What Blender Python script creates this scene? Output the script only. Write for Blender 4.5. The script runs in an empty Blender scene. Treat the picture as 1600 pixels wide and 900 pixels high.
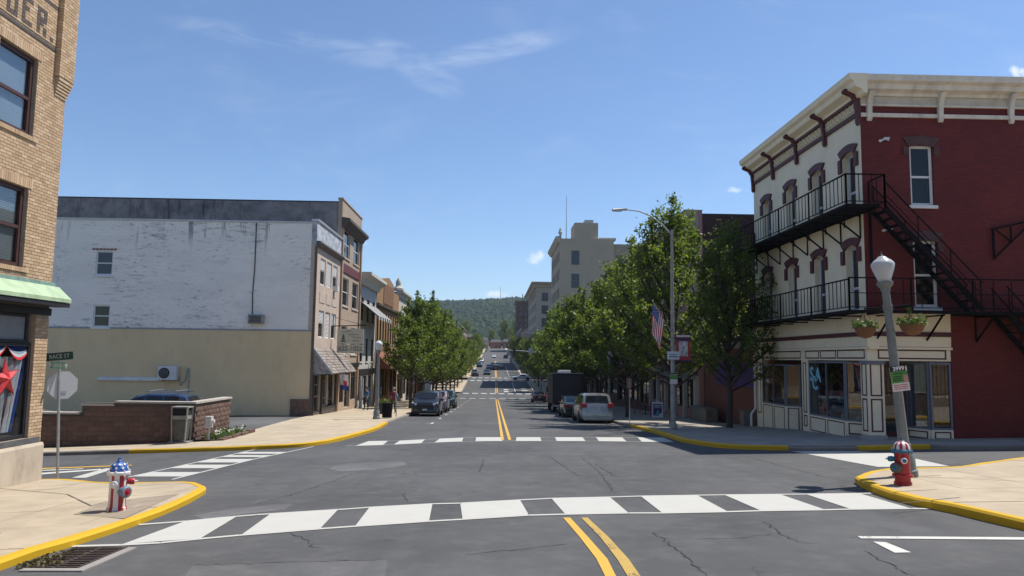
import bpy, bmesh, math, random
from mathutils import Vector, Matrix
from bisect import bisect_right
random.seed(7)
R_ = math.radians
SC = bpy.context.scene
COL = SC.collection

# ---------------------------------------------------------------- camera
FPX = 1150.0
CAMP = Vector((0, 0, 2.1))
_Y = Vector((-28, -110, -FPX)).normalized()
_h = Vector((1, -.013, 0)); _X = (_h - _h.dot(_Y) * _Y).normalized(); _Z = _X.cross(_Y)
ROT = Matrix((_X, _Y, _Z))
cam = bpy.data.cameras.new('camera'); camo = bpy.data.objects.new('camera', cam); COL.objects.link(camo)
cam.sensor_width = 36; cam.lens = 36 * FPX / 1600; cam.clip_end = 9000; cam.clip_start = .05
camo.matrix_world = Matrix.Translation(CAMP) @ ROT.to_4x4()
SC.camera = camo

# ---------------------------------------------------------------- sky and sun
SUN_AZ, SUN_EL = R_(66), R_(62)            # azimuth clockwise from the street's direction
SC.world = bpy.data.worlds.new('World'); SC.world.use_nodes = True
wn = SC.world.node_tree; wn.nodes.clear()
def nd(nt, t, props=None, **inp):
    n = nt.nodes.new(t)
    for k, v in (props or {}).items(): setattr(n, k, v)
    for k, v in inp.items():
        k = int(k[1:]) if k[0] == 'i' and k[1:].isdigit() else k.replace('_', ' ')
        s = n.inputs[k]
        if isinstance(v, bpy.types.NodeSocket): nt.links.new(v, s)
        else: s.default_value = v
    return n
def mth(nt, op, a, b=0., c=0., clamp=False):
    n = nd(nt, 'ShaderNodeMath', {'operation': op, 'use_clamp': clamp}, i0=a, i1=b, i2=c); return n.outputs[0]
def mixc(nt, f, a, b, mode='MIX'):
    n = nt.nodes.new('ShaderNodeMix'); n.data_type = 'RGBA'; n.blend_type = mode
    for i, v in ((0, f), (6, a), (7, b)):
        if isinstance(v, bpy.types.NodeSocket): nt.links.new(v, n.inputs[i])
        else: n.inputs[i].default_value = v if i == 0 else (tuple(v) + (1,))[:4]
    return n.outputs[2]
def noise(nt, vec, scale, detail=3, rough=.55, dist=0.):
    return nd(nt, 'ShaderNodeTexNoise', None, Vector=vec, Scale=scale, Detail=detail, Roughness=rough, Distortion=dist).outputs[0]
def sstep(nt, x, a, b, lo=0., hi=1.):
    n = nt.nodes.new('ShaderNodeMapRange'); n.interpolation_type = 'SMOOTHSTEP'
    nt.links.new(x, n.inputs[0])
    for i, v in ((1, a), (2, b), (3, lo), (4, hi)): n.inputs[i].default_value = v
    return n.outputs[0]
def vmul(nt, v, s):
    return nd(nt, 'ShaderNodeVectorMath', {'operation': 'MULTIPLY'}, i0=v, i1=s).outputs[0]
sky = nd(wn, 'ShaderNodeTexSky', {'sky_type': 'NISHITA', 'sun_disc': False, 'sun_elevation': SUN_EL, 'sun_rotation': SUN_AZ,
     'altitude': 200, 'air_density': 1.0, 'dust_density': 0.25, 'ozone_density': 6.5})
gen = nd(wn, 'ShaderNodeTexCoord').outputs['Generated']
sep = nd(wn, 'ShaderNodeSeparateXYZ', None, i0=gen)
yy = mth(wn, 'MAXIMUM', sep.outputs[1], .06)
cu, cv = mth(wn, 'DIVIDE', sep.outputs[0], yy), mth(wn, 'DIVIDE', sep.outputs[2], yy)
cvec = nd(wn, 'ShaderNodeCombineXYZ', None, i0=cu, i1=cv).outputs[0]
warp = noise(wn, vmul(wn, cvec, (3, 6, 1)), 1.6, 4, .6, .6)
wis = noise(wn, vmul(wn, cvec, (5, 17, 1)), 1.0, 7, .62, 1.6)
def blob(u0, v0, a, b, tilt=0.):
    du = mth(wn, 'SUBTRACT', cu, u0)
    dv = mth(wn, 'SUBTRACT', mth(wn, 'SUBTRACT', cv, v0), mth(wn, 'MULTIPLY', du, tilt))
    q = mth(wn, 'ADD', mth(wn, 'POWER', mth(wn, 'ABSOLUTE', mth(wn, 'DIVIDE', du, a)), 2.), mth(wn, 'POWER', mth(wn, 'ABSOLUTE', mth(wn, 'DIVIDE', dv, b)), 2.))
    return mth(wn, 'SUBTRACT', 1., q)
cir = mth(wn, 'MAXIMUM', blob(-.26, .432, .22, .020, -.16), mth(wn, 'MAXIMUM', blob(-.115, .405, .075, .030, -.5), blob(.0, .435, .12, .020, .25)))
cir = mth(wn, 'MULTIPLY', sstep(wn, cir, -.3, 1.), sstep(wn, mth(wn, 'ADD', wis, mth(wn, 'MULTIPLY', warp, .35)), .50, .92))
veil = mth(wn, 'MULTIPLY', sstep(wn, mth(wn, 'ADD', wis, warp), .95, 1.5), .07)
pn = noise(wn, cvec, 42., 5, .6, .3)
puf = None
for (px, py, a, b) in ((1590, 112, .020, .011), (1155, 297, .021, .006), (838, 403, .019, .011), (778, 460, .024, .006), (560, 380, .02, .005), (1800, 240, .06, .02), (-300, 330, .08, .02)):
    w = ROT @ Vector((px - 800, 450 - py, -FPX)); e = blob(w.x / w.y, w.z / w.y, a, b)
    e = mth(wn, 'ADD', e, mth(wn, 'MULTIPLY', mth(wn, 'SUBTRACT', pn, .55), 4.2)); puf = e if puf is None else mth(wn, 'MAXIMUM', puf, e)
puf = mth(wn, 'MULTIPLY', sstep(wn, puf, .0, 1.4), .75)
cm = mth(wn, 'MAXIMUM', mth(wn, 'MULTIPLY', cir, .22), mth(wn, 'MAXIMUM', veil, puf), clamp=True)
up = sstep(wn, sep.outputs[2], .0, .03); cm = mth(wn, 'MULTIPLY', cm, up)
skc = mixc(wn, cm, sky.outputs[0], (7.4, 7.7, 8.2))
bg = nd(wn, 'ShaderNodeBackground', None, Color=skc, Strength=.098)
nd(wn, 'ShaderNodeOutputWorld', None, Surface=bg.outputs[0])
sun = bpy.data.lights.new('sun', 'SUN'); sun.energy = 3.9; sun.angle = R_(.53); sun.color = (1, .955, .89)
suno = bpy.data.objects.new('sun', sun); COL.objects.link(suno)
sd = Vector((math.sin(SUN_AZ) * math.cos(SUN_EL), math.cos(SUN_AZ) * math.cos(SUN_EL), math.sin(SUN_EL)))
suno.rotation_euler = sd.to_track_quat('Z', 'Y').to_euler(); suno.location = sd * 60
vs = SC.view_settings; vs.view_transform = 'Standard'; vs.look = 'None'; vs.gamma = 1; vs.exposure = .62; vs.use_curve_mapping = False
SC.render.engine = 'CYCLES'; SC.cycles.max_bounces = 5; SC.cycles.diffuse_bounces = 3; SC.cycles.glossy_bounces = 3; SC.cycles.transparent_max_bounces = 12; SC.cycles.use_denoising = True
SC.cycles.volume_bounces = 0; SC.cycles.caustics_reflective = False; SC.cycles.caustics_refractive = False

# ---------------------------------------------------------------- ground height and pixel rays
_K = [(-60, 2.2), (0, 0), (40, -1.48), (80, -2.96), (105, -3.85), (118, -4.2), (130, -4.05), (165, -2.9), (210, -2.1), (300, 1), (450, 6.5), (700, 16), (3000, 60)]
_KX = [k[0] for k in _K]
def sm(a, b, t):
    t = min(1, max(0, (t - a) / (b - a))); return t * t * (3 - 2 * t)
def g0(y):
    i = max(1, min(len(_K) - 1, bisect_right(_KX, y))); (a, p), (b, q) = _K[i - 1], _K[i]
    return p + (q - p) * max(0, min(1, (y - a) / (b - a)))
def g(x, y):
    cs = .02 * x if x > -6 else -.12 + .05 * (x + 6)
    return sum(g0(y + d) for d in (-4, -2, 0, 2, 4)) / 5 + (1 - sm(28, 45, y)) * max(-1.4, min(.8, cs))
def ray(px, py): return (ROT @ Vector((px - 800, 450 - py, -FPX))).normalized()
def gp(px, py, dz=0.):                      # the ground point seen at a pixel of the 1600 x 900 photograph
    r = ray(px, py); t = 2.
    while t < 2500:
        p = CAMP + r * t
        if p.z < g(p.x, p.y) + dz:
            a, b = t - max(.05, t * .01), t
            for _ in range(26):
                m = (a + b) / 2; p = CAMP + r * m
                if p.z < g(p.x, p.y) + dz: b = m
                else: a = m
            return CAMP + r * b
        t += max(.05, t * .01)
    return CAMP + r * t
def onx(px, py, X): r = ray(px, py); return CAMP + r * (X / r.x)
def ony(px, py, Y): r = ray(px, py); return CAMP + r * (Y / r.y)

# ---------------------------------------------------------------- mesh and object helpers
class MB:
    def __init__(s): s.v = []; s.f = []; s.mi = []
    def add(s, vs, fs, mi=0):
        o = len(s.v); s.v += [tuple(v) for v in vs]
        for q in fs: s.f.append([o + i for i in q]); s.mi.append(mi)
        return s
    def hexa(s, p, mi=0): return s.add(p, [(0, 1, 2, 3), (7, 6, 5, 4), (0, 4, 5, 1), (1, 5, 6, 2), (2, 6, 7, 3), (3, 7, 4, 0)], mi)
    def box(s, x0, x1, y0, y1, z0, z1, mi=0):
        return s.hexa([(x0, y0, z0), (x1, y0, z0), (x1, y1, z0), (x0, y1, z0), (x0, y0, z1), (x1, y0, z1), (x1, y1, z1), (x0, y1, z1)], mi)
    def fbox(s, F, u0, u1, n0, n1, z0, z1, mi=0):
        return s.hexa([F(u0, n0, z0), F(u1, n0, z0), F(u1, n1, z0), F(u0, n1, z0), F(u0, n0, z1), F(u1, n0, z1), F(u1, n1, z1), F(u0, n1, z1)], mi)
    def prism(s, a, b, mi=0):                # two matching loops of points
        n = len(a); return s.add(list(a) + list(b), [tuple(range(n))[::-1], tuple(range(n, 2 * n))] + [(i, (i + 1) % n, n + (i + 1) % n, n + i) for i in range(n)], mi)
    def fprism(s, F, prof, u0, u1, mi=0):    # profile in (n, z) pushed along u
        return s.prism([F(u0, n, z) for n, z in prof], [F(u1, n, z) for n, z in prof], mi)
    def tube(s, pts, r, n=8, mi=0, cap=True):
        pts = [Vector(p) for p in pts]; rs = r if isinstance(r, (list, tuple)) else [r] * len(pts)
        t0 = (pts[1] - pts[0]).normalized(); a = t0.orthogonal().normalized(); vs = []
        for i, p in enumerate(pts):
            t = (pts[min(i + 1, len(pts) - 1)] - pts[max(i - 1, 0)]).normalized()
            a = (a - a.dot(t) * t).normalized(); b = t.cross(a)
            vs += [p + (a * math.cos(2 * math.pi * k / n) + b * math.sin(2 * math.pi * k / n)) * rs[i] for k in range(n)]
        fs = [(i * n + k, i * n + (k + 1) % n, (i + 1) * n + (k + 1) % n, (i + 1) * n + k) for i in range(len(pts) - 1) for k in range(n)]
        if cap: fs += [tuple(range(n))[::-1], tuple(range((len(pts) - 1) * n, len(pts) * n))]
        return s.add(vs, fs, mi)
    def bar(s, a, b, w, h=None, mi=0):       # square bar from a to b
        a, b = Vector(a), Vector(b); t = (b - a).normalized(); h = h or w
        q = Vector((0, 0, 1)).cross(t); q = q.normalized() if q.length > 1e-4 else Vector((1, 0, 0)); e = t.cross(q)
        c = [q * x * w / 2 + e * y * h / 2 for x, y in ((-1, -1), (1, -1), (1, 1), (-1, 1))]
        return s.hexa([a + k for k in c] + [b + k for k in c], mi)
    def lathe(s, prof, n=20, M=None, mi=0, mif=None):
        M = M or Matrix(); o = len(s.v)
        for r, z in prof:
            s.v += [tuple(M @ Vector((r * math.cos(2 * math.pi * k / n), r * math.sin(2 * math.pi * k / n), z))) for k in range(n)]
        for i in range(len(prof) - 1):
            for k in range(n):
                s.f.append([o + i * n + k, o + i * n + (k + 1) % n, o + (i + 1) * n + (k + 1) % n, o + (i + 1) * n + k]); s.mi.append(mif(i, k) if mif else mi)
        for i, rev in ((0, True), (len(prof) - 1, False)):
            if prof[i][0] > 1e-4:
                q = [o + i * n + k for k in range(n)]; s.f.append(q[::-1] if rev else q); s.mi.append(mif(i, 0) if mif else mi)
        return s
    def grid(s, fn, nu, nv, mif=None, mi=0):
        o = len(s.v)
        for j in range(nv + 1):
            for i in range(nu + 1): s.v.append(tuple(fn(i / nu, j / nv)))
        for j in range(nv):
            for i in range(nu):
                a = o + j * (nu + 1) + i; s.f.append([a, a + 1, a + nu + 2, a + nu + 1]); s.mi.append(mif(i, j) if mif else mi)
        return s
def top_of(o):
    while o.parent: o = o.parent
    return o
def put(mb, name, mat, parent=None, smooth=False, local=False, bevel=0, norm=True, base=None):
    """one mesh object; world coordinates unless local; base = own origin for a top-level mesh"""
    me = bpy.data.meshes.new(name)
    off = Vector((0, 0, 0))
    if not local:
        if parent: off = top_of(parent).location
        elif base is not None: off = Vector(base)
    me.from_pydata([(x - off.x, y - off.y, z - off.z) for x, y, z in mb.v], [], mb.f)
    for m in (mat if isinstance(mat, (list, tuple)) else [mat]): me.materials.append(m)
    if any(mb.mi): me.polygons.foreach_set('material_index', mb.mi)
    if norm:
        bm = bmesh.new(); bm.from_mesh(me); bmesh.ops.remove_doubles(bm, verts=bm.verts, dist=1e-5) if smooth else None
        bmesh.ops.recalc_face_normals(bm, faces=bm.faces); bm.to_mesh(me); bm.free()
    if smooth:
        me.polygons.foreach_set('use_smooth', [True] * len(me.polygons))
        try: me.set_sharp_from_angle(angle=R_(38))
        except Exception: pass
    o = bpy.data.objects.new(name, me); COL.objects.link(o)
    if parent: o.parent = parent
    elif base is not None: o.location = off
    if bevel:
        b = o.modifiers.new('bevel', 'BEVEL'); b.width = bevel; b.segments = 2; b.limit_method = 'ANGLE'
    return o
def tag(o, label, cat, group=None):
    o['label'] = label; o['category'] = cat
    if group: o['group'] = group
    return o
def struct(o): o['kind'] = 'structure'; return o
def stuff(o): o['kind'] = 'stuff'; return o
def thing(name, label, cat, loc, rz=0., group=None):
    o = bpy.data.objects.new(name, None); COL.objects.link(o); o.empty_display_size = .2
    o.location = loc; o.rotation_euler = (0, 0, rz); return tag(o, label, cat, group)
def copy_obj(o, parent=None):
    c = o.copy(); COL.objects.link(c); c.parent = parent; return c
def copy_tree(o, parent=None):
    c = copy_obj(o, parent)
    for ch in o.children: copy_tree(ch, c)
    return c
def text_mb(txt, size, ext=.004, align='CENTER', bold=0.):
    cu_ = bpy.data.curves.new('t', 'FONT'); cu_.body = txt; cu_.size = size; cu_.extrude = ext; cu_.align_x = align; cu_.align_y = 'CENTER'; cu_.offset = bold; cu_.resolution_u = 3
    o = bpy.data.objects.new('t', cu_); COL.objects.link(o)
    dg = bpy.context.evaluated_depsgraph_get(); me = bpy.data.meshes.new_from_object(o.evaluated_get(dg))
    mb = MB().add([v.co[:] for v in me.vertices], [list(p.vertices) for p in me.polygons])
    bpy.data.objects.remove(o); bpy.data.curves.remove(cu_); bpy.data.meshes.remove(me); return mb
def xf(mb, M): mb.v = [tuple(M @ Vector(v)) for v in mb.v]; return mb
def text(txt, size, M, name, mat, parent, local=False, bold=0., sx=1.):
    """flat lettering; M maps text x, y, normal to place"""
    mb = text_mb(txt, size, .003, bold=bold); mb.v = [(x * sx, y, z) for x, y, z in mb.v]
    return put(xf(mb, M), name, mat, parent, local=local, norm=False)
def frame_m(o, x, y):                        # matrix from origin, x axis, y axis
    x, y = Vector(x).normalized(), Vector(y).normalized(); z = x.cross(y)
    return Matrix.Translation(o) @ Matrix((x, y, z)).transposed().to_4x4()

# ---------------------------------------------------------------- materials
MATS = {}
def newmat(name):
    m = bpy.data.materials.new(name); m.use_nodes = True; nt = m.node_tree
    return m, nt, nt.nodes['Principled BSDF']
def setb(nt, b, **kw):
    for k, v in kw.items():
        s = b.inputs[k.replace('_', ' ')]
        if isinstance(v, bpy.types.NodeSocket): nt.links.new(v, s)
        else: s.default_value = (tuple(v) + (1,))[:4] if isinstance(v, (tuple, list)) else v
def bumpn(nt, b, h, strength=.3, dist=.02):
    n = nd(nt, 'ShaderNodeBump', None, Height=h, Strength=strength, Distance=dist); nt.links.new(n.outputs[0], b.inputs['Normal'])
def mat(name, col, rough=.7, var=.12, vs=5., bump=0., bs=40., metal=0., spec=.4, fine=.0, emit=None, dirt=0.):
    if name in MATS: return MATS[name]
    m, nt, b = newmat(name); pos = nd(nt, 'ShaderNodeNewGeometry').outputs['Position']
    c = tuple(col)
    if var or fine or dirt:
        nz = noise(nt, pos, vs, 4, .6)
        c = mixc(nt, sstep(nt, nz, .25, .75), [k * (1 - var) for k in col], [min(1, k * (1 + var)) for k in col])
        if fine: c = mixc(nt, mth(nt, 'MULTIPLY', noise(nt, pos, 90., 2), fine), c, (0, 0, 0))
        if dirt: c = mixc(nt, mth(nt, 'MULTIPLY', sstep(nt, noise(nt, vmul(nt, pos, (1, 1, .35)), 1.7, 6, .65), .48, .72), dirt), c, (.05, .045, .04))
    setb(nt, b, Base_Color=c, Roughness=rough, Metallic=metal, Specular_IOR_Level=spec)
    if bump: bumpn(nt, b, noise(nt, pos, bs, 4, .6), bump, .01)
    MATS[name] = m; return m
def wallvec(nt):
    p = nd(nt, 'ShaderNodeSeparateXYZ', None, i0=nd(nt, 'ShaderNodeNewGeometry').outputs['Position'])
    return nd(nt, 'ShaderNodeCombineXYZ', None, i0=mth(nt, 'ADD', p.outputs[0], p.outputs[1]), i1=p.outputs[2]).outputs[0]
def brick(name, c1, c2, mortar, bw=.21, bh=.07, mort=.012, rough=.85, bump=.5, var=.25, stain=.0, bias=0.):
    if name in MATS: return MATS[name]
    m, nt, b = newmat(name); v = wallvec(nt)
    t = nd(nt, 'ShaderNodeTexBrick', {'offset': .5, 'squash': 1.}, Vector=v, Color1=c1 + (1,), Color2=c2 + (1,), Mortar=mortar + (1,), Scale=1., Mortar_Size=mort, Brick_Width=bw, Row_Height=bh, Bias=bias)
    t.inputs['Mortar Smooth'].default_value = .2
    nz = noise(nt, v, .9, 6, .65); c = mixc(nt, mth(nt, 'MULTIPLY', sstep(nt, nz, .3, .75), var), t.outputs[0], [k * .45 for k in c1])
    c = mixc(nt, mth(nt, 'MULTIPLY', noise(nt, v, 25., 2), .22), c, (.02, .02, .02))
    if stain: c = mixc(nt, mth(nt, 'MULTIPLY', sstep(nt, noise(nt, vmul(nt, v, (2.4, .28, 1)), 1., 5, .6), .52, .78), stain), c, (.03, .028, .028))
    setb(nt, b, Base_Color=c, Roughness=rough, Specular_IOR_Level=.25)
    h = mth(nt, 'ADD', mth(nt, 'SUBTRACT', 1., t.outputs[1]), mth(nt, 'MULTIPLY', noise(nt, v, 60., 3), .35))
    bumpn(nt, b, h, bump, .012); MATS[name] = m; return m
def glass(name, tint=(.010, .011, .013), rough=.04):
    if name in MATS: return MATS[name]
    m, nt, b = newmat(name); pos = nd(nt, 'ShaderNodeNewGeometry').outputs['Position']
    setb(nt, b, Base_Color=tint, Roughness=rough, Specular_IOR_Level=.45, IOR=1.5)
    bumpn(nt, b, noise(nt, pos, 1.3, 2), .05, .03); MATS[name] = m; return m
def clearglass(name='clear_glass', refl=1.0, tint=(.82, .86, .88)):
    if name in MATS: return MATS[name]
    m, nt, b = newmat(name); nt.nodes.remove(b); pos = nd(nt, 'ShaderNodeNewGeometry').outputs['Position']
    bm_ = nd(nt, 'ShaderNodeBump', None, Height=noise(nt, pos, 1.1, 2), Strength=.04, Distance=.03)
    dt = nd(nt, 'ShaderNodeVectorMath', {'operation': 'DOT_PRODUCT'}, i0=nd(nt, 'ShaderNodeNewGeometry').outputs['Incoming'], i1=bm_.outputs[0]).outputs['Value']
    fr = mth(nt, 'MULTIPLY_ADD', mth(nt, 'POWER', mth(nt, 'SUBTRACT', 1., mth(nt, 'ABSOLUTE', dt), clamp=True), 5.), .95, .05)
    gl = nd(nt, 'ShaderNodeBsdfGlossy', None, Roughness=.015, Normal=bm_.outputs[0]); tr = nd(nt, 'ShaderNodeBsdfTransparent', None, Color=tint + (1,))
    f = mth(nt, 'MULTIPLY', fr, 1.9 * refl, clamp=True)
    mx = nd(nt, 'ShaderNodeMixShader', None, i0=f, i1=tr.outputs[0], i2=gl.outputs[0])
    nt.links.new(mx.outputs[0], nt.nodes['Material Output'].inputs[0]); MATS[name] = m; return m
GLASS = glass('dark_glass'); GLASSB = glass('blue_grey_glass', (.05, .06, .075), .06); CLEAR = clearglass()
BLACK = mat('black_iron', (.006, .006, .0075), .8, .2, spec=.15)
GALV = mat('galvanised_steel', (.36, .37, .38), .5, .12, 8, metal=.5)
POLE = mat('painted_grey_pole', (.17, .185, .18), .55, .15, 6, dirt=.15)
WHITE = mat('white_paint_wood', (.72, .72, .70), .6, .06, 4, dirt=.12)
CONC = mat('concrete_grey', (.33, .31, .28), .9, .14, 3, .3, 60, fine=.3)
DARK = mat('dark_interior', (.018, .018, .02), .9, 0)
YELLOW = None
def asphalt(name, base=.066, crack=1., patchy=.25):
    if name in MATS: return MATS[name]
    m, nt, b = newmat(name); pos = nd(nt, 'ShaderNodeNewGeometry').outputs['Position']
    big = noise(nt, pos, .22, 5, .6); mid = noise(nt, pos, 2.2, 5, .65); fin = noise(nt, pos, 110., 2, .7)
    tra = noise(nt, vmul(nt, pos, (.8, .05, 1)), 1., 4, .6)
    c = mixc(nt, sstep(nt, big, .3, .7), (base * (1 - patchy),) * 3, (base * (1 + patchy), base * (1 + patchy), base * (1 + patchy * .97)))
    c = mixc(nt, mth(nt, 'MULTIPLY', sstep(nt, mid, .42, .75), .45), c, (base * 1.7, base * 1.66, base * 1.58))
    c = mixc(nt, mth(nt, 'MULTIPLY', sstep(nt, noise(nt, vmul(nt, pos, (1, .45, 1)), .9, 6, .7), .52, .7), .4), c, (base * .62,) * 3)
    c = mixc(nt, mth(nt, 'MULTIPLY', sstep(nt, tra, .5, .75), .35), c, (base * .55,) * 3)
    c = mixc(nt, mth(nt, 'MULTIPLY', sstep(nt, fin, .55, .8), .5), c, (base * 2.4, base * 2.3, base * 2.1))
    c = mixc(nt, mth(nt, 'MULTIPLY', sstep(nt, noise(nt, pos, 240., 2), .52, .7), .3), c, (.012, .012, .012))
    if crack:
        dst = nd(nt, 'ShaderNodeTexNoise', None, Vector=pos, Scale=.8, Detail=6., Roughness=.7)
        pv = nd(nt, 'ShaderNodeVectorMath', {'operation': 'MULTIPLY_ADD'}, i0=dst.outputs[1], i1=(1.6, 1.6, 0), i2=pos).outputs[0]
        vo = nd(nt, 'ShaderNodeTexVoronoi', {'feature': 'DISTANCE_TO_EDGE'}, Vector=pv, Scale=.21)
        cr = mth(nt, 'MULTIPLY', sstep(nt, vo.outputs[0], .0012, .0048, 1., 0.), sstep(nt, noise(nt, pos, .5, 3), .5, .62))
        c = mixc(nt, mth(nt, 'MULTIPLY', cr, .5 * crack), c, (.012, .012, .012))
    setb(nt, b, Base_Color=c, Roughness=.86, Specular_IOR_Level=.3); bumpn(nt, b, fin, .35, .006); MATS[name] = m; return m
def paint(name, col, wear=.5, scale=1., under=(.07, .07, .07)):
    if name in MATS: return MATS[name]
    m, nt, b = newmat(name); pos = nd(nt, 'ShaderNodeNewGeometry').outputs['Position']
    w = mth(nt, 'ADD', mth(nt, 'MULTIPLY', noise(nt, pos, 24. * scale, 5, .7), .6), mth(nt, 'MULTIPLY', noise(nt, pos, 2.4 * scale, 4, .6), .4))
    c = mixc(nt, mth(nt, 'MULTIPLY', sstep(nt, noise(nt, pos, 3., 4), .35, .8), .25), col, [k * .8 for k in col])
    c = mixc(nt, sstep(nt, w, .74 - wear * .3, .80 - wear * .3), c, under)
    setb(nt, b, Base_Color=c, Roughness=.7, Specular_IOR_Level=.3); bumpn(nt, b, noise(nt, pos, 80., 3), .2, .005); MATS[name] = m; return m

# ================================================================ SETTING: ground, roads, pavements
ASPH = asphalt('asphalt', .083, 1., .2); ASPH2 = asphalt('worn_asphalt', .105, .6, .25)
WLINE = paint('white_road_paint', (.475, .465, .42), .26); WOLD = paint('worn_white_paint', (.56, .55, .50), .62)
YLINE = paint('yellow_road_paint', (.62, .36, .06), .34); YOLD = paint('faded_yellow_paint', (.46, .31, .08), .62)
YELLOW = paint('yellow_kerb_paint', (.58, .35, .015), .28, .7, (.34, .31, .27))
SLAB = mat('pavement_concrete', (.475, .39, .275), .9, .13, 1.1, .25, 70, fine=.25, dirt=.10)
SLAB2 = mat('pavement_patch', (.33, .27, .20), .9, .14, 2., .25, 70, fine=.3)
KERBG = mat('grey_kerb', (.26, .24, .215), .9, .15, 2., .2, 50, fine=.3, dirt=.3)
SOIL = mat('earth_ground', (.12, .12, .07), .95, .3, .05)
def lin(a, b, n): return [a + (b - a) * i / n for i in range(n + 1)]
YS = lin(-40, 26, 44) + lin(28, 60, 32)[1:]
ground = MB(); gx = [-3000, -1200, -500, -200, -80, -40, -14, -6, 0, 8, 20, 50, 90, 200, 500, 1200, 3000]; gy = [-400, -60, -20, 0, 20, 28, 34, 40, 46, 60, 80, 100, 110, 118, 124, 130, 150, 165, 190, 210, 250, 300, 380, 450, 600, 900, 1300, 2000, 3000]
for j, y in enumerate(gy):
    for x in gx: ground.v.append((x, y, g(x, min(y, 700)) - .32))
for j in range(len(gy) - 1):
    for i in range(len(gx) - 1):
        a = j * len(gx) + i; ground.f.append([a, a + 1, a + len(gx) + 1, a + len(gx)]); ground.mi.append(0)
struct(put(ground, 'ground', SOIL, norm=False))
def sheet(xs, ys, dz=0.):
    mb = MB()
    for y in ys:
        for x in xs: mb.v.append((x, y, g(x, y) + dz))
    n = len(xs)
    for j in range(len(ys) - 1):
        for i in range(n - 1): mb.f.append([j * n + i, j * n + i + 1, (j + 1) * n + i + 1, (j + 1) * n + i]); mb.mi.append(0)
    return mb
cross_road = struct(put(sheet(lin(-60, -6, 18) + lin(-6, 8, 7)[1:] + lin(8, 60, 13)[1:], lin(-40, 28.5, 60)), 'road', ASPH, norm=False))
main_street = struct(put(sheet(lin(-6.2, 7.8, 6), lin(28.5, 48, 20) + lin(48, 130, 60)[1:] + lin(130, 520, 80)[1:]), 'road', ASPH, norm=False))
struct(put(sheet(lin(-60, -6.2, 10), lin(119.5, 129.5, 5), -.01), 'side_street', ASPH, norm=False)); struct(put(sheet(lin(7.8, 60, 10), lin(119.5, 129.5, 5), -.01), 'side_street', ASPH, norm=False))
struct(put(sheet(lin(7.8, 60, 10), lin(166, 175, 5), -.01), 'side_street', ASPH, norm=False))
struct(put(sheet(lin(-40, -11.35, 14), lin(30.5, 46.1, 14), .09), 'parking_lot', ASPH2, norm=False))

def drape(mb, quad, dz=.008, n=None):
    """a four-cornered marking laid over the ground; quad = TL TR BR BL as (x, y)"""
    a, b, c, d = [Vector((p[0], p[1], 0)) for p in quad]
    L = max((a - b).length, (c - d).length); H = max((a - d).length, (b - c).length); nu, nv = max(1, int(L / 1.2)), max(1, int(H / 1.2))
    def fn(u, v):
        p = (a.lerp(b, u)).lerp(d.lerp(c, u), v); return (p.x, p.y, g(p.x, p.y) + dz)
    return mb.grid(fn, nu, nv)
def mark(name, quad, m, parent, dz=.008): return put(drape(MB(), quad, dz), name, m, parent, norm=False)
def pxq(*pts): return [gp(*p) for p in pts]
def interp(pl, x):
    for (a, p), (b, q) in zip(pl, pl[1:]):
        if x <= b: return p + (q - p) * (x - a) / (b - a)
    return pl[-1][1]
# near crosswalk: two edge lines and eight bars, traced on the ground
T = [(217, 819.5), (292, 814), (370, 806.5), (400, 804), (528, 796), (578, 792.5), (676, 787), (719, 786), (812, 781), (861, 778.5), (952, 776.5), (1000, 775), (1130, 773), (1257, 772), (1341, 771), (1375, 770)]
Bt = [(110, 855.5), (185, 853.5), (250, 850), (310, 844), (375, 838), (499, 828), (554, 824), (670, 816), (723, 813), (827, 806.5), (884, 805), (983, 803), (1036, 803), (1139, 801), (1191, 799.5), (1292, 798), (1332, 797), (1427, 796), (1461, 796.5)]
def line_along(name, pl, w, m, parent, up):
    mb = MB()
    for (a, p), (b, q) in zip(pl, pl[1:]):
        A, B = gp(a, p), gp(b, q); d = (B - A).normalized(); s = Vector((-d.y, d.x, 0)) * w * (1 if up else -1)
        drape(mb, [A + s, B + s, B, A])
    return put(mb, name, m, parent, norm=False)
line_along('crosswalk_edge_line', [p for p in T if p[0] < 300 or True], -.11, WLINE, cross_road, True)
line_along('crosswalk_edge_line', Bt, .11, WLINE, cross_road, True)
for (a, b, c, d) in ((292, 372, 310, 185), (424, 529, 499, 375), (578, 676, 670, 554), (719, 812, 827, 723), (861, 952, 983, 884), (1000, 1088, 1139, 1036), (1130, 1217, 1292, 1191), (1257, 1341, 1427, 1332)):
    A, B, C, D = gp(a, interp(T, a)), gp(b, interp(T, b)), gp(c, interp(Bt, c)), gp(d, interp(Bt, d))
    e = .1
    tl, tr, br, bl = A.lerp(D, e / (A - D).length), B.lerp(C, e / (B - C).length), C.lerp(B, e / (B - C).length), D.lerp(A, e / (A - D).length)
    mark('crosswalk_bar', [tl, tr, br, bl], WLINE, cross_road, .0085)
# far crosswalk
FT = lambda x: 689.5 - 6.2 * sm(585, 760, x) + .5 * sm(860, 1060, x); FB = lambda x: 697 - 7.6 * sm(540, 760, x) + 1.6 * sm(900, 1060, x)
for (a, b, c, d) in ((576, 606, 598, 555), (625, 664, 658, 615), (687, 724, 722, 679), (744, 785, 785, 743), (807, 844, 846, 806), (867, 910, 915, 870), (931, 972, 979, 936), (996, 1036, 1053, 1003)):
    mark('crosswalk_bar', pxq((a, FT(a)), (b, FT(b)), (c, FB(c)), (d, FB(d))), WLINE, cross_road)
for fn, s in ((FT, -.07), (FB, .07)):
    pl = [(x, fn(x)) for x in lin(575 if fn is FT else 540, 1043, 9)]; line_along('crosswalk_edge_line', pl, s, WLINE, cross_road, True)
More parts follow.
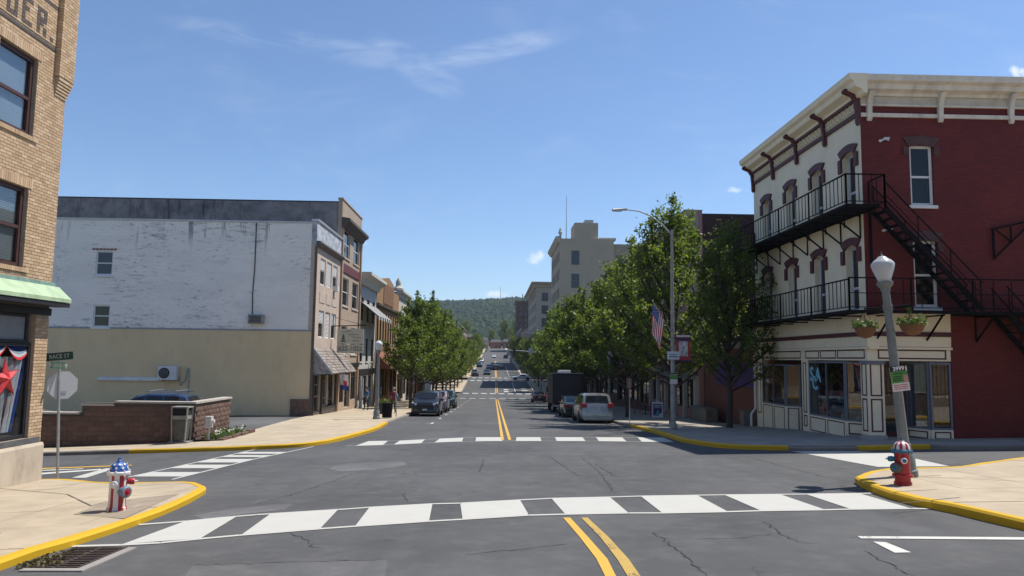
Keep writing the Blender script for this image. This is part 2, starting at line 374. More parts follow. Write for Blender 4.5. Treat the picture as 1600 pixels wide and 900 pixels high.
# crosswalk over the left arm of the cross street
E1 = [(198, 746), (397, 702.5)]; E2 = [(272, 749.5), (400, 717.5), (492, 698)]
line_along('crosswalk_edge_line', E1, -.1, WLINE, cross_road, True); line_along('crosswalk_edge_line', E2, .1, WLINE, cross_road, True)
def e_at(pl, y):
    for (a, p), (b, q) in zip(pl, pl[1:]):
        if q <= y: return a + (b - a) * (p - y) / (p - q)
    return pl[-1][0]
for (y0, y1) in ((745, 738), (732, 726.5), (723, 717.5), (714.5, 711.5), (709.3, 706.5)):
    mark('crosswalk_bar', pxq((e_at(E1, y1) + 4, y1), (e_at(E2, y1) - 4, y1), (e_at(E2, y0) - 4, y0), (e_at(E1, y0) + 4, y0)), WLINE, cross_road, .0085)
mark('stop_line', pxq((166, 732), (180, 732.5), (134, 747), (112, 747)), WLINE, cross_road)
mark('lane_line', pxq((60, 739.5), (158, 733), (158, 734.6), (60, 742)), WOLD, cross_road)
mark('lane_line', pxq((60, 735), (130, 732.6), (130, 733.6), (60, 736.6)), WOLD, cross_road, .012)
mark('yellow_line', pxq((57, 732.2), (206, 726.8), (206, 727.9), (57, 733.6)), YLINE, cross_road, .010)
# right arm
mark('crosswalk_bar', pxq((1262, 710), (1392, 708.5), (1484, 729), (1372, 730)), WLINE, cross_road)
mark('crosswalk_bar', pxq((1236, 705.3), (1340, 705.3), (1368, 707.3), (1256, 708.6)), WLINE, cross_road)
mark('parking_line', pxq((1340, 838.5), (1640, 840.5), (1640, 844.5), (1345, 842)), WOLD, cross_road)
mark('parking_tick', pxq((1364, 847), (1384, 848), (1424, 864), (1398, 864.5)), WOLD, cross_road)
# double yellow line in front of the camera, curved; then straight down the street
def stripe(L, Rr, m, parent, name='centre_line'):
    mb = MB()
    for i in range(len(L) - 1): drape(mb, [gp(*L[i]), gp(*Rr[i]), gp(*Rr[i + 1]), gp(*L[i + 1])])
    put(mb, name, m, parent, norm=False)
stripe([(880, 809.5), (906, 840), (932, 874), (945, 900), (968, 960)], [(891, 809.5), (919, 840), (949, 874), (962, 900), (990, 960)], YLINE, cross_road)
stripe([(908, 809.5), (938, 840), (964, 874), (980, 900), (1010, 960)], [(918, 809.5), (951, 840), (982, 874), (1000, 900), (1034, 960)], YOLD, cross_road)
def strip(x0, x1, y0, y1, m, parent=main_street, name='centre_line'):
    mb = MB(); n = max(1, int((y1 - y0) / 3))
    for i in range(n):
        a, b = y0 + (y1 - y0) * i / n, y0 + (y1 - y0) * (i + 1) / n; drape(mb, [(x0, b), (x1, b), (x1, a), (x0, a)], .009)
    return put(mb, name, m, parent, norm=False)
for x in (.32, .60): strip(x, x + .12, 29.2, 112.5, YLINE); strip(x, x + .14, 131, 163, YLINE); strip(x, x + .16, 182, 300, YLINE)
for y in (114.5, 129.0, 165, 179):
    for k in range(8): strip(-5.3 + k * 1.55, -5.3 + k * 1.55 + 1.0, y, y + (1.5 if y < 150 else 2.4), WLINE, main_street, 'crosswalk_bar')
strip(3.9, 4.05, 132, 160, WLINE, main_street, 'lane_line')
for y in (134, 138.5): strip(1.9, 2.7, y, y + 2.2, WLINE, main_street, 'turn_arrow_mark'); strip(5.2, 6.3, y + 3, y + 4.4, WLINE, main_street, 'turn_arrow_mark')
strip(3.9, 4.05, 184, 250, WLINE, main_street, 'lane_line')
for k in range(12):
    y = 41 + k * 6.1; strip(-3.45, -3.33, y, y + 1.3, WOLD, main_street, 'parking_tick'); strip(-3.75, -3.45, y + .6, y + .72, WOLD, main_street, 'parking_tick')
    if k > 0: strip(4.95, 5.07, y, y + 1.3, WOLD, main_street, 'parking_tick')
# patches and cracks
def patch(name, pts, m, dz=.004, parent=cross_road):
    q = [gp(*p) for p in pts]; c = sum(q, Vector()) / len(q); mb = MB(); mb.v = [(c.x, c.y, g(c.x, c.y) + dz)] + [(p.x, p.y, g(p.x, p.y) + dz) for p in q]
    mb.f = [[0, 1 + i, 1 + (i + 1) % len(q)] for i in range(len(q))]; mb.mi = [0] * len(q); return put(mb, name, m, parent, norm=False)
ROUGH = asphalt('rough_patch', .122, 0, .3)
patch('asphalt_patch', [(515, 734), (522, 728), (545, 724), (590, 722.5), (630, 722), (636, 726), (618, 731), (575, 735), (535, 737)], ROUGH)
patch('asphalt_patch', [(300, 884), (605, 875), (601, 905), (280, 915)], ASPH2)
patch('asphalt_patch', [(300, 806), (350, 797), (430, 788), (458, 788), (445, 797), (380, 804), (320, 812)], ROUGH)
CRK = mat('crack_tar', (.030, .030, .031), .8, .3)
def crack(pts, w=.022):
    rng = random.Random(len(pts) * 31 + int(pts[0][0])); q = [gp(*p) for p in pts]; out = []
    for a, b in zip(q, q[1:]):
        n = max(2, int((b - a).length / .09))
        for i in range(n):
            p = a.lerp(b, i / n); out.append(Vector((p.x + rng.uniform(-.045, .045), p.y + rng.uniform(-.05, .05), 0)))
    mb = MB(); n = len(out)
    for i, p in enumerate(out):
        t = (out[min(i + 1, n - 1)] - out[max(0, i - 1)]).normalized(); s = Vector((-t.y, t.x, 0)) * w * rng.uniform(.25, 1.) * (.3 if i in (0, n - 1) else 1)
        for k in (p - s, p + s): mb.v.append((k.x, k.y, g(k.x, k.y) + .006))
    mb.f = [[2 * i, 2 * i + 1, 2 * i + 3, 2 * i + 2] for i in range(n - 1)]; mb.mi = [0] * (n - 1)
    put(mb, 'crack', CRK, cross_road, norm=False)
for c in ([(455, 833), (478, 845), (490, 855), (512, 859)], [(1195, 815), (1220, 835), (1248, 847), (1300, 852)], [(1345, 860), (1385, 880), (1440, 905)], [(1020, 830), (1060, 860), (1110, 905)],
          [(400, 788), (460, 772), (520, 752), (560, 738), (640, 737), (750, 737), (756, 718), (700, 716)], [(470, 716), (500, 714), (530, 716)], [(630, 770), (636, 785)], [(860, 714), (890, 735), (905, 745)], [(905, 713), (935, 735), (960, 770)],
          [(930, 725), (960, 744)], [(640, 768), (660, 766)], [(300, 884), (420, 880), (605, 874)], [(720, 868), (820, 858), (900, 850)], [(1160, 712), (1220, 728), (1290, 746)], [(700, 700), (850, 706), (1000, 708)], [(1085, 843), (1160, 840), (1215, 834)]): crack(c, .012)

# ---------------------------------------------------------------- pavements with kerbs and slabs
def cat(pts, step=.5):                       # Catmull-Rom through ground points
    P = [Vector((p[0], p[1], 0)) for p in pts]; out = []
    for i in range(len(P) - 1):
        p0, p1, p2, p3 = P[max(0, i - 1)], P[i], P[i + 1], P[min(len(P) - 1, i + 2)]; n = max(1, int((p2 - p1).length / step))
        for k in range(n):
            t = k / n; out.append(.5 * ((2 * p1) + (-p0 + p2) * t + (2 * p0 - 5 * p1 + 4 * p2 - p3) * t * t + (-p0 + 3 * p1 - 3 * p2 + p3) * t ** 3))
    return out + [P[-1]]
def offs(pl, d):
    o = []
    for i, p in enumerate(pl):
        t = (pl[min(i + 1, len(pl) - 1)] - pl[max(0, i - 1)]).normalized(); o.append(p + Vector((-t.y, t.x, 0)) * d)
    return o
def kerb(pl, side, m, parent, name='kerb', h=.148, w=.175):
    mb = MB(); prof = [(0, -.06), (-.004, h - .035), (.03, h), (w, h), (w, -.06)]
    rows = [[(p.x, p.y, g(p.x, p.y)) for p in offs(pl, side * d)] for d, _ in prof]
    for i in range(len(pl)):
        for k, (d, z) in enumerate(prof):
            x, y, zz = rows[k][i]; mb.v.append((x, y, zz + z + (.006 * math.sin(i * 1.7) if 0 < k < 3 else 0)))
    n = len(prof)
    for i in range(len(pl) - 1):
        for k in range(n - 1): mb.f.append([i * n + k, i * n + k + 1, (i + 1) * n + k + 1, (i + 1) * n + k]); mb.mi.append(0)
    mb.f += [list(range(n)), list(range((len(pl) - 1) * n, len(pl) * n))]; mb.mi += [0, 0]
    return put(mb, name, m, parent, smooth=True)
def clip(poly, x0, x1, y0, y1):
    for ax, lim, sg in ((0, x0, 1), (0, x1, -1), (1, y0, 1), (1, y1, -1)):
        out = []
        for a, b in zip(poly, poly[1:] + poly[:1]):
            ia, ib = (a[ax] - lim) * sg >= 0, (b[ax] - lim) * sg >= 0
            if ia: out.append(a)
            if ia != ib:
                t = (lim - a[ax]) / (b[ax] - a[ax]); out.append((a[0] + t * (b[0] - a[0]), a[1] + t * (b[1] - a[1])))
        poly = out
        if not poly: return []
    return poly
def area(p): return abs(sum(a[0] * b[1] - b[0] * a[1] for a, b in zip(p, p[1:] + p[:1]))) / 2
def pavement(poly, cx, cy, win, h=.145, ox=0, oy=0, m=None):
    """base sheet plus slabs with open joints inside win = x0 x1 y0 y1"""
    poly = [(p[0], p[1]) for p in poly]; base = MB(); xs = [p[0] for p in poly]; ys = [p[1] for p in poly]
    def cells(dx, dy, gap, z, fn):
        i0, i1 = int(math.floor((min(xs) - ox) / dx)), int(math.ceil((max(xs) - ox) / dx)); j0, j1 = int(math.floor((min(ys) - oy) / dy)), int(math.ceil((max(ys) - oy) / dy))
        for i in range(i0, i1):
            for j in range(j0, j1):
                c = clip(poly, ox + i * dx + gap, ox + (i + 1) * dx - gap, oy + j * dy + gap, oy + (j + 1) * dy - gap)
                if len(c) > 2 and area(c) > .01: fn(c, i, j)
    def addb(c, i, j): base.add([(x, y, g(x, y) + h - .014) for x, y in c], [list(range(len(c)))])
    cells(cx, cy, 0, 0, addb); b = struct(put(base, 'pavement', KERBG, norm=False))
    def addS(c, i, j):
        mx, my = sum(p[0] for p in c) / len(c), sum(p[1] for p in c) / len(c)
        if not (win[0] < mx < win[1] and win[2] < my < win[3]):
            far.add([(x, y, g(x, y) + h) for x, y in c], [list(range(len(c)))]); return
        r = random.Random(i * 97 + j); e = r.uniform(-.004, .003)
        mb = MB().prism([(x, y, g(x, y) + h - .03) for x, y in c], [(x, y, g(x, y) + h + e) for x, y in c]); put(mb, 'slab', m or SLAB, b)
    far = MB(); cells(cx, cy, .005, 0, addS)
    if far.f: stuff(put(far, 'slabs', m or SLAB, b, norm=False))
    return b
def xy(*pts, dz=0.): return [gp(px, py, dz)[:2] for px, py in pts]
# near left corner
cA = cat([(-5.95, -30), (-5.9, -8), (-5.85, 4)] + xy((0, 892), (57, 871), (120, 852), (170, 836), (200, 826), (250, 807), (295, 787), (321, 771)) + xy((322, 757), (307, 751), (287, 749), (240, 750), (175, 751), (110, 746.5), (57, 745), dz=.15) + [(-16, 20.3), (-30, 21.2)])
padA = pavement([p[:2] for p in offs(cA, .13)] + [(-30, -30)], 1.55, 1.6, (-14, -4, 6, 24), .112, ox=-6.1, oy=12.9)
kerb(cA, 1, YELLOW, padA, 'yellow_kerb', .116, .15)
# far left
cB = cat([(-34, 28.4), (-24, 28.1)] + xy((59, 713), (201, 709)), 1.); cB2 = cat(xy((201, 709), (340, 705)) + [(-8.0, 26.75), (-6.9, 27.05), (-6.25, 28.2)] + xy((550, 684), (587, 673), (602, 665)) + [(-5.65, 40.2)]); cB3 = cat([(-5.65, 40.2), (-5.65, 117)], 2.)
inn = offs(cB, .17) + offs(cB2, .17) + offs(cB3, .17)
padB = pavement([p[:2] for p in inn] + [(-11.3, 117), (-11.3, 30.1), (-34, 30.1)], 1.85, 1.9, (-20, -5, 26, 62), ox=-5.83, oy=27.)
kerb(cB, 1, KERBG, padB); kerb(cB2, 1, YELLOW, padB, 'yellow_kerb'); kerb(cB3, 1, KERBG, padB)
# far right
cC = cat([(60, 22.2), (28, 22.6)] + xy((1600, 703), (1454, 702)), 1.); cC2 = cat(xy((1454, 702), (1341, 704))); cC3 = cat(xy((1341, 704), (1232, 704)))
cC4 = cat(xy((1232, 704), (1180, 703), (1124, 700), (1075, 693), (1056, 688), (1007, 673)) + [(7.2, 39)]); cC5 = cat([(7.2, 39), (7.2, 117)], 2.)
inn = sum([offs(c, -.17) for c in (cC, cC2, cC3, cC4, cC5)], [])
padC = pavement([p[:2] for p in inn] + [(13.3, 117), (13.3, 26.2), (60, 26.2)], 1.5, 1.9, (6, 19, 22, 62), ox=7.4, oy=23.4, m=mat('pavement_concrete_grey', (.36, .32, .27), .9, .15, 1.1, .25, 70, fine=.25, dirt=.12))
kerb(cC, -1, KERBG, padC); kerb(cC2, -1, YELLOW, padC, 'yellow_kerb'); kerb(cC3, -1, KERBG, padC, 'dropped_kerb', .11); kerb(cC4, -1, YELLOW, padC, 'yellow_kerb'); kerb(cC5, -1, KERBG, padC)
# near right corner
cD = cat([(60, 23.4), (26, 22.4), (18.5, 21.2)] + xy((1600, 714), (1484, 729), (1390, 730.5), (1360, 735), (1340, 743), dz=.15) + xy((1336, 755), (1345, 761.5), (1367, 772), (1390, 780), (1431, 791), (1487, 802), (1544, 816), (1600, 829)) + [(7.9, 6), (8, -8), (8, -30)])
padD = pavement([p[:2] for p in offs(cD, .17)] + [(60, -30)], 1.55, 1.55, (5, 20, 8, 24), ox=7.2, oy=12.2)
kerb(cD, 1, YELLOW, padD, 'yellow_kerb')
# blocks further down the street
def far_block(x0, x1, y0, y1, side):
    X = x1 if side > 0 else x0
    b = pavement([(x0, y0), (x1, y0), (x1, y1), (x0, y1)], 2.8, 12., (0, 0, 0, 0), ox=x0, oy=y0)
    kerb([Vector((X, y, 0)) for y in lin(y0, y1, max(1, int((y1 - y0) / 6)))], side, KERBG, b)
far_block(-11.3, -5.65, 131, 164, 1); far_block(-11.3, -5.65, 178, 520, 1); far_block(7.2, 13.3, 131, 164, -1); far_block(7.2, 13.3, 178, 520, -1)
pp_ = [gp(a, b, .12) for a, b in ((115, 803), (165, 784), (281, 771), (253, 783), (194, 810))]; put(MB().add([(q.x, q.y, g(q.x, q.y) + .118) for q in pp_], [(0, 1, 2, 3, 4)]), 'slab_patch', SLAB2, padA, norm=False)
for q in ([(1390, 769), (1465, 764.5)], [(1418, 746), (1470, 742)], [(0, 763), (105, 772), (143, 790), (168, 783)], [(60, 760), (120, 756)], [(1440, 745), (1600, 752)], [(1400, 787), (1500, 777)]):  # first line paints a pole's cast shadow on the slabs; the rest are cracks, joints
    P = [gp(a, b, .15 if q[0][0] > 800 else .12) for a, b in q]; mb = MB()
    for a, b in zip(P, P[1:]):
        t = (b - a).normalized(); s = Vector((-t.y, t.x, 0)) * .011; drape(mb, [a - s, b - s, b + s, a + s], .1525 if q[0][0] > 800 else .1205)
    put(mb, 'crack', mat('joint_dirt_and_shadow', (.13, .11, .09), .9, .2), padA if q[0][0] < 800 else padD, norm=False)  # same dark colour draws the painted pole shadow

# ---------------------------------------------------------------- hill with forest, haze
def hz(x, y):
    t = sm(820, 1680, y) * (1 - .55 * sm(1700, 2600, y)); return 17 + 106 * t * (1 + .05 * math.sin(x * .006 + .8) + .03 * math.sin(x * .017 + y * .004)) - 22 * sm(60, 600, abs(x + 40)) * t
FOREST = None
m_, nt_, b_ = newmat('forest_green'); gm = nd(nt_, 'ShaderNodeNewGeometry')
cc = mixc(nt_, gm.outputs['Random Per Island'], (.016, .034, .016), (.040, .068, .026)); cc = mixc(nt_, sstep(nt_, noise(nt_, gm.outputs['Position'], .012, 4), .4, .65), cc, (.018, .04, .022))
setb(nt_, b_, Base_Color=cc, Roughness=.9, Specular_IOR_Level=.1); FOREST = m_
hill = MB()
hx = lin(-1300, 1300, 52); hy = lin(800, 2600, 36)
for y in hy:
    for x in hx: hill.v.append((x, y, hz(x, y)))
for j in range(36):
    for i in range(52): a = j * 53 + i; hill.f.append([a, a + 1, a + 54, a + 53]); hill.mi.append(0)
struct(put(hill, 'hill', FOREST, norm=False))
ICO = [(0, 0, -1), (.72, -.53, -.45), (-.28, -.85, -.45), (-.89, 0, -.45), (-.28, .85, -.45), (.72, .53, -.45), (.28, -.85, .45), (-.72, -.53, .45), (-.72, .53, .45), (.28, .85, .45), (.89, 0, .45), (0, 0, 1)]
ICF = [(0, 1, 2), (1, 0, 5), (0, 2, 3), (0, 3, 4), (0, 4, 5), (1, 5, 10), (2, 1, 6), (3, 2, 7), (4, 3, 8), (5, 4, 9), (1, 10, 6), (2, 6, 7), (3, 7, 8), (4, 8, 9), (5, 9, 10), (6, 10, 11), (7, 6, 11), (8, 7, 11), (9, 8, 11), (10, 9, 11)]
rf = random.Random(3); fo = MB()
def crown(mb, x, y, z, r, k, rg):
    o = len(mb.v)
    for a, b, c in ICO:
        j = rg.uniform(.7, 1.25); mb.v.append((x + a * r * j, y + b * r * j, z + c * r * k * j))
    for q in ICF: mb.f.append([o + i for i in q]); mb.mi.append(0)
for k in range(19000):
    y = rf.uniform(830, 1720); x = rf.gauss(0, 1) * 260 if k % 3 else rf.uniform(-1250, 1250); r = rf.uniform(2.6, 5.4); crown(fo, x, y, hz(x, y) + r * .6, r, rf.uniform(.9, 1.4), rf)
stuff(put(fo, 'forest', FOREST, norm=False))['label'] = 'dense green forest covering the long hill behind the town'

# ================================================================ BUILDINGS
def FL(X): return lambda u, n, z: (X + n, u, z)       # front faces +x (left side of the street), u runs along y
def FR(X): return lambda u, n, z: (X - n, u, z)       # front faces -x (right side)
def FC(Y): return lambda u, n, z: (u, Y - n, z)       # faces the camera, u runs along x
def wall(mb, F, u0, u1, z0, z1, n0, n1, holes=()):
    hs = [h for h in holes if h[0] < u1 and h[1] > u0]
    zs = sorted({z0, z1} | {min(max(h[2], z0), z1) for h in hs} | {min(max(h[3], z0), z1) for h in hs})
    for a, b in zip(zs, zs[1:]):
        if b - a < 1e-4: continue
        cut = sorted((max(h[0], u0), min(h[1], u1)) for h in hs if h[2] < (a + b) / 2 < h[3]); u = u0
        for p, q in cut:
            if p > u + 1e-4: mb.fbox(F, u, p, n0, n1, a, b)
            u = max(u, q)
        if u < u1 - 1e-4: mb.fbox(F, u, u1, n0, n1, a, b)
    return mb
def window(root, F, h, frame=WHITE, gl=GLASS, fw=.06, rec=.1, bars=(), cols=(), sill=None, blind=None, name='window'):
    """framed window in the opening h = u0 u1 z0 z1; bars = heights of sash bars, cols = uprights (fractions)"""
    u0, u1, z0, z1 = h; f = MB(); a, b = -rec - .05, -rec + .02
    f.fbox(F, u0, u0 + fw, a, b, z0, z1).fbox(F, u1 - fw, u1, a, b, z0, z1).fbox(F, u0 + fw, u1 - fw, a, b, z0, z0 + fw).fbox(F, u0 + fw, u1 - fw, a, b, z1 - fw, z1)
    zb = [z0 + fw] + [z0 + (z1 - z0) * t for t in bars] + [z1 - fw]; ub = [u0 + fw] + [u0 + (u1 - u0) * t for t in cols] + [u1 - fw]
    for z in zb[1:-1]: f.fbox(F, u0 + fw, u1 - fw, a + .005, b - .005, z - fw * .38, z + fw * .38)
    for u in ub[1:-1]: f.fbox(F, u - fw * .3, u + fw * .3, a + .006, b - .006, z0 + fw, z1 - fw)
    w = put(f, name, frame, root)
    for p, q in zip(ub, ub[1:]):
        for c, d in zip(zb, zb[1:]): put(MB().fbox(F, p, q, -rec - .03, -rec - .02, c, d), 'pane', gl, w)
    if sill: put(MB().fbox(F, u0 - .08, u1 + .08, -rec, .07, z0 - .12, z0 - .002), 'sill', sill, w)
    if blind:
        bz = z0 + (z1 - z0) * blind[0]; mb = MB(); z = z1 - fw
        if len(blind) > 2:
            while z > bz: mb.fbox(F, u0 + fw, u1 - fw, -rec - .09, -rec - .075, z - .045, z - .004); z -= .05
        else: mb.fbox(F, u0 + fw, u1 - fw, -rec - .09, -rec - .08, bz, z)
        put(mb, 'blind', blind[1], w)
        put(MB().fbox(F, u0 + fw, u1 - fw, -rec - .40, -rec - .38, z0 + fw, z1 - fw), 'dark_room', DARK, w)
    return w

# ---------------------------------------------------------------- yellow brick corner shop at the left edge
YB = (-10.79, 18.1); F = FL(YB[0]); zg = g(YB[0], YB[1])
yb = thing('brick_building', 'tan yellow brick corner building with green awning at the left edge', 'building', (YB[0], YB[1], zg))
m_, nt_, b_ = newmat('tan_brick'); gm = nd(nt_, 'ShaderNodeNewGeometry'); oi = nd(nt_, 'ShaderNodeObjectInfo')
rr = mth(nt_, 'FRACT', mth(nt_, 'ADD', oi.outputs['Random'], mth(nt_, 'MULTIPLY', gm.outputs['Random Per Island'], 3.7)))
cr = nd(nt_, 'ShaderNodeValToRGB', None, Fac=rr); el = cr.color_ramp.elements
el[0].color = (.44, .30, .18, 1); el[1].color = (.64, .46, .28, 1); el[1].position = 1.
for p, c in ((.3, (.58, .405, .245, 1)), (.6, (.51, .355, .215, 1)), (.85, (.66, .49, .32, 1))): e_ = el.new(p); e_.color = c
c = mixc(nt_, mth(nt_, 'MULTIPLY', noise(nt_, gm.outputs['Position'], 40., 3), .3), cr.outputs[0], (.16, .10, .06))
setb(nt_, b_, Base_Color=c, Roughness=.85, Specular_IOR_Level=.25); bumpn(nt_, b_, noise(nt_, gm.outputs['Position'], 120., 3), .3, .004); TANB = m_
TANTEX = brick('tan_brick_wall', (.50, .33, .18), (.42, .28, .15), (.30, .25, .20), .213, .0767, .006)
MORT = mat('brick_mortar', (.33, .27, .205), .95, .15, 9, .3, 80)
MAROONF = mat('brown_window_frame', (.075, .035, .032), .5, .15, 4)
BLINDM = mat('pale_blind', (.50, .55, .60), .8, .08, .8); DBRK = mat('dark_letter_brick', (.10, .075, .062), .8, .25, 14)
wins = [(15.62, 16.95, 7.08, 8.93), (15.62, 16.95, 4.03, 5.86), (12.4, 13.7, 7.08, 8.93), (12.4, 13.7, 4.03, 5.86)]
shop = (12.2, 17.6, .12, 3.02)
wb = MB(); wall(wb, F, 14.3, 18.09, -.9, 11.9, -.32, -.014, wins + [shop]); put(wb, 'mortar_wall', MORT, yb)
wb = MB(); wall(wb, F, -6, 14.3, -.9, 11.9, -.32, 0, wins + [shop]); wb.fbox(F, -6, 18.085, -14, -.321, 3.3, 11.9).fbox(F, -6, 12, -14, -.321, -.9, 3.3).fbox(F, 12, 18.085, -14, -3.2, -.9, 3.3).fbox(F, 17.9, 18.085, -3.2, -.33, -.9, 3.3); put(wb, 'wall', TANTEX, yb)
put(MB().fbox(F, -6.05, 18.15, -14.05, .04, 11.9, 12.1), 'roof', CONC, yb)
blist = []                                     # (u, z, du, dz, n)
CH, BL = .0767, .2065
def course_fill(u0, u1, z0, z1, holes, n=0.):
    r0 = int(round((z0 + 1) / CH)); z = -1 + r0 * CH; r = r0
    while z + CH * .9 < z1:
        u = u0 - (BL * .5 if r % 2 else 0)
        while u < u1:
            segs = [(max(u, u0), min(u + BL, u1))]
            for h in holes:
                if h[2] < z + CH * .5 < h[3]:
                    ns = []
                    for a, b in segs:
                        if h[0] < b and h[1] > a:
                            if h[0] > a: ns.append((a, h[0]))
                            if h[1] < b: ns.append((h[1], b))
                        else: ns.append((a, b))
                    segs = ns
            for a, b in segs:
                if b - a > .035: blist.append((a + .005, z + .006, b - a - .010, CH - .012, n))
            u += BL
        z += CH; r += 1
lint = [(w[0] - .1, w[1] + .1, w[3], w[3] + .215) for w in wins]; sil = [(w[0] - .1, w[1] + .1, w[2] - .115, w[2]) for w in wins]
pil = [(17.58, 18.3, 8.78, 13)]
panel = [(0, 17.58, 9.38, 9.47), (0, 17.58, 10.40, 10.49)]
course_fill(14.75, 18.095, 3.62, 11.85, wins + lint + sil + pil + panel)
course_fill(17.6, 18.095, .02, 2.98, [])
for w in wins[:2]:
    u = w[0] - .08
    while u < w[1] + .1: blist.append((u + .004, w[3] + .008, .066, .2, .002)); blist.append((u + .004, w[2] - .11, .066, .1, .035)); u += .0745
for k in range(6):
    for j in range(3): a_ = 17.62 + j * .2; blist.append((a_ + .005, 8.72 - k * CH, min(.195, 18.2 - .02 * k - a_ - .01), CH - .012, .105 - .017 * k))   # corbel courses
course_fill(17.58, 18.22, 8.80, 11.85, [], .12)
put(MB().fbox(F, 17.59, 18.21, -.014, .106, 8.79, 11.9), 'corner_pilaster', MORT, yb)
for z in (9.39, 10.41): put(MB().fbox(F, 14.8, 17.57, -.01, .004, z, z + .07), 'dark_brick_border', DBRK, yb)
unit = MB().box(0, 1, 0, 1, 0, 1); ub_ = put(unit, 'brick', TANB, yb, local=True); first = True
def vis(b): return 14.7 < b[0] < 18.3 and b[1] < 9.9
near = [b for b in blist if vis(b)][:296]; rest = [b for b in blist if b not in set(near)]
rb_ = random.Random(5)
for (u, z, du, dz, n) in near:
    o = ub_ if first else copy_obj(ub_, yb); first = False
    o.location = (-.02, u - YB[1], z - zg); o.scale = (.02 + n + rb_.uniform(-.002, .002), du, dz)
rm = MB()
for (u, z, du, dz, n) in rest: rm.fbox(F, u, u + du, -.02, n + rb_.uniform(-.002, .002), z, z + dz)
stuff(put(rm, 'bricks', TANB, yb))
GL3 = {'D': ['110', '101', '101', '101', '101', '110'], 'E': ['111', '100', '110', '100', '100', '111'], 'R': ['111', '101', '111', '110', '101', '101'], 'U': ['101', '101', '101', '101', '101', '111'], '.': ['000', '000', '000', '000', '000', '100']}
for ch, u0 in (('U', 15.72), ('E', 16.24), ('R', 16.78), ('.', 17.30)):
    mb = MB()
    for r, row in enumerate(GL3[ch]):
        for k, b in enumerate(row):
            if b == '1': mb.fbox(F, u0 + k * .125, u0 + k * .125 + .118, -.012, .007, 9.56 + (5 - r) * .0767 * 1.4, 9.56 + (5 - r) * .0767 * 1.4 + .098)
    put(mb, 'letter', DBRK, yb)
window(yb, F, wins[0], MAROONF, CLEAR, .10, .12, (.47,), (), None, (.05, BLINDM))
window(yb, F, wins[1], MAROONF, CLEAR, .10, .12, (.5,), (), None, (.08, mat('venetian_slat', (.42, .42, .40), .6, .05), 1))
for w in wins[2:]: window(yb, F, w, MAROONF, GLASSB, .10, .12, (.5,))
COPPER = mat('green_copper', (.36, .47, .29), .65, .16, 3, .1, 20, dirt=.15); FASC = mat('dark_fascia', (.022, .022, .024), .5, .2)
aw = put(MB().fprism(F, [(.01, 3.70), (.08, 3.70), (.40, 3.40), (.40, 3.31), (.01, 3.30)], 4, 18.27), 'awning', COPPER, yb)
put(MB().fbox(F, 4, 18.25, .01, .38, 3.2, 3.295), 'awning_underside', FASC, aw); put(MB().fbox(F, 4, 18.14, .012, .06, 3.702, 3.79), 'flashing', mat('copper_flashing', (.20, .30, .26), .6, .3, 9), aw)
put(MB().fbox(F, 12, 18.12, -.3, .03, 2.99, 3.165), 'fascia', FASC, yb)
wd = window(yb, F, (12.2, 17.44, 2.32, 2.98), FASC, mat('frosted_pane', (.22, .23, .24), .35, .08), .07, .10, (), (.35, .7), name='transom')
SHOPG = clearglass('shop_glass', .55)
wd = window(yb, F, (12.2, 17.6, .14, 2.31), FASC, SHOPG, .07, .10, (), (.5,), name='display_window')
put(MB().fbox(F, 12.2, 17.9, -1.6, -1.55, .1, 3.), 'display_back', mat('display_back', (.10, .09, .085), .8, .2), wd)
put(MB().fbox(F, 12.2, 17.9, -1.55, -.2, .08, .135), 'display_floor', mat('display_floor', (.3, .27, .22), .8, .2), wd)
put(MB().fbox(F, 12, 17.98, -.33, .05, -.01, .118), 'window_ledge', mat('grey_ledge', (.10, .10, .10), .7, .2), yb)
put(MB().fprism(F, [(-.3, -1.2), (.12, -1.2), (.12, -.08), (.09, -.014), (-.3, -.014)], 2, 18.04), 'stone_plinth', mat('stone_plinth', (.50, .42, .32), .85, .1, 1.2, .2, 40, dirt=.35), yb)
RED = mat('flag_red', (.55, .03, .035), .6, .1, 9); WHT = mat('flag_white', (.75, .75, .75), .6, .05); BLU = mat('flag_blue', (.03, .06, .25), .6, .1, 9)
# bunting and star behind the shop glass
bun = thing('flag_bunting', 'red white and blue bunting draped behind the left shop window', 'bunting', (-11.0, 16.6, .2))
def drop(u0, u1, sl, mats, nm, z0=.3, z1=2.2):
    mb = MB(); Fb = FL(-10.98)
    mb.grid(lambda a, b: Fb(u0 + (u1 - u0) * a + sl * b, .03 * math.sin(a * 22 + b * 2), z1 + (z0 - z1) * b), 24, 8, mif=lambda i, j: (i * len(mats) // 24)); put(mb, nm, mats, bun, norm=False)
drop(17.22, 17.66, -.35, [RED, WHT, RED, WHT, BLU, BLU], 'striped_drape'); drop(15.2, 16.2, .15, [WHT, RED, WHT, RED, WHT], 'striped_drape')
drop(16.4, 17.2, .0, [mat('lace_grey', (.5, .47, .44), .8, .2, 6)], 'lace_drape', .3, 2.0)
mb = MB(); Fb = FL(-10.95)
for k in range(3): mb.grid(lambda a, b: Fb(15 + k * .9 + .9 * a, .05 * b, 2.26 - .32 * b * math.sin(math.pi * a) - .02), 10, 5, mif=lambda i, j: (0, 0, 1, 1, 2)[j])
put(mb, 'swag', [BLU, WHT, RED], bun, norm=False)
st = MB(); c0 = Vector((-10.93, 16.86, 1.5)); P = []
for k in range(10):
    r = .5 if k % 2 == 0 else .2; a = math.pi / 2 + k * math.pi / 5 + .12; P.append(c0 + Vector((0, r * math.cos(a), r * math.sin(a))))
st.v = [tuple(p) for p in P] + [tuple(c0 + Vector((.12, 0, 0))), tuple(c0 - Vector((.06, 0, 0)))]
for k in range(10): st.f += [[k, (k + 1) % 10, 10], [(k + 1) % 10, k, 11]]; st.mi += [0, 0]
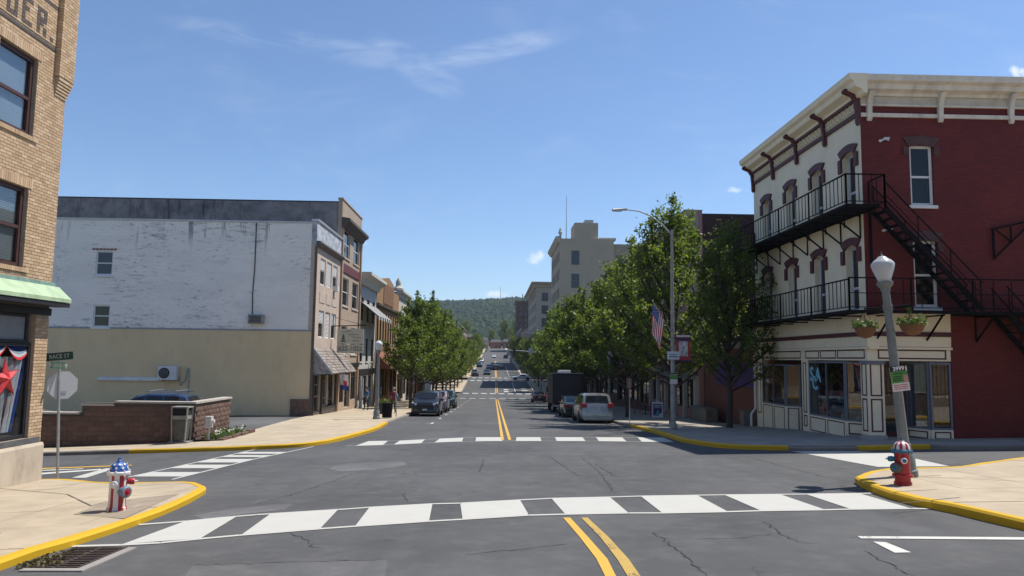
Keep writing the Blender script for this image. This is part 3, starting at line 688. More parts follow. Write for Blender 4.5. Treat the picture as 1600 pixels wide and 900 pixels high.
so = put(st, 'star', mat('red_tinsel', (.62, .02, .025), .3, .3, 60, .8, 150, spec=.8), base=c0); tag(so, 'large red tinsel star hanging in the left shop window', 'star decoration')

# ---------------------------------------------------------------- white and cream-sided building beyond the car park
def shell(root, side, X, y0, y1, z0, z1, depth, body, roofm, inset=.31):
    xs = (X - depth, X - inset) if side == 'L' else (X + inset, X + depth)
    b = put(MB().box(xs[0], xs[1], y0 + .004, y1 - .004, z0, z1 - .25), 'wall', body, root); put(MB().box(xs[0], xs[1], y0 + .01, y1 - .01, z1 - .249, z1 - .15), 'roof', roofm, root); return b
ROOF = mat('roof_tar', (.05, .05, .052), .9, .2)
WX, WY = -11.3, 46.2; F = FL(WX); zw = g(WX, WY) - .3
m_, nt_, b_ = newmat('weathered_white_block'); v = wallvec(nt_)
t = nd(nt_, 'ShaderNodeTexBrick', {'offset': .5}, Vector=v, Color1=(.90, .84, .76, 1), Color2=(.86, .80, .73, 1), Mortar=(.78, .73, .66, 1), Scale=1., Mortar_Size=.008, Brick_Width=.42, Row_Height=.205)
nz1 = noise(nt_, vmul(nt_, v, (.9, 4.2, 1)), 1., 8, .75, .5); nz2 = noise(nt_, v, .23, 4, .6); nz3 = noise(nt_, vmul(nt_, v, (1.5, .12, 1)), 1., 5, .65); nz4 = noise(nt_, vmul(nt_, v, (2.5, 7, 1)), 1., 6, .7)
spv = nd(nt_, 'ShaderNodeSeparateXYZ', None, i0=v)
hgt = sstep(nt_, spv.outputs[1], 3.5, 10.5); edge = sstep(nt_, spv.outputs[1], 8.0, 10.3)
f1 = mth(nt_, 'MULTIPLY', sstep(nt_, mth(nt_, 'ADD', nz1, mth(nt_, 'MULTIPLY', mth(nt_, 'SUBTRACT', nz2, .5), .5)), .54, .69), .6)
f2 = mth(nt_, 'MULTIPLY', mth(nt_, 'MULTIPLY', sstep(nt_, nz3, .57, .66), edge), .7)
f3 = mth(nt_, 'MULTIPLY', sstep(nt_, nz4, .56, .68), sstep(nt_, nz2, .40, .58))
cc = mixc(nt_, mth(nt_, 'MULTIPLY', sstep(nt_, noise(nt_, vmul(nt_, v, (.35, .9, 1)), 1., 5, .6), .35, .7), .45), t.outputs[0], (.70, .66, .61))
cc = mixc(nt_, f1, cc, (.20, .195, .20)); cc = mixc(nt_, f2, cc, (.09, .085, .09)); cc = mixc(nt_, mth(nt_, 'MULTIPLY', f3, .85), cc, (.13, .105, .10))
setb(nt_, b_, Base_Color=cc, Roughness=.85, Specular_IOR_Level=.2); bumpn(nt_, b_, mth(nt_, 'ADD', mth(nt_, 'SUBTRACT', 1., t.outputs[1]), mth(nt_, 'MULTIPLY', nz1, .5)), .16, .012); WBLK = m_
STUC = mat('beige_stucco', (.50, .40, .32), .85, .08, 1.5, .1, 30, dirt=.12)
SIDING = mat('cream_siding', (.74, .57, .33), .6, .05, .7, dirt=.08); ALU = mat('aluminium_frame', (.30, .30, .29), .45, .1, metal=.4); BRONZE = mat('dark_bronze_frame', (.05, .045, .042), .45, .15)
wb_ = thing('white_building', 'three storey building with weathered white side wall above cream siding', 'building', (WX, WY, zw))
FS = FC(WY); h1, h2 = (-24.95, -23.88, 6.95, 8.48), (-24.9, -23.86, 3.72, 5.1)
mb = MB(); wall(mb, FS, -31, WX - .31, 3.7, 10.43, -.3, 0, [h1, h2]); put(mb, 'side_wall', WBLK, wb_)
put(MB().fbox(FS, -31, WX - .06, -.32, .05, 10.43, 10.55), 'coping', mat('coping_metal', (.5, .5, .5), .5, .1), wb_)
put(MB().fbox(FS, -31, WX - .02, -.02, .05, 3.62, 3.72), 'drip_edge', mat('grey_flashing', (.30, .30, .31), .5, .15), wb_)
put(MB().fbox(FS, -31, WX - .3, -.3, -.02, -2., 3.62), 'lower_wall', SIDING, wb_)
z = -1.55; bd = None
while z < 3.6:
    if bd is None: bd = put(MB().fprism(lambda u, n, zz: (u, -n, zz), [(-.018, .125), (.004, .125), (.042, 0), (-.018, 0)], 0, 19.6), 'siding_board', SIDING, wb_, local=True); o = bd
    else: o = copy_obj(bd, wb_)
    o.location = (-31 - WX, 0, z - zw); z += .125
window(wb_, FS, h1, WHITE, GLASSB, .09, .08, (.5,), (), WHITE); window(wb_, FS, h2, WHITE, GLASS, .09, .08, (.5,), (), WHITE, None)
lt = MB()
for k in range(7): lt.fbox(FS, -25.2 + k * .22, -25.02 + k * .22, -.01, .012, 8.52, 8.64)
put(lt, 'brick_lintel', mat('old_red_brick', (.22, .10, .075), .85, .3, 12), wb_)
shell(wb_, 'L', WX, WY + .3, 53.58, zw, 10.4, 19.5, WBLK, ROOF)
hw = []
for z0, z1 in ((6.72, 8.45), (3.3, 5.06)):
    for u0 in (47.5, 49.35, 51.2): hw.append((u0, u0 + 1.45, z0, z1))
gd = [(46.9, 48.6, -1.5, .95), (48.9, 50.6, -1.2, .95), (50.9, 52.6, -1.5, .95)]
mb = MB(); wall(mb, F, WY, 53.56, zw, 9.12, -.3, 0, hw + gd); put(mb, 'front_wall', STUC, wb_)
LOUV = mat('white_louvre', (.72, .72, .70), .6, .04)
for i, h in enumerate(hw):
    w = window(wb_, F, h, WHITE, GLASS, .08, .08, () if i % 3 == 1 else (.55,), ()); mb = MB(); zz = h[3] - .09; lim = h[2] + .1 if i % 3 == 1 else h[2] + .98
    while zz > lim: mb.fbox(F, h[0] + .09, h[1] - .09, -.10, -.065, zz - .07, zz - .015); zz -= .09
    put(mb, 'louvre', LOUV, w)
for i, h in enumerate(hw[:3]): put(MB().fbox(F, h[0], h[1], 0, .03, 5.55, 6.25), 'spandrel_panel', STUC, wb_, bevel=.012)
put(MB().fbox(F, 51.45, 52.0, -.05, .3, 6.62, 6.98), 'window_air_conditioner', mat('ac_white', (.6, .6, .58), .5, .05), wb_)
put(MB().fprism(F, [(-.3, 9.12), (.02, 9.12), (.02, 10.6), (-.3, 10.6)], WY - .005, 53.56), 'parapet', mat('parapet_grey_blue', (.40, .42, .45), .8, .35, 2.2, dirt=.25), wb_)
put(MB().fprism(F, [(.022, 9.0), (.12, 9.02), (.30, 9.22), (.30, 9.32), (.022, 9.34)], WY - .1, 53.6), 'cornice', mat('brown_cornice', (.13, .11, .10), .8, .2), wb_)
put(MB().fprism(F, [(-.33, 10.6), (.10, 10.6), (.14, 10.72), (-.33, 10.72)], WY - .06, 53.62), 'coping', mat('pale_coping', (.60, .61, .62), .6, .1), wb_)
put(MB().fbox(F, WY - .07, WY - .003, -.05, .10, zw, 9.0), 'corner_trim', mat('rusty_pipe', (.12, .09, .075), .7, .3, 8), wb_)
# shingled canopy over the shop front
SHG = mat('wood_shingle', (.22, .185, .155), .9, .3, 6, .3, 50)
can = put(MB().fprism(F, [(.02, 2.5), (.02, 2.42), (1.22, .98), (1.28, 1.02), (.06, 2.56)], WY + .05, 54.1), 'canopy', mat('canopy_board', (.30, .27, .25), .8, .2), wb_)
m_, nt_, b_ = newmat('wood_shingles'); gm = nd(nt_, 'ShaderNodeNewGeometry'); cc = mixc(nt_, gm.outputs['Random Per Island'], (.12, .10, .085), (.32, .275, .235)); setb(nt_, b_, Base_Color=cc, Roughness=.9)
sh = MB(); rs = random.Random(2)
for r in range(9):
    u = WY + .04 - .12 * (r % 2)
    while u < 54.1:
        w_ = rs.uniform(.17, .27); t0, t1 = r / 9, (r + 1.25) / 9
        p = lambda t, e: (.05 + 1.25 * (1 - t) + e * .75, 1.03 + 1.53 * t + e * .62)
        n0, z0 = p(t0, .045); n1, z1 = p(t1, .012); a, b = max(u, WY + .04), min(u + w_ - .012, 54.12)
        if b > a: sh.hexa([F(a, n0, z0), F(b, n0, z0), F(b, n1, z1), F(a, n1, z1), F(a, n0 - .02, z0 - .025), F(b, n0 - .02, z0 - .025), F(b, n1 - .01, z1 - .012), F(a, n1 - .01, z1 - .012)])
        u += w_
stuff(put(sh, 'shingles', m_, can))
put(MB().prism([F(WY + .06, .02, 2.42), F(WY + .06, 1.2, 1.0), F(WY + .06, .02, .95)], [F(WY + .14, .02, 2.42), F(WY + .14, 1.2, 1.0), F(WY + .14, .02, .95)]), 'gable_board', mat('weathered_board', (.28, .26, .25), .85, .3, 5), can)
put(MB().bar(F(WY + .02, .04, 2.58), F(WY + .02, 1.3, 1.0), .06, .12), 'barge_board', mat('barge_grey', (.36, .37, .38), .7, .1), can)
put(MB().fbox(F, WY + .1, 54.1, .01, 1.2, .93, .985), 'soffit', FASC, can)
for i, h in enumerate(gd):
    w = window(wb_, F, h, ALU if i < 2 else BRONZE, GLASS, .09, .1, (.42, .72) if i == 0 else (.25, .75), (.5,) if i == 1 else (), name='shop_door' if i != 1 else 'shop_window')
put(MB().fbox(F, 48.65, 52.8, .003, .12, -1.9, -1.25), 'stall_riser', mat('dark_tile', (.06, .045, .04), .4, .4, 7), wb_)
for u in (46.35, 48.7, 52.9): put(MB().fbox(F, u, u + .16, .0035, .14, -2., .93), 'shop_pilaster', BRONZE, wb_)
put(MB().fbox(FS, -12.5, -11.32, .03, .16, -2., -.55), 'wooden_skirting', mat('brown_planks', (.16, .10, .07), .8, .3, 5), wb_)
# fittings on the side wall
ac = thing('air_conditioner', 'grey window air conditioner poking out of the white side wall', 'air conditioner', (-14.8, WY, 4.02))
put(MB().fbox(FS, -15.25, -14.32, .005, .42, 4.05, 4.62), 'casing', mat('ac_beige', (.30, .29, .27), .6, .15), ac, bevel=.02); gr = MB()
for k in range(7): gr.fbox(FS, -15.15, -14.42, .42, .44, 4.12 + k * .065, 4.15 + k * .065)
put(gr, 'grille', FASC, ac)
tag(put(MB().tube([FS(-15.1, .03, 10.4), FS(-15.08, .03, 7.5), FS(-15.14, .03, 6), FS(-15.1, .03, 4.65)], .035, 6), 'cable', mat('dark_cable', (.06, .055, .05), .7), base=(-15.1, WY, 4.65)), 'dark cable running down the white wall to the window air conditioner', 'cable')
co = thing('condenser_unit', 'white outdoor condenser unit with round fan on the cream siding', 'air conditioner', (-20, WY, .5))
CW = mat('condenser_white', (.62, .62, .60), .5, .05); put(MB().fbox(FS, -20.52, -19.38, .12, .5, .52, 1.38), 'casing', CW, co, bevel=.03)
Mf = frame_m(FS(-20.12, .505, .95), (1, 0, 0), (0, 0, 1)); put(MB().lathe([(.33, 0), (.33, .012), (.30, .02)], 24, Mf), 'fan_grille', FASC, co); ring = MB()
for r in (.08, .16, .24): ring.tube([Mf @ Vector((r * math.cos(a), r * math.sin(a), .03)) for a in lin(0, 2 * math.pi, 20)], .008, 4, cap=False)
put(ring, 'fan_guard', GALV, co)
for u in (-20.3, -19.6): put(MB().fbox(FS, u, u + .06, .03, .5, .46, .515), 'wall_bracket', GALV, co)
tag(put(MB().fbox(FS, -24.3, -20.54, .03, .16, .46, .68), 'line_duct', WHITE, base=FS(-22, 0, .46)), 'long white duct running left from the outdoor condenser', 'duct')
tag(put(MB().tube([FS(-18.8, .06, -.9), FS(-18.8, .06, 1.25), FS(-18.9, .06, 1.25), FS(-18.95, .06, .6), FS(-19.25, .09, .2), FS(-19.36, .1, .75)], .035, 6), 'conduit', GALV, base=FS(-18.8, 0, -.9)), 'grey conduit pipe rising beside the outdoor condenser', 'pipe')

# ---------------------------------------------------------------- generic street building
def shopfront(root, F, u0, u1, z0, z1, fm, gl=GLASS, n=3, door=1, bulk=.5, sign=None):
    w = (u1 - u0) / n
    for i in range(n):
        a, b = u0 + i * w + .12, u0 + (i + 1) * w - .12
        if i == door: window(root, F, (a, b, z0 + .03, z1), fm, gl, .11, .28, (.3,), (), name='shop_door')
        else: window(root, F, (a, b, z0 + bulk, z1), fm, gl, .08, .12, (.78,), (.5,), name='shop_window')
    if sign: put(MB().fbox(F, u0 - .05, u1 + .05, .003, .14, z1 + .1, z1 + .62), 'sign_board', sign, root)
    return [(u0 + i * w + .12, u0 + (i + 1) * w - .12, z0 + (.03 if i == door else bulk), z1) for i in range(n)]
def street_building(name, label, side, X, y0, y1, z1, depth, front, body, rows, cols, cor=None, fm=WHITE, shop=None, shopn=3, sign=None, wfrac=.5, ccol=None, sill=True, floor0=3.3, gl=GLASS, sidewin=None, bars=(.5,)):
    F = FL(X) if side == 'L' else FR(X); zb = min(g(X, y0), g(X, y1)) - .1; gz = max(g(X, y0), g(X, y1)) + .16
    r = thing(name, label, 'building', (X, y0, zb)); holes = []; L = y1 - y0; w = L / cols
    hs = (z1 - 1.0 - (gz + floor0)) / max(1, rows)
    for j in range(rows):
        for i in range(cols):
            c = y0 + (i + .5) * w; za = gz + floor0 + .5 + j * hs; holes.append((c - w * wfrac / 2, c + w * wfrac / 2, za, za + hs * .58))
    sh_ = []
    if shop:
        sh_ = shopfront(r, F, y0 + .4, y1 - .4, gz, gz + floor0 - .75, shop, n=shopn, sign=sign, door=shopn // 2)
    mb = MB(); wall(mb, F, y0 + .002, y1 - .002, zb, z1, -.3, 0, holes + sh_); put(mb, 'front_wall', front, r)
    for h in holes: window(r, F, h, fm, gl, .07, .1, bars, (), ccol or CONC if sill else None)
    shell(r, side, X, y0, y1, zb, z1, depth, body, ROOF, .301)
    if cor:
        e, d = cor; put(MB().fprism(F, [(.004, z1 - d), (e * .25, z1 - d), (e * .45, z1 - d * .55), (e, z1 - d * .2), (e, z1 + .08), (-.32, z1 + .08), (-.32, z1 + .004), (.004, z1 + .004)], y0 - .05, y1 + .05), 'cornice', ccol or CONC, r)
    if sidewin:
        Fs = FC(y0)
        for h in sidewin:
            put(MB().fbox(Fs, h[0], h[1], .0, .03, h[2], h[3]), 'window', fm, r); put(MB().fbox(Fs, h[0] + .08, h[1] - .08, .03, .04, h[2] + .08, h[3] - .08), 'pane', gl, r)
    return r, F, gz
GREYB = brick('dark_grey_parged_brick', (.30, .285, .29), (.40, .31, .30), (.33, .32, .32), .21, .07, .01, var=.95, stain=.95)
TANF = brick('tan_front_brick', (.50, .385, .28), (.44, .335, .24), (.44, .36, .29), .21, .07, .008)
r, F, gz = street_building('brick_building', 'tall tan brick building with dark cornice behind the white walled one', 'L', WX, 53.6, 61.5, 13.62, 22, TANF, GREYB, 3, 2, None, WHITE, BRONZE, 3, None, .62, mat('tan_stone', (.46, .38, .29), .8, .1), True, 3.6)
put(MB().fprism(F, [(.004, 11.5), (.2, 11.55), (.3, 11.8), (.6, 12.0), (.6, 12.2), (.004, 12.3)], 53.5, 61.6), 'cornice', mat('dark_brown_cornice', (.075, .06, .055), .7, .2), r)
put(MB().fbox(F, 53.55, 61.55, -.34, .06, 13.62, 13.74), 'coping', mat('coping_tan', (.40, .33, .27), .8, .1), r)
put(MB().fbox(F, 54.2, 60.9, .003, .08, 8.35, 9.0), 'spandrel_panel', mat('maroon_spandrel', (.13, .035, .035), .6, .2), r)
for u in (53.62, 61.1): put(MB().fbox(F, u, u + .38, .0035, .13, zw, 11.5), 'pilaster', mat('brown_pilaster', (.36, .25, .175), .8, .15), r)
put(MB().fbox(F, 53.7, 61.4, .0042, .16, 1.3, 1.6), 'sign_band', FASC, r)
WSTUC = mat('white_stucco', (.46, .45, .43), .8, .06, 2., dirt=.1)
r, F, gz = street_building('white_building', 'narrow white building with striped upper awning and deep cornice', 'L', WX, 61.55, 70.2, 9.1, 18, WSTUC, GREYB, 2, 3, (.95, .9), BLACK, FASC, 3, FASC, .45, mat('cream_cornice', (.52, .49, .43), .8, .1))
for k in range(12):
    a, b = 61.9 + k * .68, 61.9 + (k + 1) * .68; put(MB().fprism(F, [(.02, 6.75), (1.5, 5.55), (1.5, 5.25), (1.46, 5.25), (1.46, 5.5), (.02, 6.68)], a, b), 'awning_stripe', WSTUC if k % 2 else mat('awning_black', (.03, .03, .032), .8, .1), r)
for u in (61.7, 64.3, 67., 69.9): put(MB().tube([F(u, .3, gz), F(u, .3, gz + .1), F(u, .3, gz + 2.6)], [.16, .11, .10], 10), 'column', WSTUC, r)
ORB = brick('orange_tan_brick', (.40, .225, .10), (.33, .175, .075), (.34, .26, .18), .21, .07, .008, stain=.3)
r, F, gz = street_building('brick_building', 'orange tan brick building with gabled parapet and tiled lower awning', 'L', WX + .05, 70.25, 86.4, 9.25, 18, ORB, ORB, 1, 9, None, FASC, FASC, 5, None, .55, None, True, 5.4)
put(MB().prism([F(a, -.3, b) for a, b in ((73.2, 9.25), (82.4, 9.25), (81.6, 10.0), (78, 10.45), (74.2, 10.0))], [F(a, 0, b) for a, b in ((73.2, 9.25), (82.4, 9.25), (81.6, 10.0), (78, 10.45), (74.2, 10.0))]), 'gable_parapet', ORB, r)
put(MB().fbox(F, 74.3, 81.4, .003, .06, 7.5, 9.6), 'brick_panel', brick('darker_orange_brick', (.27, .13, .055), (.22, .10, .045), (.25, .19, .13), .21, .07, .008), r)
put(MB().fprism(F, [(.004, 7.0), (.25, 7.0), (.3, 7.2), (.004, 7.3)], 70.2, 86.4), 'string_course', mat('dark_course', (.12, .09, .07), .8, .1), r)
put(MB().fprism(F, [(.02, 2.6), (1.3, 1.1), (1.3, .95), (.02, 1.0)], 70.6, 86.2), 'tiled_awning', mat('red_brown_tile', (.23, .09, .055), .8, .25, 8, .3, 20), r)
STN = mat('pale_stone', (.48, .43, .36), .85, .12, 1.5, .2, 20, dirt=.15)
r, F, gz = street_building('stone_building', 'pale stone fronted building with ornate finial above the left trees', 'L', WX, 86.5, 96, 9.9, 18, STN, ORB, 2, 3, (.5, .8), WHITE, FASC, 3, FASC, .45, STN)
put(MB().lathe([(.55, 0), (.6, .3), (.3, .6), (.35, 1.0), (.1, 1.5), (.0, 1.7)], 10, Matrix.Translation(F(87.4, -.2, 9.95))), 'finial', STN, r, smooth=True)
gen = random.Random(11)
PAL = [brick('row_brick_red', (.26, .09, .065), (.20, .07, .05), (.25, .2, .17)), brick('row_brick_brown', (.20, .11, .075), (.16, .09, .06), (.22, .19, .16)), STUC, brick('row_brick_tan', (.40, .29, .2), (.35, .25, .17), (.32, .28, .24)), WSTUC]
desc = ['red brick', 'brown brick', 'beige stucco', 'tan brick', 'white stucco']
y = 96.1; k = 0
for (y0, y1, z1, p, where) in ((96.1, 105, 8, 3, 'just past the stone fronted one'), (105.1, 117, 9.2, 0, 'at the end of the first left block'), (131.5, 146, 7.5, 4, 'opening the second left block'), (146.2, 163, 9.5, 1, 'closing the second left block'), (180, 205, 9, 2, 'opening the third left block'), (205.5, 240, 12, 0, 'far down the left side behind the trees'), (241, 300, 13, 3, 'farthest long one on the left side')):
    street_building('row_building', desc[p] + ' shop building ' + where, 'L', WX, y0, y1, z1 + g(0, y0) * .3, 16, PAL[p], PAL[p], 2, max(3, int((y1 - y0) / 3.2)), (.4, .7), WHITE, FASC, max(3, int((y1 - y0) / 4)), PAL[(p + 1) % 5] if p != 4 else FASC, .45)

# ---------------------------------------------------------------- cream and red corner building on the right
CX, CY, CE = 13.2, 25.8, 36.85
zc = g(CX, CE) - .3; F, FS = FR(CX), FC(CY)
CREAM = mat('cream_paint', (.80, .71, .53), .7, .05, 1.2, .1, 30, dirt=.07); MAR = mat('maroon_trim', (.085, .025, .03), .6, .12)
m_, nt_, b_ = newmat('painted_red_brick'); v = wallvec(nt_)
t = nd(nt_, 'ShaderNodeTexBrick', {'offset': .5}, Vector=v, Color1=(.175, .028, .024, 1), Color2=(.130, .021, .019, 1), Mortar=(.080, .014, .014, 1), Scale=1., Mortar_Size=.008, Brick_Width=.21, Row_Height=.0725)
n1 = noise(nt_, v, .6, 5, .65); n2 = noise(nt_, vmul(nt_, v, (2.2, .3, 1)), 1., 5, .65); n3 = noise(nt_, vmul(nt_, v, (1, 9, 1)), 1.4, 6, .7)
spv = nd(nt_, 'ShaderNodeSeparateXYZ', None, i0=v)
cc = mixc(nt_, mth(nt_, 'MULTIPLY', sstep(nt_, n1, .35, .7), .4), t.outputs[0], (.07, .014, .018)); cc = mixc(nt_, mth(nt_, 'MULTIPLY', sstep(nt_, n2, .6, .75), .35), cc, (.05, .02, .022))
cc = mixc(nt_, mth(nt_, 'MULTIPLY', mth(nt_, 'MULTIPLY', sstep(nt_, n3, .62, .72), sstep(nt_, n1, .5, .66)), .5), cc, (.34, .12, .09))
setb(nt_, b_, Base_Color=cc, Roughness=.7, Specular_IOR_Level=.3); bumpn(nt_, b_, mth(nt_, 'ADD', mth(nt_, 'SUBTRACT', 1., t.outputs[1]), mth(nt_, 'MULTIPLY', n3, .4)), .55, .012); REDB = m_
cb = thing('corner_building', 'three storey corner building with cream front and dark red brick side', 'building', (CX, CY, zc))
DC = (26.75, 29.45, 32.2, 35.1); doors = [(c - .46, c + .46, 7.62, 9.95) for c in DC] + [(c - .46, c + .46, 3.98, 6.42) for c in DC]
mb = MB(); wall(mb, F, CY + .003, CE, 3.9, 11.5, -.35, 0, doors); put(mb, 'front_wall', CREAM, cb)
sw = [(14.97, 15.83, 7.8, 10.02), (14.97, 15.83, 4.12, 6.52), (21.4, 22.26, 7.8, 10.02), (21.4, 22.26, 4.12, 6.52)]
mb = MB(); wall(mb, FS, CX + .004, 34, 3.9, 12.4, -.35, 0, sw); wall(mb, FS, 16.17, 34, zc, 3.9, -.35, 0); put(mb, 'side_wall', REDB, cb)
put(MB().box(CX + .36, 34, CY + .36, CE, 3.6, 12.3), 'wall', REDB, cb); put(MB().box(16.6, 34, CY + .36, CE, zc, 3.6), 'wall', REDB, cb)
put(MB().box(CX - .3, 34, CY - .3, CE + .05, 12.445, 12.50), 'roof', mat('grey_roof_edge', (.32, .33, .35), .5, .15), cb)
PEEL = mat('peeling_cream', (.68, .62, .53), .75, .12, 2.5, dirt=.28)
put(MB().fprism(F, [(.003, 11.72), (.14, 11.72), (.2, 11.86), (.46, 11.98), (.5, 12.16), (.62, 12.24), (.66, 12.44), (.003, 12.44)], CY - .62, CE + .25), 'cornice', CREAM, cb)
put(MB().fbox(F, CY - .02, CE, .003, .05, 11.28, 11.715), 'frieze', mat('lattice_frieze', (.50, .42, .27), .8, .2, 20), cb)
lat = MB(); u = CY
while u < CE - .3: lat.bar(F(u, .06, 11.36), F(u + .3, .06, 11.66), .03).bar(F(u + .3, .06, 11.36), F(u, .06, 11.66), .03); u += .3
stuff(put(lat, 'lattice', CREAM, cb))
for z0, z1, e in ((11.10, 11.24, .09), (11.66, 11.78, .16)): put(MB().fbox(F, CY - .04, CE, .0035, e, z0, z1), 'trim_band', MAR, cb)
put(MB().fbox(F, CY, CE, .0032, .03, 11.242, 11.30), 'trim_band', mat('dark_grey_trim', (.10, .10, .12), .6), cb)
for u in (25.72, 28.45, 31.2, 33.95, 36.62):
    put(MB().fprism(F, [(.004, 10.78), (.08, 10.70), (.15, 10.8), (.16, 11.2), (.20, 11.6), (.32, 11.80), (.60, 11.90), (.64, 11.98), (.58, 12.06), (.004, 12.06)], u, u + .17), 'bracket', MAR, cb, bevel=.015)
put(MB().fprism(FS, [(.003, 11.80), (.12, 11.80), (.16, 11.9), (.36, 11.98), (.40, 12.14), (.55, 12.22), (.58, 12.44), (.003, 12.44)], CX - .02, 34), 'cornice', PEEL, cb)
put(MB().fbox(FS, CX + .005, 34, .003, .06, 11.50, 11.795), 'frieze', mat('cream_side_frieze', (.52, .47, .38), .8, .12, 3, dirt=.2), cb)
for z0, z1, e in ((11.03, 11.17, .08), (11.44, 11.50, .09)): put(MB().fbox(FS, CX + .006, 34, .0035, e, z0, z1), 'trim_band', PEEL, cb)
x = 13.42
while x < 30:
    put(MB().fprism(FS, [(.004, 10.92), (.07, 10.86), (.14, 10.94), (.15, 11.3), (.20, 11.6), (.34, 11.86), (.34, 11.92), (.004, 11.92)], x, x + .18), 'bracket', PEEL, cb, bevel=.02); x += 2.62
def hood(root, F, c, hw, z, zt, ear, m, rise=.14, th=.24, n1=.08):
    """segmental arch hood with drop ears"""
    o_, i_ = [], []
    for k in range(9):
        a = -1 + k / 4; o_.append((c + a * (hw + th), zt + rise * (1 - a * a) + .0)); i_.append((c + a * hw, z + rise * (1 - a * a)))
    mb = MB()
    for k in range(8): mb.prism([F(u, .003, w) for u, w in (o_[k], o_[k + 1], i_[k + 1], i_[k])], [F(u, n1, w) for u, w in (o_[k], o_[k + 1], i_[k + 1], i_[k])])
    for s in (-1, 1): mb.fbox(F, min(c + s * hw, c + s * (hw + th)), max(c + s * hw, c + s * (hw + th)), .0035, n1, z - ear, z)
    return put(mb, 'window_hood', m, root)
for i, h in enumerate(doors):
    d = window(cb, F, h, mat('grey_white_door', (.50, .52, .56), .6, .08), GLASS, .12, .22, (.36,), (), None, None, 'balcony_door'); hood(cb, F, (h[0] + h[1]) / 2, .50, h[3] - .12, h[3] + .16, .52, MAR)
GRH = mat('brown_grey_hood', (.085, .045, .045), .8, .2, 6)
for h in sw: window(cb, FS, h, WHITE, GLASS, .10, .12, (.48,), (), WHITE); hood(cb, FS, (h[0] + h[1]) / 2, .46, h[3] - .08, h[3] + .26, .30, GRH, .08, .2, .05)
# shop front: fascia wraps the corner, corner pillar stands free in front of a recessed door
SXE = 16.16
GBL = mat('blue_grey_frame', (.16, .175, .21), .6, .1)
for (FF, a, b) in ((F, CY - .13, CE + .02), (FS, CX + .0, SXE)):
    e0 = 0 if FF is FS else .0
    put(MB().fprism(FF, [(-.36, 2.66), (.02, 2.66), (.06, 2.7), (.08, 3.08), (.10, 3.84), (.14, 3.9), (-.36, 3.9)], a, b), 'fascia', CREAM, cb)
    put(MB().fbox(FF, a - .02, b + .02, .082, .135, 3.06, 3.22), 'maroon_moulding', MAR, cb); put(MB().fbox(FF, a - .015, b + .015, .072, .12, 2.60, 2.68), 'cream_moulding', CREAM, cb)
    put(MB().fbox(FF, a + .125, b, -.3, .01, 2.2, 2.66), 'panel_band', CREAM, cb)
def outline(FF, u0, u1, z0, z1, n=.012, w=.05, m=None, n0=-.002):
    mb = MB(); m = m or MAR
    mb.fbox(FF, u0, u1, n0, n, z0, z0 + w).fbox(FF, u0, u1, n0, n, z1 - w, z1).fbox(FF, u0, u0 + w, n0, n, z0 + w, z1 - w).fbox(FF, u1 - w, u1, n0, n, z0 + w, z1 - w)
    return put(mb, 'panel_outline', m, cb)
for a, b in ((26.0, 28.1), (28.2, 29.6), (29.7, 31.0), (31.5, 36.2)): outline(F, a, b, 2.26, 2.60, .022)
outline(FS, 13.55, 16.0, 2.26, 2.60, .022)
gs = g(CX, CY) + .15
# corner pillar
put(MB().box(13.16, 13.74, CY - .02, 26.28, gs - .3, 2.2), 'corner_pillar', CREAM, cb); FP = FR(13.16); FP2 = FC(CY - .02)
for z0, z1 in ((gs + .25, .86), (.95, 2.1)): outline(FP, 25.86, 26.2, z0, z1); outline(FP2, 13.24, 13.66, z0, z1)
put(MB().box(13.12, 13.78, CY - .06, 26.32, gs - .3, gs + .14), 'pillar_base', mat('grey_base', (.35, .34, .32), .8, .1), cb)
put(MB().box(13.12, 13.78, CY - .06, 26.32, 2.06, 2.19), 'pillar_cap', GBL, cb)
put(MB().box(13.75, 16.9, 26.7, 26.76, gs - .3, 2.2), 'recess_wall', GBL, cb)
put(MB().box(13.2, 16.1, 25.85, 29, 2.195, 2.26), 'porch_ceiling', CREAM, cb); put(MB().box(13.25, 16.1, 25.82, 27.6, gs - .3, gs + .02), 'porch_floor', CONC, cb)
FD = FC(26.70)
dr = window(cb, FD, (14.0, 14.98, gs + .02, 2.1), mat('maroon_door', (.07, .012, .025), .5, .1), SHOPG, .18, -.08, (), (), name='entrance_door'); put(MB().tube([FD(14.1, .13, .3), FD(14.1, .17, .35), FD(14.1, .17, .75), FD(14.1, .13, .8)], .015, 6), 'handle', GALV, dr)
put(MB().fbox(FD, 14.15, 14.85, .005, .02, gs + .2, 1.95), 'door_backing', DARK, dr)
def glazed(p, q, z0, z1, cols, name, gl=SHOPG, m=GBL, fw=.07, riser=None):
    """upright glazing between two ground points p and q"""
    p, q = Vector(p), Vector(q); d = (q - p); L = d.length; d.normalize(); nn = Vector((d.y, -d.x))
    G = lambda u, n, z: (p.x + d.x * u + nn.x * n, p.y + d.y * u + nn.y * n, z)
    w = window(cb, G, (0, L, z0, z1), m, gl, fw, .0, (), cols, None, None, name)
    if riser is not None:
        put(MB().fbox(G, 0, L, -.25, .02, riser, z0), 'stall_riser', CREAM, cb); put(MB().fbox(G, 0, L, .0205, .05, riser, riser + .16), 'riser_base', GBL, cb)
        n = max(1, round(L / 1.5))
        for i in range(n): outline(G, L * i / n + .09, L * (i + 1) / n - .09, riser + .22, z0 - .06, .034, .04, None, .0)
    return G, L, w
gz2 = g(CX, 29) + .15
G, L, wD = glazed((13.2, 30.72), (13.2, 27.58), -.06, 2.16, (.5,), 'display_window', riser=gz2 - .25)
G2, L2, _ = glazed((13.2, 27.56), (13.98, 26.72), -.06, 2.16, (), 'display_window', CLEAR, riser=gs - .2)
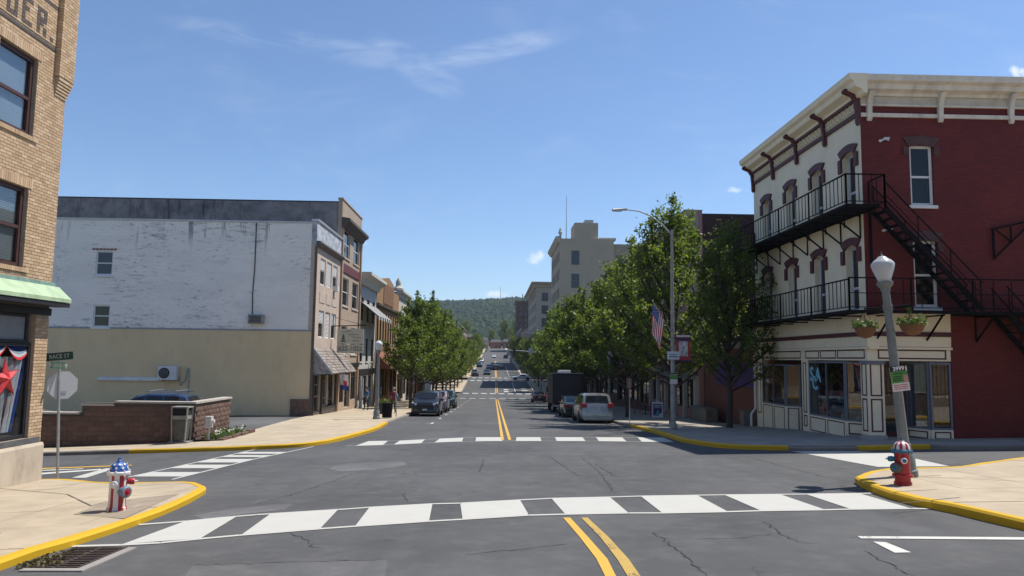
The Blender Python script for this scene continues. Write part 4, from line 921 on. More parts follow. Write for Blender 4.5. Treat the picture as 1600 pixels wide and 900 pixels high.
G3, L3, _ = glazed((14.98, 26.68), (15.36, CY + .03), -.2, 2.16, (), 'side_light', CLEAR, riser=gs - .2)
G4, L4, _ = glazed((15.38, CY), (16.14, CY), -.2, 2.16, (), 'display_window', CLEAR, riser=gs - .2)
gz3 = g(CX, 34) + .15
put(MB().fbox(F, 30.74, 31.38, -.3, .04, gz3 - .5, 2.2), 'shop_pier', CREAM, cb); outline(F, 30.9, 31.22, .0, 2.1, .055); outline(F, 30.9, 31.22, gz2 + .1, -.1, .055)
G5, L5, _ = glazed((13.2, 36.1), (13.2, 33.3), .12, 2.0, (.5,), 'display_window', riser=gz3 - .4)
G6, L6, _ = glazed((13.2, 33.28), (13.75, 32.9), .12, 2.0, (), 'display_window', riser=gz3 - .4)
put(MB().box(13.9, 13.96, 31.4, 32.95, gz3 - .5, 2.2), 'door_recess', GBL, cb); window(cb, FR(13.9), (31.5, 32.7, gz3, 2.0), GBL, GLASS, .12, .0, (.3,), (), name='shop_door')
put(MB().fbox(F, 36.12, CE, -.3, .03, zc, 2.2), 'shop_pier', CREAM, cb); outline(F, 36.25, 36.72, -.4, 2.1, .045)
put(MB().box(15.4, 16.05, 26.4, 26.45, gs, 2.2), 'interior_screen', mat('dim_interior', (.05, .045, .045), .9, .3, 2), cb); put(MB().box(15.0, 15.05, 27.6, 36.2, zc, 2.2), 'interior_wall', mat('dim_interior', (.05, .045, .045), .9), cb)
put(MB().box(13.25, 15.0, 26.78, 36.2, zc, gz3 - .1), 'interior_floor', mat('dim_floor', (.10, .08, .06), .8, .2), cb)
put(MB().tube([F(36.95, .08, 3.8), F(36.95, .08, -.2), F(36.95, .3, -.5), F(36.95, .3, -1.1)], .06, 8), 'downpipe', WHITE, cb)
# monogram and hanging display in the window
LB = mat('light_blue_vinyl', (.22, .52, .66), .5, .05); Md = lambda u, z: frame_m(G(u, .012, z), Vector((0, -1, 0)), (0, 0, 1))
for ch, u, z, s in (('S', .28, 1.60, .78), ('C', .58, 1.24, .76), ('A', .86, 1.58, .78)): text(ch, s, Md(u, z), 'window_letter', LB, wD, bold=.022)
rd = thing('clothes_display', 'small bright ornaments and boxes on display behind the lettered shop window', 'shop display', (13.9, 29, gz2)); rr_ = random.Random(4)
for k in range(16):
    a = rr_.uniform(27.9, 30.4); z = rr_.choice([-.05, .3, .62]); s = rr_.uniform(.06, .14); xx = rr_.uniform(13.5, 13.9)
    put(MB().lathe([(s * .5, 0), (s, s * .5), (s * .6, s * 1.4), (s * .3, s * 1.7), (s * .4, s * 2)], 8, Matrix.Translation((xx, a, z))), 'ornament', mat('ornament%d' % (k % 4), [(.5, .5, .5), (.35, .08, .1), (.1, .1, .25), (.4, .35, .2)][k % 4], .4), rd, smooth=True)
for z in (-.07, .28, .60): put(MB().box(13.45, 14.0, 27.8, 30.5, z - .03, z), 'shelf', mat('display_shelf', (.2, .19, .19), .5), rd)
bn = MB().box(13.34, 13.36, 28.0, 29.6, .80, 1.02); put(bn, 'banner', mat('display_banner', (.25, .10, .12), .7), rd)
for (u, z) in ((13.9, 10.15), (13.9, 6.85)):
    lp = thing('flood_light', 'small white flood light on the red wall ' + ('below the cornice' if z > 8 else 'beside the iron stairs'), 'wall light', FS(u, 0, z))
    put(MB().lathe([(.05, 0), (.05, .05)], 10, frame_m(FS(u, .002, z), (1, 0, 0), (0, 0, 1))), 'mount', WHITE, lp); put(MB().tube([FS(u + .04, .05, z), FS(u + .12, .12, z + .06), FS(u + .24, .2, z + .02)], [.03, .05, .075], 10), 'lamp_head', WHITE, lp, smooth=True)

# ---------------------------------------------------------------- fire escape
fe = thing('fire_escape', 'black iron fire escape with two balconies and a stair on the corner building', 'fire escape', (12, 24.6, 3.8))
XO, YO, ZU, ZL = 12.0, 24.6, 7.55, 3.9
def deck(x0, x1, y0, y1, z):
    mb = MB().box(x0, x1, y0, y0 + .06, z - .1, z).box(x0, x1, y1 - .06, y1, z - .1, z).box(x0, x0 + .06, y0 + .06, y1 - .06, z - .1, z).box(x1 - .06, x1, y0 + .06, y1 - .06, z - .1, z)
    p = put(mb, 'platform', BLACK, fe)
    al = (x1 - x0) < (y1 - y0); n = int(((x1 - x0) if al else (y1 - y0)) / .075); s = MB()
    for i in range(1, n):
        if al: s.box(x0 + i * (x1 - x0) / n - .025, x0 + i * (x1 - x0) / n + .02, y0 + .06, y1 - .06, z - .035, z - .002)
        else: s.box(x0 + .06, x1 - .06, y0 + i * (y1 - y0) / n - .025, y0 + i * (y1 - y0) / n + .02, z - .035, z - .002)
    stuff(put(s, 'deck_slats', BLACK, p)); return p
bal_mesh = put(MB().box(-.011, .011, -.011, .011, 0, .95), 'baluster', BLACK, fe, local=True); bal_used = [False]
def rail(a, b, z, sp=.3, post=2.7, h=1.05, mid=False):
    a, b = Vector(a + (z,)), Vector(b + (z,)); L = (b - a).length; mb = MB().bar(a + Vector((0, 0, h)), b + Vector((0, 0, h)), .045, .045)
    r = put(mb, 'railing', BLACK, fe); put(MB().bar(a + Vector((0, 0, .1)), b + Vector((0, 0, .1)), .03), 'lower_rail', BLACK, r)
    if mid: put(MB().bar(a + Vector((0, 0, .58)), b + Vector((0, 0, .58)), .025), 'middle_rail', BLACK, r)
    n = max(1, round(L / post))
    for i in range(n + 1): p = a.lerp(b, i / n); put(MB().box(p.x - .025, p.x + .025, p.y - .025, p.y + .025, p.z - .1, p.z + h), 'railing_post', BLACK, r)
    m = int(L / sp)
    for i in range(1, m):
        p = a.lerp(b, i / m)
        if bal_used[0]: o = copy_obj(bal_mesh, fe)
        else: o = bal_mesh; bal_used[0] = True
        o.location = Vector((p.x, p.y, p.z + .1)) - fe.location
deck(XO, CX - .01, YO, 36.75, ZU); deck(XO, CX - .01, YO, 36.75, ZL); deck(CX + .01, 27, YO, CY - .01, ZL)
rail((XO + .03, YO + .03), (XO + .03, 36.7), ZU); rail((XO + .03, YO + .03), (XO + 1.38, YO + .03), ZU, .34); rail((XO + .03, 36.7), (CX - .05, 36.7), ZU)
rail((XO + 1.38, YO + .03), (XO + 1.38, CY - .1), ZU, .5)
rail((XO + .03, YO + .03), (XO + .03, 36.7), ZL); rail((XO + .03, YO + .03), (27, YO + .03), ZL, .62, 2.3, 1.1, True); rail((XO + .03, 36.7), (CX - .05, 36.7), ZL)
for u in lin(26.0, 36.5, 7):
    for z in (ZU, ZL):
        mb = MB().bar((XO + .02, u, z - .13), (CX, u, z - .13), .05)
        if z == ZU: mb.bar((XO + .15, u, z - .13), (CX - .02, u, z - .95), .05).bar((CX - .6, u, z - .13), (CX - .6, u, z - .58), .04).bar((CX - .03, u, z - .13), (CX - .03, u, z - .95), .04)
        put(mb, 'bracket', BLACK, fe)
for x in (13.5, 15.3, 17.1, 18.9, 20.7):
    put(MB().bar((x, YO + .05, ZL - .13), (x, CY, ZL - .13), .05).bar((x, YO + .15, ZL - .13), (x, CY - .02, ZL - 1.0), .05).bar((x, CY - .03, ZL - .13), (x, CY - .03, ZL - 1.0), .04), 'bracket', BLACK, fe)
put(MB().bar((13.42, CY - .06, ZU - 1.9), (13.42, CY - .06, ZU), .07), 'corner_post', BLACK, fe)
def stair(x0, z0, x1, z1, ya, yb, nstep):
    s = MB()
    for y in (ya, yb): s.bar((x0, y, z0), (x1, y, z1), .04, .17)
    st_ = put(s, 'stair', BLACK, fe)
    for k in range(nstep): t = (k + .5) / nstep; x, z = x0 + (x1 - x0) * t, z0 + (z1 - z0) * t; put(MB().box(x - .12, x + .12, ya, yb, z - .015, z + .01), 'step', BLACK, st_)
    h = MB()
    for y in (ya, yb):
        h.bar((x0, y, z0 + .95), (x1, y, z1 + .95), .035).bar((x0, y, z0 + .5), (x1, y, z1 + .5), .02)
        for t in (.02, .35, .68, .98): x, z = x0 + (x1 - x0) * t, z0 + (z1 - z0) * t; h.bar((x, y, z), (x, y, z + .95), .03)
    put(h, 'handrail', BLACK, st_)
stair(13.42, ZU - .05, 16.75, ZL + .05, YO + .18, CY - .22, 15)
stair(17.6, ZL - .05, 20.4, .6, YO + .18, CY - .22, 13)
mb = MB().bar((17.8, CY - .1, 6.95), (20, CY - .1, 7.45), .06).bar((17.85, CY - .1, 6.95), (17.85, CY - .1, 5.85), .06).bar((17.85, CY - .1, 5.9), (19.3, CY - .1, 7.25), .05).bar((18.5, CY - .1, 7.1), (18.5, CY - .1, 6.5), .04).bar((17.95, CY - .1, 6.95), (18.5, CY - .1, 6.5), .04)
put(mb, 'counterbalance_frame', BLACK, fe)

# ---------------------------------------------------------------- the rest of the right side
RB1 = brick('low_red_brick', (.23, .065, .045), (.18, .05, .036), (.17, .11, .09)); DRB = brick('dark_brown_red_brick', (.085, .035, .032), (.065, .028, .027), (.09, .06, .055))
r, F, gz = street_building('brick_building', 'low red brick building with purple sign behind the dark tree', 'R', 13.5, 37.0, 47.2, 3.1, 16, RB1, RB1, 0, 1, (.2, .3), WHITE, None)
sg = tag(put(MB().fbox(FR(13.5), 38.0, 44.5, .004, .06, .75, 2.0), 'sign_board', mat('purple_sign', (.055, .03, .16), .5, .1), base=FR(13.5)(41, 0, .75)), 'purple sign board on the low red brick wall', 'sign')
PINK = mat('pink_painted_front', (.42, .22, .19), .8, .1, 1.5, dirt=.1)
r, F, gz = street_building('brick_building', 'dark brown brick building with pink front and cream bracketed cornice', 'R', 13.2, 47.3, 61.8, 11.9, 18, PINK, DRB, 2, 5, (.9, 1.5), WHITE, mat('shop_dark_frame', (.04, .04, .042), .5), 4, None, .4, mat('old_cream', (.42, .35, .26), .8, .12, dirt=.15))
for u in lin(47.5, 61.3, 5): put(MB().fbox(F, u, u + .35, .003, .25, gz - .1, gz + 2.75), 'shop_column', mat('cream_column', (.50, .47, .40), .7, .1), r)
put(MB().fbox(F, 47.4, 61.7, .26, .32, gz + 2.5, gz + 3.1), 'shop_fascia', mat('shop_fascia_grey', (.22, .22, .21), .7, .1), r)
r, F, gz = street_building('brick_building', 'brown brick building with dark slate mansard roof on the right', 'R', 13.2, 62, 88, 10.1, 18, PAL[1], DRB, 2, 8, (.5, .6), WHITE, FASC, 6, PAL[0], .4)
SL = mat('slate_roof', (.045, .045, .05), .7, .2, 6); put(MB().prism([(12.9, 61.9, 10.2), (25, 61.9, 10.2), (25, 88.1, 10.2), (12.9, 88.1, 10.2)], [(14.1, 63, 12.2), (24, 63, 12.2), (24, 87, 12.2), (14.1, 87, 12.2)]), 'mansard_roof', SL, r)
put(MB().box(13.9, 24.2, 62.8, 87.2, 12.2, 12.35), 'roof_kerb', GREYB, r)
for u in (66, 72, 78, 84): put(MB().box(13.1, 14.2, u - .5, u + .5, 10.35, 11.8), 'dormer', mat('dormer_orange', (.28, .12, .06), .7, .1), r)
for (y0, y1, z1, p, where) in ((88.2, 101, 7.0, 3, 'past the slate mansard roof'), (101.2, 117, 8.4, 0, 'at the end of the first right block'), (131.5, 149.4, 7.5, 2, 'below the big beige tower')):
    street_building('row_building', desc[p] + ' shop building ' + where, 'R', 13.2, y0, y1, z1, 16, PAL[p], PAL[p], 2, max(3, int((y1 - y0) / 3.2)), (.4, .7), WHITE, FASC, max(3, int((y1 - y0) / 4)), PAL[(p + 1) % 5], .45)
BEI = mat('beige_tower_brick', (.44, .365, .275), .9, .06, .25, .1, 6, dirt=.07)
tw = thing('tower_building', 'big beige eight storey tower with blank side wall above the right trees', 'building', (13.2, 149.7, -4)); zt = 27.2
put(MB().box(13.5, 24.3, 149.7, 172, -4, 26.9), 'wall', BEI, tw); put(MB().box(24.3, 33, 153, 172, -4, 26.4), 'rear_wing', mat('grey_beige', (.30, .275, .23), .9, .06, .3), tw)
put(MB().box(16.3, 21.2, 150.5, 158, 26.9, 30.4), 'penthouse', BEI, tw); put(MB().box(18.6, 20.4, 152, 155, 30.4, 31.3), 'roof_cooler', GALV, tw); put(MB().box(21.5, 25, 151, 158, 26.9, 27.4), 'roof_parapet', WSTUC, tw)
Ft, Fts = FR(13.2), FC(149.7); hh = []
for j in range(7):
    for i in range(6): hh.append((151.2 + i * 3.5, 152.9 + i * 3.5, -.5 + j * 3.8, 1.7 + j * 3.8))
mb = MB(); wall(mb, Ft, 149.7, 172, -4, 27.9, -.3, 0, hh); put(mb, 'front_wall', BEI, tw)
for h in hh: window(tw, Ft, h, FASC, GLASS, .1, .1, (.5,))
put(MB().fprism(Ft, [(.004, 26.0), (.3, 26.1), (.9, 26.9), (.9, 27.3), (.004, 27.4)], 149.6, 172.1), 'cornice', STN, tw)
for y_ in (150.2, 171.5): put(MB().lathe([(.4, 0), (.42, .4), (.22, .7), (.25, 1.0), (0, 1.4)], 8, Matrix.Translation((13.3, y_, 27.9))), 'finial', STN, tw)
for j in range(4): window(tw, Fts, (15.6, 17.2, 21.5 - j * 4.8, 24.4 - j * 4.8), mat('brown_sash', (.12, .10, .09), .7), GLASSB, .12, -.05, (.5,))
for j in range(2):
    for i in range(3): window(tw, FC(153), (25.3 + i * 2.5, 27.2 + i * 2.5, 20.6 - j * 4.8, 24.0 - j * 4.8), mat('brown_sash', (.12, .10, .09), .7), GLASSB, .12, -.05, (.5,))
tag(put(MB().tube([(15.0, 155, 26.9), (15.0, 155, 37.0)], [.09, .05], 6), 'roof_mast', GALV, base=(15, 155, 26.9)), 'thin tall mast on the roof of the beige tower', 'mast')
CLS = mat('cream_limestone', (.36, .32, .26), .85, .08, .6, dirt=.08)
cl, F, gz = street_building('bank_building', 'pale stone classical building with deep cornice beside the beige tower', 'R', 13.2, 235, 289, 26.6, 22, CLS, CLS, 5, 13, (1.6, 1.6), FASC, FASC, 8, None, .45, CLS, True, 5., bars=(.5,))
put(MB().fprism(FC(235), [(.004, 25.0), (.4, 25.0), (.7, 25.7), (1.6, 26.3), (1.6, 26.68), (.004, 26.68)], 11.6, 35.2), 'side_cornice', CLS, cl)
for j in range(5):
    for i in range(4): window(cl, FC(235), (15 + i * 4.6, 17 + i * 4.6, 4.2 + j * 4.1, 6.9 + j * 4.1), FASC, GLASSB, .12, -.05, (.5,))
BRB = brick('brown_hotel_brick', (.115, .062, .048), (.09, .05, .04), (.11, .085, .075), .4, .15, .02)
sw_ = [(x, x + 1.5, 9.5 + j * 3.6, 11.6 + j * 3.6) for j in range(7) for x in (14.6, 17.8, 21., 24.2, 27.4)]
r, F, gz = street_building('hotel_building', 'brown brick tower far down the street with rooftop aerials', 'R', 13.2, 437, 470, 36.6, 22, BRB, BRB, 8, 8, (.9, .9), FASC, FASC, 6, None, .45, BRB, True, 4.5, sidewin=sw_)
for x, h in ((16.5, 4.2), (17.6, 3.2), (19, 4.4), (24, 2.5)): put(MB().tube([(x, 440, 36.3), (x, 440, 36.6 + h)], .22, 6), 'aerial', FASC, r)
put(MB().box(20, 30, 445, 460, 36.35, 38), 'roof_box', FASC, r)
for (y0, y1, z1, p, where) in ((178, 234, 8.5, 0, 'between the beige tower and the classical stone building'), (290, 360, 14, 3, 'right after the classical stone building'), (361, 436, 17, 1, 'touching the brown brick tower')):
    street_building('row_building', desc[p] + ' long row ' + where, 'R', 13.2, y0, y1, z1, 16, PAL[p], PAL[p], 2, int((y1 - y0) / 4), (.4, .7), WHITE, FASC, int((y1 - y0) / 6), PAL[(p + 1) % 5], .45)
# low buildings closing the view at the end of the street
for (x0, x1, y, z1, m, lab) in ((-34, -14, 470, 15.5, PAL[0], 'red brick building closing the view left of the road end'), (-13, -4, 500, 14.2, PAL[2], 'beige gable house at the end of the road'), (-3, 5, 525, 13.5, mat('orange_wall', (.40, .13, .055), .8, .2, .5), 'low orange building across the far end of the road'), (6, 12, 520, 13.8, PAL[0], 'small red brick building right of the road end'), (-60, -36, 420, 17, PAL[4], 'white walled building far left beyond the street trees')):
    zb = g(x0, y) - .5; r = thing('end_building', lab, 'building', (x0, y, zb)); put(MB().box(x0, x1, y, y + 12, zb, z1), 'wall', m, r)
    put(MB().prism([(x0 - .4, y - .4, z1), (x1 + .4, y - .4, z1), (x1 + .4, y + 12.4, z1), (x0 - .4, y + 12.4, z1)], [(x0 + 1, y + 5, z1 + 2.2), (x1 - 1, y + 5, z1 + 2.2), (x1 - 1, y + 7, z1 + 2.2), (x0 + 1, y + 7, z1 + 2.2)]), 'roof', SL, r)
    n = max(2, int((x1 - x0) / 3)); w = (x1 - x0) / n
    for i in range(n):
        for z in (zb + 1.6, zb + 4.6):
            if z + 1.8 < z1: window(r, FC(y), (x0 + (i + .3) * w, x0 + (i + .7) * w, z, z + 1.7), WHITE, GLASS, .1, -.06, (.5,))
tag(put(MB().tube([(12, 1640, 118), (12, 1640, 163)], [.9, .5], 4), 'radio_mast', GALV, base=(12, 1640, 118)), 'thin radio mast standing on the forested ridge', 'mast')
# corner property right of the frame, seen in the shop glass
tb = thing('tan_building', 'tan stuccoed building behind the iron fence, reflected in the corner shop glass', 'building', (18, 10, g(18, 12)))
put(MB().box(18, 44, -8, 9.5, -.6, 9), 'wall', mat('tan_stucco', (.45, .32, .2), .85, .1, 1.), tb); put(MB().box(17.7, 44.3, -8.3, 9.8, 9, 9.4), 'roof', ROOF, tb)
fn = thing('iron_fence', 'black iron picket fence on a low tan wall, reflected in the corner shop glass', 'fence', (15.5, 15.6, g(16, 15.6)))
put(MB().box(15.5, 40, 15.5, 15.8, -.7, .45), 'low_wall', mat('tan_wall_low', (.42, .34, .25), .85, .1), fn); put(MB().box(15.5, 40, 15.63, 15.67, .62, .66).box(15.5, 40, 15.63, 15.67, 1.9, 1.94), 'fence_rail', BLACK, fn)
pk = None
for k in range(120):
    if pk is None: pk = o = put(MB().box(-.012, .012, -.012, .012, 0, 1.7), 'picket', BLACK, fn, local=True)
    else: o = copy_obj(pk, fn)
    o.location = Vector((15.6 + k * .2, 15.65, .44)) - fn.location

# ================================================================ STREET OBJECTS
# ---------------------------------------------------------------- retaining wall of split-face blocks
RWX, RWY = -11.94, 30.16
rw = thing('retaining_wall', 'dark brown split block retaining wall in front of the car park', 'wall', (RWX, RWY, -1.6))
m_, nt_, b_ = newmat('split_block'); oi = nd(nt_, 'ShaderNodeObjectInfo'); ps = nd(nt_, 'ShaderNodeNewGeometry').outputs['Position']
cc = mixc(nt_, oi.outputs['Random'], (.085, .052, .042), (.15, .095, .075)); cc = mixc(nt_, mth(nt_, 'MULTIPLY', noise(nt_, ps, 14., 4, .7), .6), cc, (.22, .15, .12)); cc = mixc(nt_, sstep(nt_, noise(nt_, vmul(nt_, ps, (2.5, 2.5, .8)), 1., 5, .7), .66, .74), cc, (.34, .29, .25))
setb(nt_, b_, Base_Color=cc, Roughness=.95, Specular_IOR_Level=.15); bumpn(nt_, b_, noise(nt_, ps, 45., 5, .7), .8, .02); SPL = m_
put(MB().box(-33, -16.45, RWY + .03, RWY + .3, -2.2, -.34).box(-16.45, RWX - .03, RWY + .03, RWY + .3, -2.2, .12).box(RWX - .3, RWX - .03, RWY + .3, 34.1, -2.2, .12), 'wall_core', mat('block_mortar', (.10, .085, .075), .95, .1), rw)
rb = random.Random(8); bases = []
for k in range(4):
    mb = MB(); mb.grid(lambda a, b: (.39 * a, -.03 - (rb.uniform(.0, .03) if 0 < a < 1 and 0 < b < 1 else .0), .19 * b), 4, 3); n0 = len(mb.v)
    mb.add([(0, 0, 0), (.39, 0, 0), (.39, 0, .19), (0, 0, .19), (0, -.03, 0), (.39, -.03, 0), (.39, -.03, .19), (0, -.03, .19)], [(0, 1, 5, 4), (1, 2, 6, 5), (2, 3, 7, 6), (3, 0, 4, 7)])
    bases.append(put(mb, 'block', SPL, rw, local=True)); bases[-1].location = (-.4 * (k + 1), .028, .005)
for r in range(9):
    z = -1.595 + r * .2
    for c in range(0, 21):
        x = RWX - .40 * (c + 1) - (.2 if r % 2 else 0)
        if x < -19.6 or (x < -16.45 and z > -.5) or z > 0: continue
        if r == 0 and c < 4: continue
        o = copy_obj(bases[rb.randrange(4)], rw); o.location = (x - RWX, .028 + rb.uniform(-.008, .004), z + 1.6)
    for c in range(10):
        y = .3 + .40 * c - (.2 if r % 2 else 0) - .1
        if z > 0 or y > 3.6: continue
        o = copy_obj(bases[rb.randrange(4)], rw); o.rotation_euler = (0, 0, math.pi / 2); o.location = (-.028 + rb.uniform(-.004, .008), y, z + 1.6)
COP = mat('wall_coping', (.42, .38, .33), .9, .12, 3)
for a, b, z in ((-33, -16.5, -.335), (-16.48, -15.15, .005), (-15.15, RWX + .05, .13)): put(MB().box(a, b - .01, RWY - .06, RWY + .36, z, z + .075), 'coping', COP, rw)
put(MB().box(RWX - .36, RWX + .05, RWY + .37, 34.15, .13, .205), 'coping', COP, rw)
# bin standing in front of the wall
p = gp(287, 691, .15); BIN = mat('bin_olive_grey', (.085, .085, .075), .6, .15)
tb_ = thing('litter_bin', 'tall tapered grey metal litter bin with framed opening before the block wall', 'litter bin', (p.x, RWY - .42, g(p.x, RWY - .42) + .145)); 
put(MB().prism([(-.20, -.2, .12), (.20, -.2, .12), (.20, .2, .12), (-.20, .2, .12)], [(-.27, -.24, .92), (.27, -.24, .92), (.27, .24, .92), (-.27, .24, .92)]), 'container', BIN, tb_, local=True, bevel=.015)
put(MB().box(-.42, .36, -.28, .28, 0, .07), 'base_slab', mat('bin_base', (.20, .19, .17), .9, .1), tb_, local=True)
for sx in (-1, 1):
    for sy in (-1, 1): put(MB().bar((sx * .25, sy * .25, .07), (sx * .31, sy * .27, 1.40), .05), 'frame_post', mat('bin_frame', (.24, .235, .21), .5, .1), tb_, local=True)
put(MB().box(-.33, .33, -.29, .29, 1.38, 1.43), 'lid', mat('bin_frame', (.24, .235, .21)), tb_, local=True)
put(MB().box(-.285, .285, -.27, .25, .93, 1.08), 'hood_panel', mat('bin_frame', (.24, .235, .21)), tb_, local=True); put(MB().box(-.27, .27, -.2, .25, 1.08, 1.38), 'opening', DARK, tb_, local=True)
# meter cabinet
mc = thing('meter_cabinet', 'small grey electric meter cabinet on a post beside the block wall end', 'meter box', (-11.45, 30.35, g(-11.45, 30.35) + .14))
put(MB().tube([(0, 0, 0), (0, 0, .6)], .05, 8), 'post', GALV, mc, local=True); put(MB().box(-.13, .12, -.12, .14, .52, .98), 'cabinet', mat('cabinet_grey', (.45, .46, .45), .5, .06), mc, local=True, bevel=.015); put(MB().lathe([(.08, 0), (.08, .08), (.06, .1)], 12, frame_m((.125, .0, .78), (0, 1, 0), (0, 0, 1))), 'meter', mat('meter_glass', (.5, .5, .5), .3), mc, local=True)
# flower bed
fb = thing('flower_bed', 'narrow flower bed edged with brown stones at the block wall end', 'flower bed', (-11.2, 31.5, g(-11.2, 31.5) + .14)); rg = random.Random(9)
for k in range(11):
    y = -1.3 + k * .36; put(MB().box(.22, .42 + rg.uniform(-.03, .03), y, y + .33, -.02, .13 + rg.uniform(-.02, .03)), 'edging_stone', SPL, fb, local=True, bevel=.02)
put(MB().box(-.7, .22, -1.3, 2.6, -.02, .06), 'soil', mat('bed_soil', (.05, .035, .025), .95, .3, 8), fb, local=True)
def leafmat(name, a, b, tr=.3):
    if name in MATS: return MATS[name]
    m, nt, bs = newmat(name); gm = nd(nt, 'ShaderNodeNewGeometry'); c = mixc(nt, gm.outputs['Random Per Island'], a, b); c = mixc(nt, sstep(nt, noise(nt, gm.outputs['Position'], .7, 3), .35, .7), c, [k * .62 for k in a])
    setb(nt, bs, Base_Color=c, Roughness=.45, Specular_IOR_Level=.38); t = nd(nt, 'ShaderNodeBsdfTranslucent', None, Color=mixc(nt, .5, c, (b[0] * 1.5, b[1] * 1.5, b[2] * .5)))
    mx = nd(nt, 'ShaderNodeMixShader', None, i0=tr, i1=bs.outputs[0], i2=t.outputs[0]); nt.links.new(mx.outputs[0], nt.nodes['Material Output'].inputs[0]); MATS[name] = m; return m
LEAF = leafmat('tree_leaf', (.072, .120, .025), (.19, .245, .056), .52); LEAFD = leafmat('tree_leaf_dark', (.055, .098, .021), (.14, .19, .046), .5); PLANT = leafmat('plant_leaf', (.05, .11, .02), (.14, .22, .05))
def leafq(mb, c, s, rg, mi=0):
    a = Vector((rg.gauss(0, 1), rg.gauss(0, 1), rg.gauss(0, .7))).normalized(); n = Vector((rg.gauss(0, 1), rg.gauss(0, 1), rg.gauss(.6, 1))); b = a.cross(n).normalized() * s * .42; a = a * s
    o = len(mb.v); c = Vector(c); mb.v += [tuple(c - a * .5), tuple(c + b - a * .05), tuple(c + a * .55), tuple(c - b - a * .05)]; mb.f.append([o, o + 1, o + 2, o + 3]); mb.mi.append(mi)
mb = MB()
for k in range(420): leafq(mb, (rg.uniform(-.6, .2), rg.uniform(-1.2, 2.5), .06 + abs(rg.gauss(0, .12))), rg.uniform(.06, .13), rg)
stuff(put(mb, 'foliage', PLANT, fb, local=True, norm=False)); mb = MB()
for k in range(26): mb.lathe([(.0, .0), (.04, .02), (.0, .05)], 6, Matrix.Translation((rg.uniform(-.5, .2), rg.uniform(-1.1, 2.4), .2 + rg.uniform(0, .12))))
stuff(put(mb, 'blooms', mat('bloom_white', (.7, .68, .6), .6), fb, local=True))

# ---------------------------------------------------------------- hydrants
HR = mat('hydrant_red', (.36, .012, .022), .38, .1, 9, spec=.5, dirt=.06); HW = mat('hydrant_white', (.68, .66, .64), .45, .06, dirt=.08); HB = mat('hydrant_blue', (.035, .11, .36), .4, .12, 8, dirt=.05); HG = mat('hydrant_grey_blue', (.14, .19, .25), .5, .2, 9); HT = mat('hydrant_teal', (.03, .12, .20), .45, .2, 9)
def star5(mb, M, r):
    P = [M @ Vector(((r if k % 2 == 0 else r * .42) * math.cos(math.pi / 2 + k * math.pi / 5), (r if k % 2 == 0 else r * .42) * math.sin(math.pi / 2 + k * math.pi / 5), 0)) for k in range(10)]
    mb.add([M @ Vector((0, 0, .002))] + P, [(0, 1 + k, 1 + (k + 1) % 10) for k in range(10)])
def dirm(o, d):
    d = Vector(d).normalized(); x = Vector((0, 0, 1)).cross(d).normalized(); return frame_m(o, x, d.cross(x))
def hydrant(loc, label, s, body, bodyfn, bonnet, bonfn, flange, nz):
    h = thing('fire_hydrant', label, 'fire hydrant', loc, 0, 'painted fire hydrants at the near corners'); q = lambda pr: [(r * s * .88, z * s) for r, z in pr]
    put(MB().lathe(q([(.175, 0), (.175, .05), (.155, .06), (.15, .2), (.152, .21), (.15, .5), (.155, .575), (.165, .59)]), 32, None, 0, bodyfn), 'body', body, h, True, True)
    put(MB().lathe(q([(.165, .588), (.20, .592), (.205, .605), (.205, .635), (.195, .645), (.165, .648)]), 32), 'flange', flange, h, True, True)
    for k in range(8): a = k * math.pi / 4 + .2; put(MB().lathe(q([(.018, .57), (.018, .665), (.0, .67)]), 6, Matrix.Translation((.165 * s * math.cos(a), .165 * s * math.sin(a), 0))), 'flange_bolt', flange, h, False, True)
    bo = put(MB().lathe(q([(.165, .645), (.160, .69), (.14, .74), (.105, .775), (.06, .79), (.05, .80), (.05, .815), (.0, .82)]), 32, None, 0, bonfn), 'bonnet', bonnet, h, True, True)
    put(MB().lathe(q([(.035, .80), (.04, .82), (.03, .83), (.028, .87), (.0, .872)]), 5), 'operating_nut', bonnet[0] if bonfn is None else flange if label[0] == 'r' else bonnet[0], bo, False, True)
    for (d, z, r, l, m, m2) in nz:
        d = Vector(d).normalized(); M = dirm(Vector((0, 0, z * s)), d); n = put(MB().lathe(q([(r * .85, .1), (r * .85, .17), (r, .175), (r, .175 + l * .6), (r * .8, .175 + l * .75)]), 20, M), 'nozzle_cap', m, h, True, True)
        put(MB().lathe(q([(r * .78, .17 + l * .6), (r * .78, .176 + l * .72), (r * .25, .18 + l * .74), (r * .25, .18 + l * 1.15), (0, .18 + l * 1.16)]), 12, M), 'cap_nut', m2, n, False, True)
    return h, bo
p = gp(182, 797, .115)
h, bo = hydrant((p.x, p.y, p.z - .004), 'red and white striped hydrant with starry blue bonnet', .99, [HR, HW], lambda i, k: (k * 12 // 32) % 2, [HB], None, HW, [((.12, -1, 0), .45, .068, .05, HW, HW), ((1, .35, 0), .47, .062, .10, HR, HW), ((.92, -.5, 0), .32, .108, .10, HG, HR)])
mb = MB()
for k in range(9):
    for rr2, zz, off in ((.139, .70, 0), (.112, .757, .35)):
        a = k * 2 * math.pi / 9 + off; d = Vector((math.cos(a), math.sin(a), .35 if zz < .73 else .9)); star5(mb, dirm(Vector((rr2 * math.cos(a), rr2 * math.sin(a), zz)) + d.normalized() * .006, d), .030)
put(mb, 'stars', HW, bo, local=True)
p = gp(1411, 757, .15)
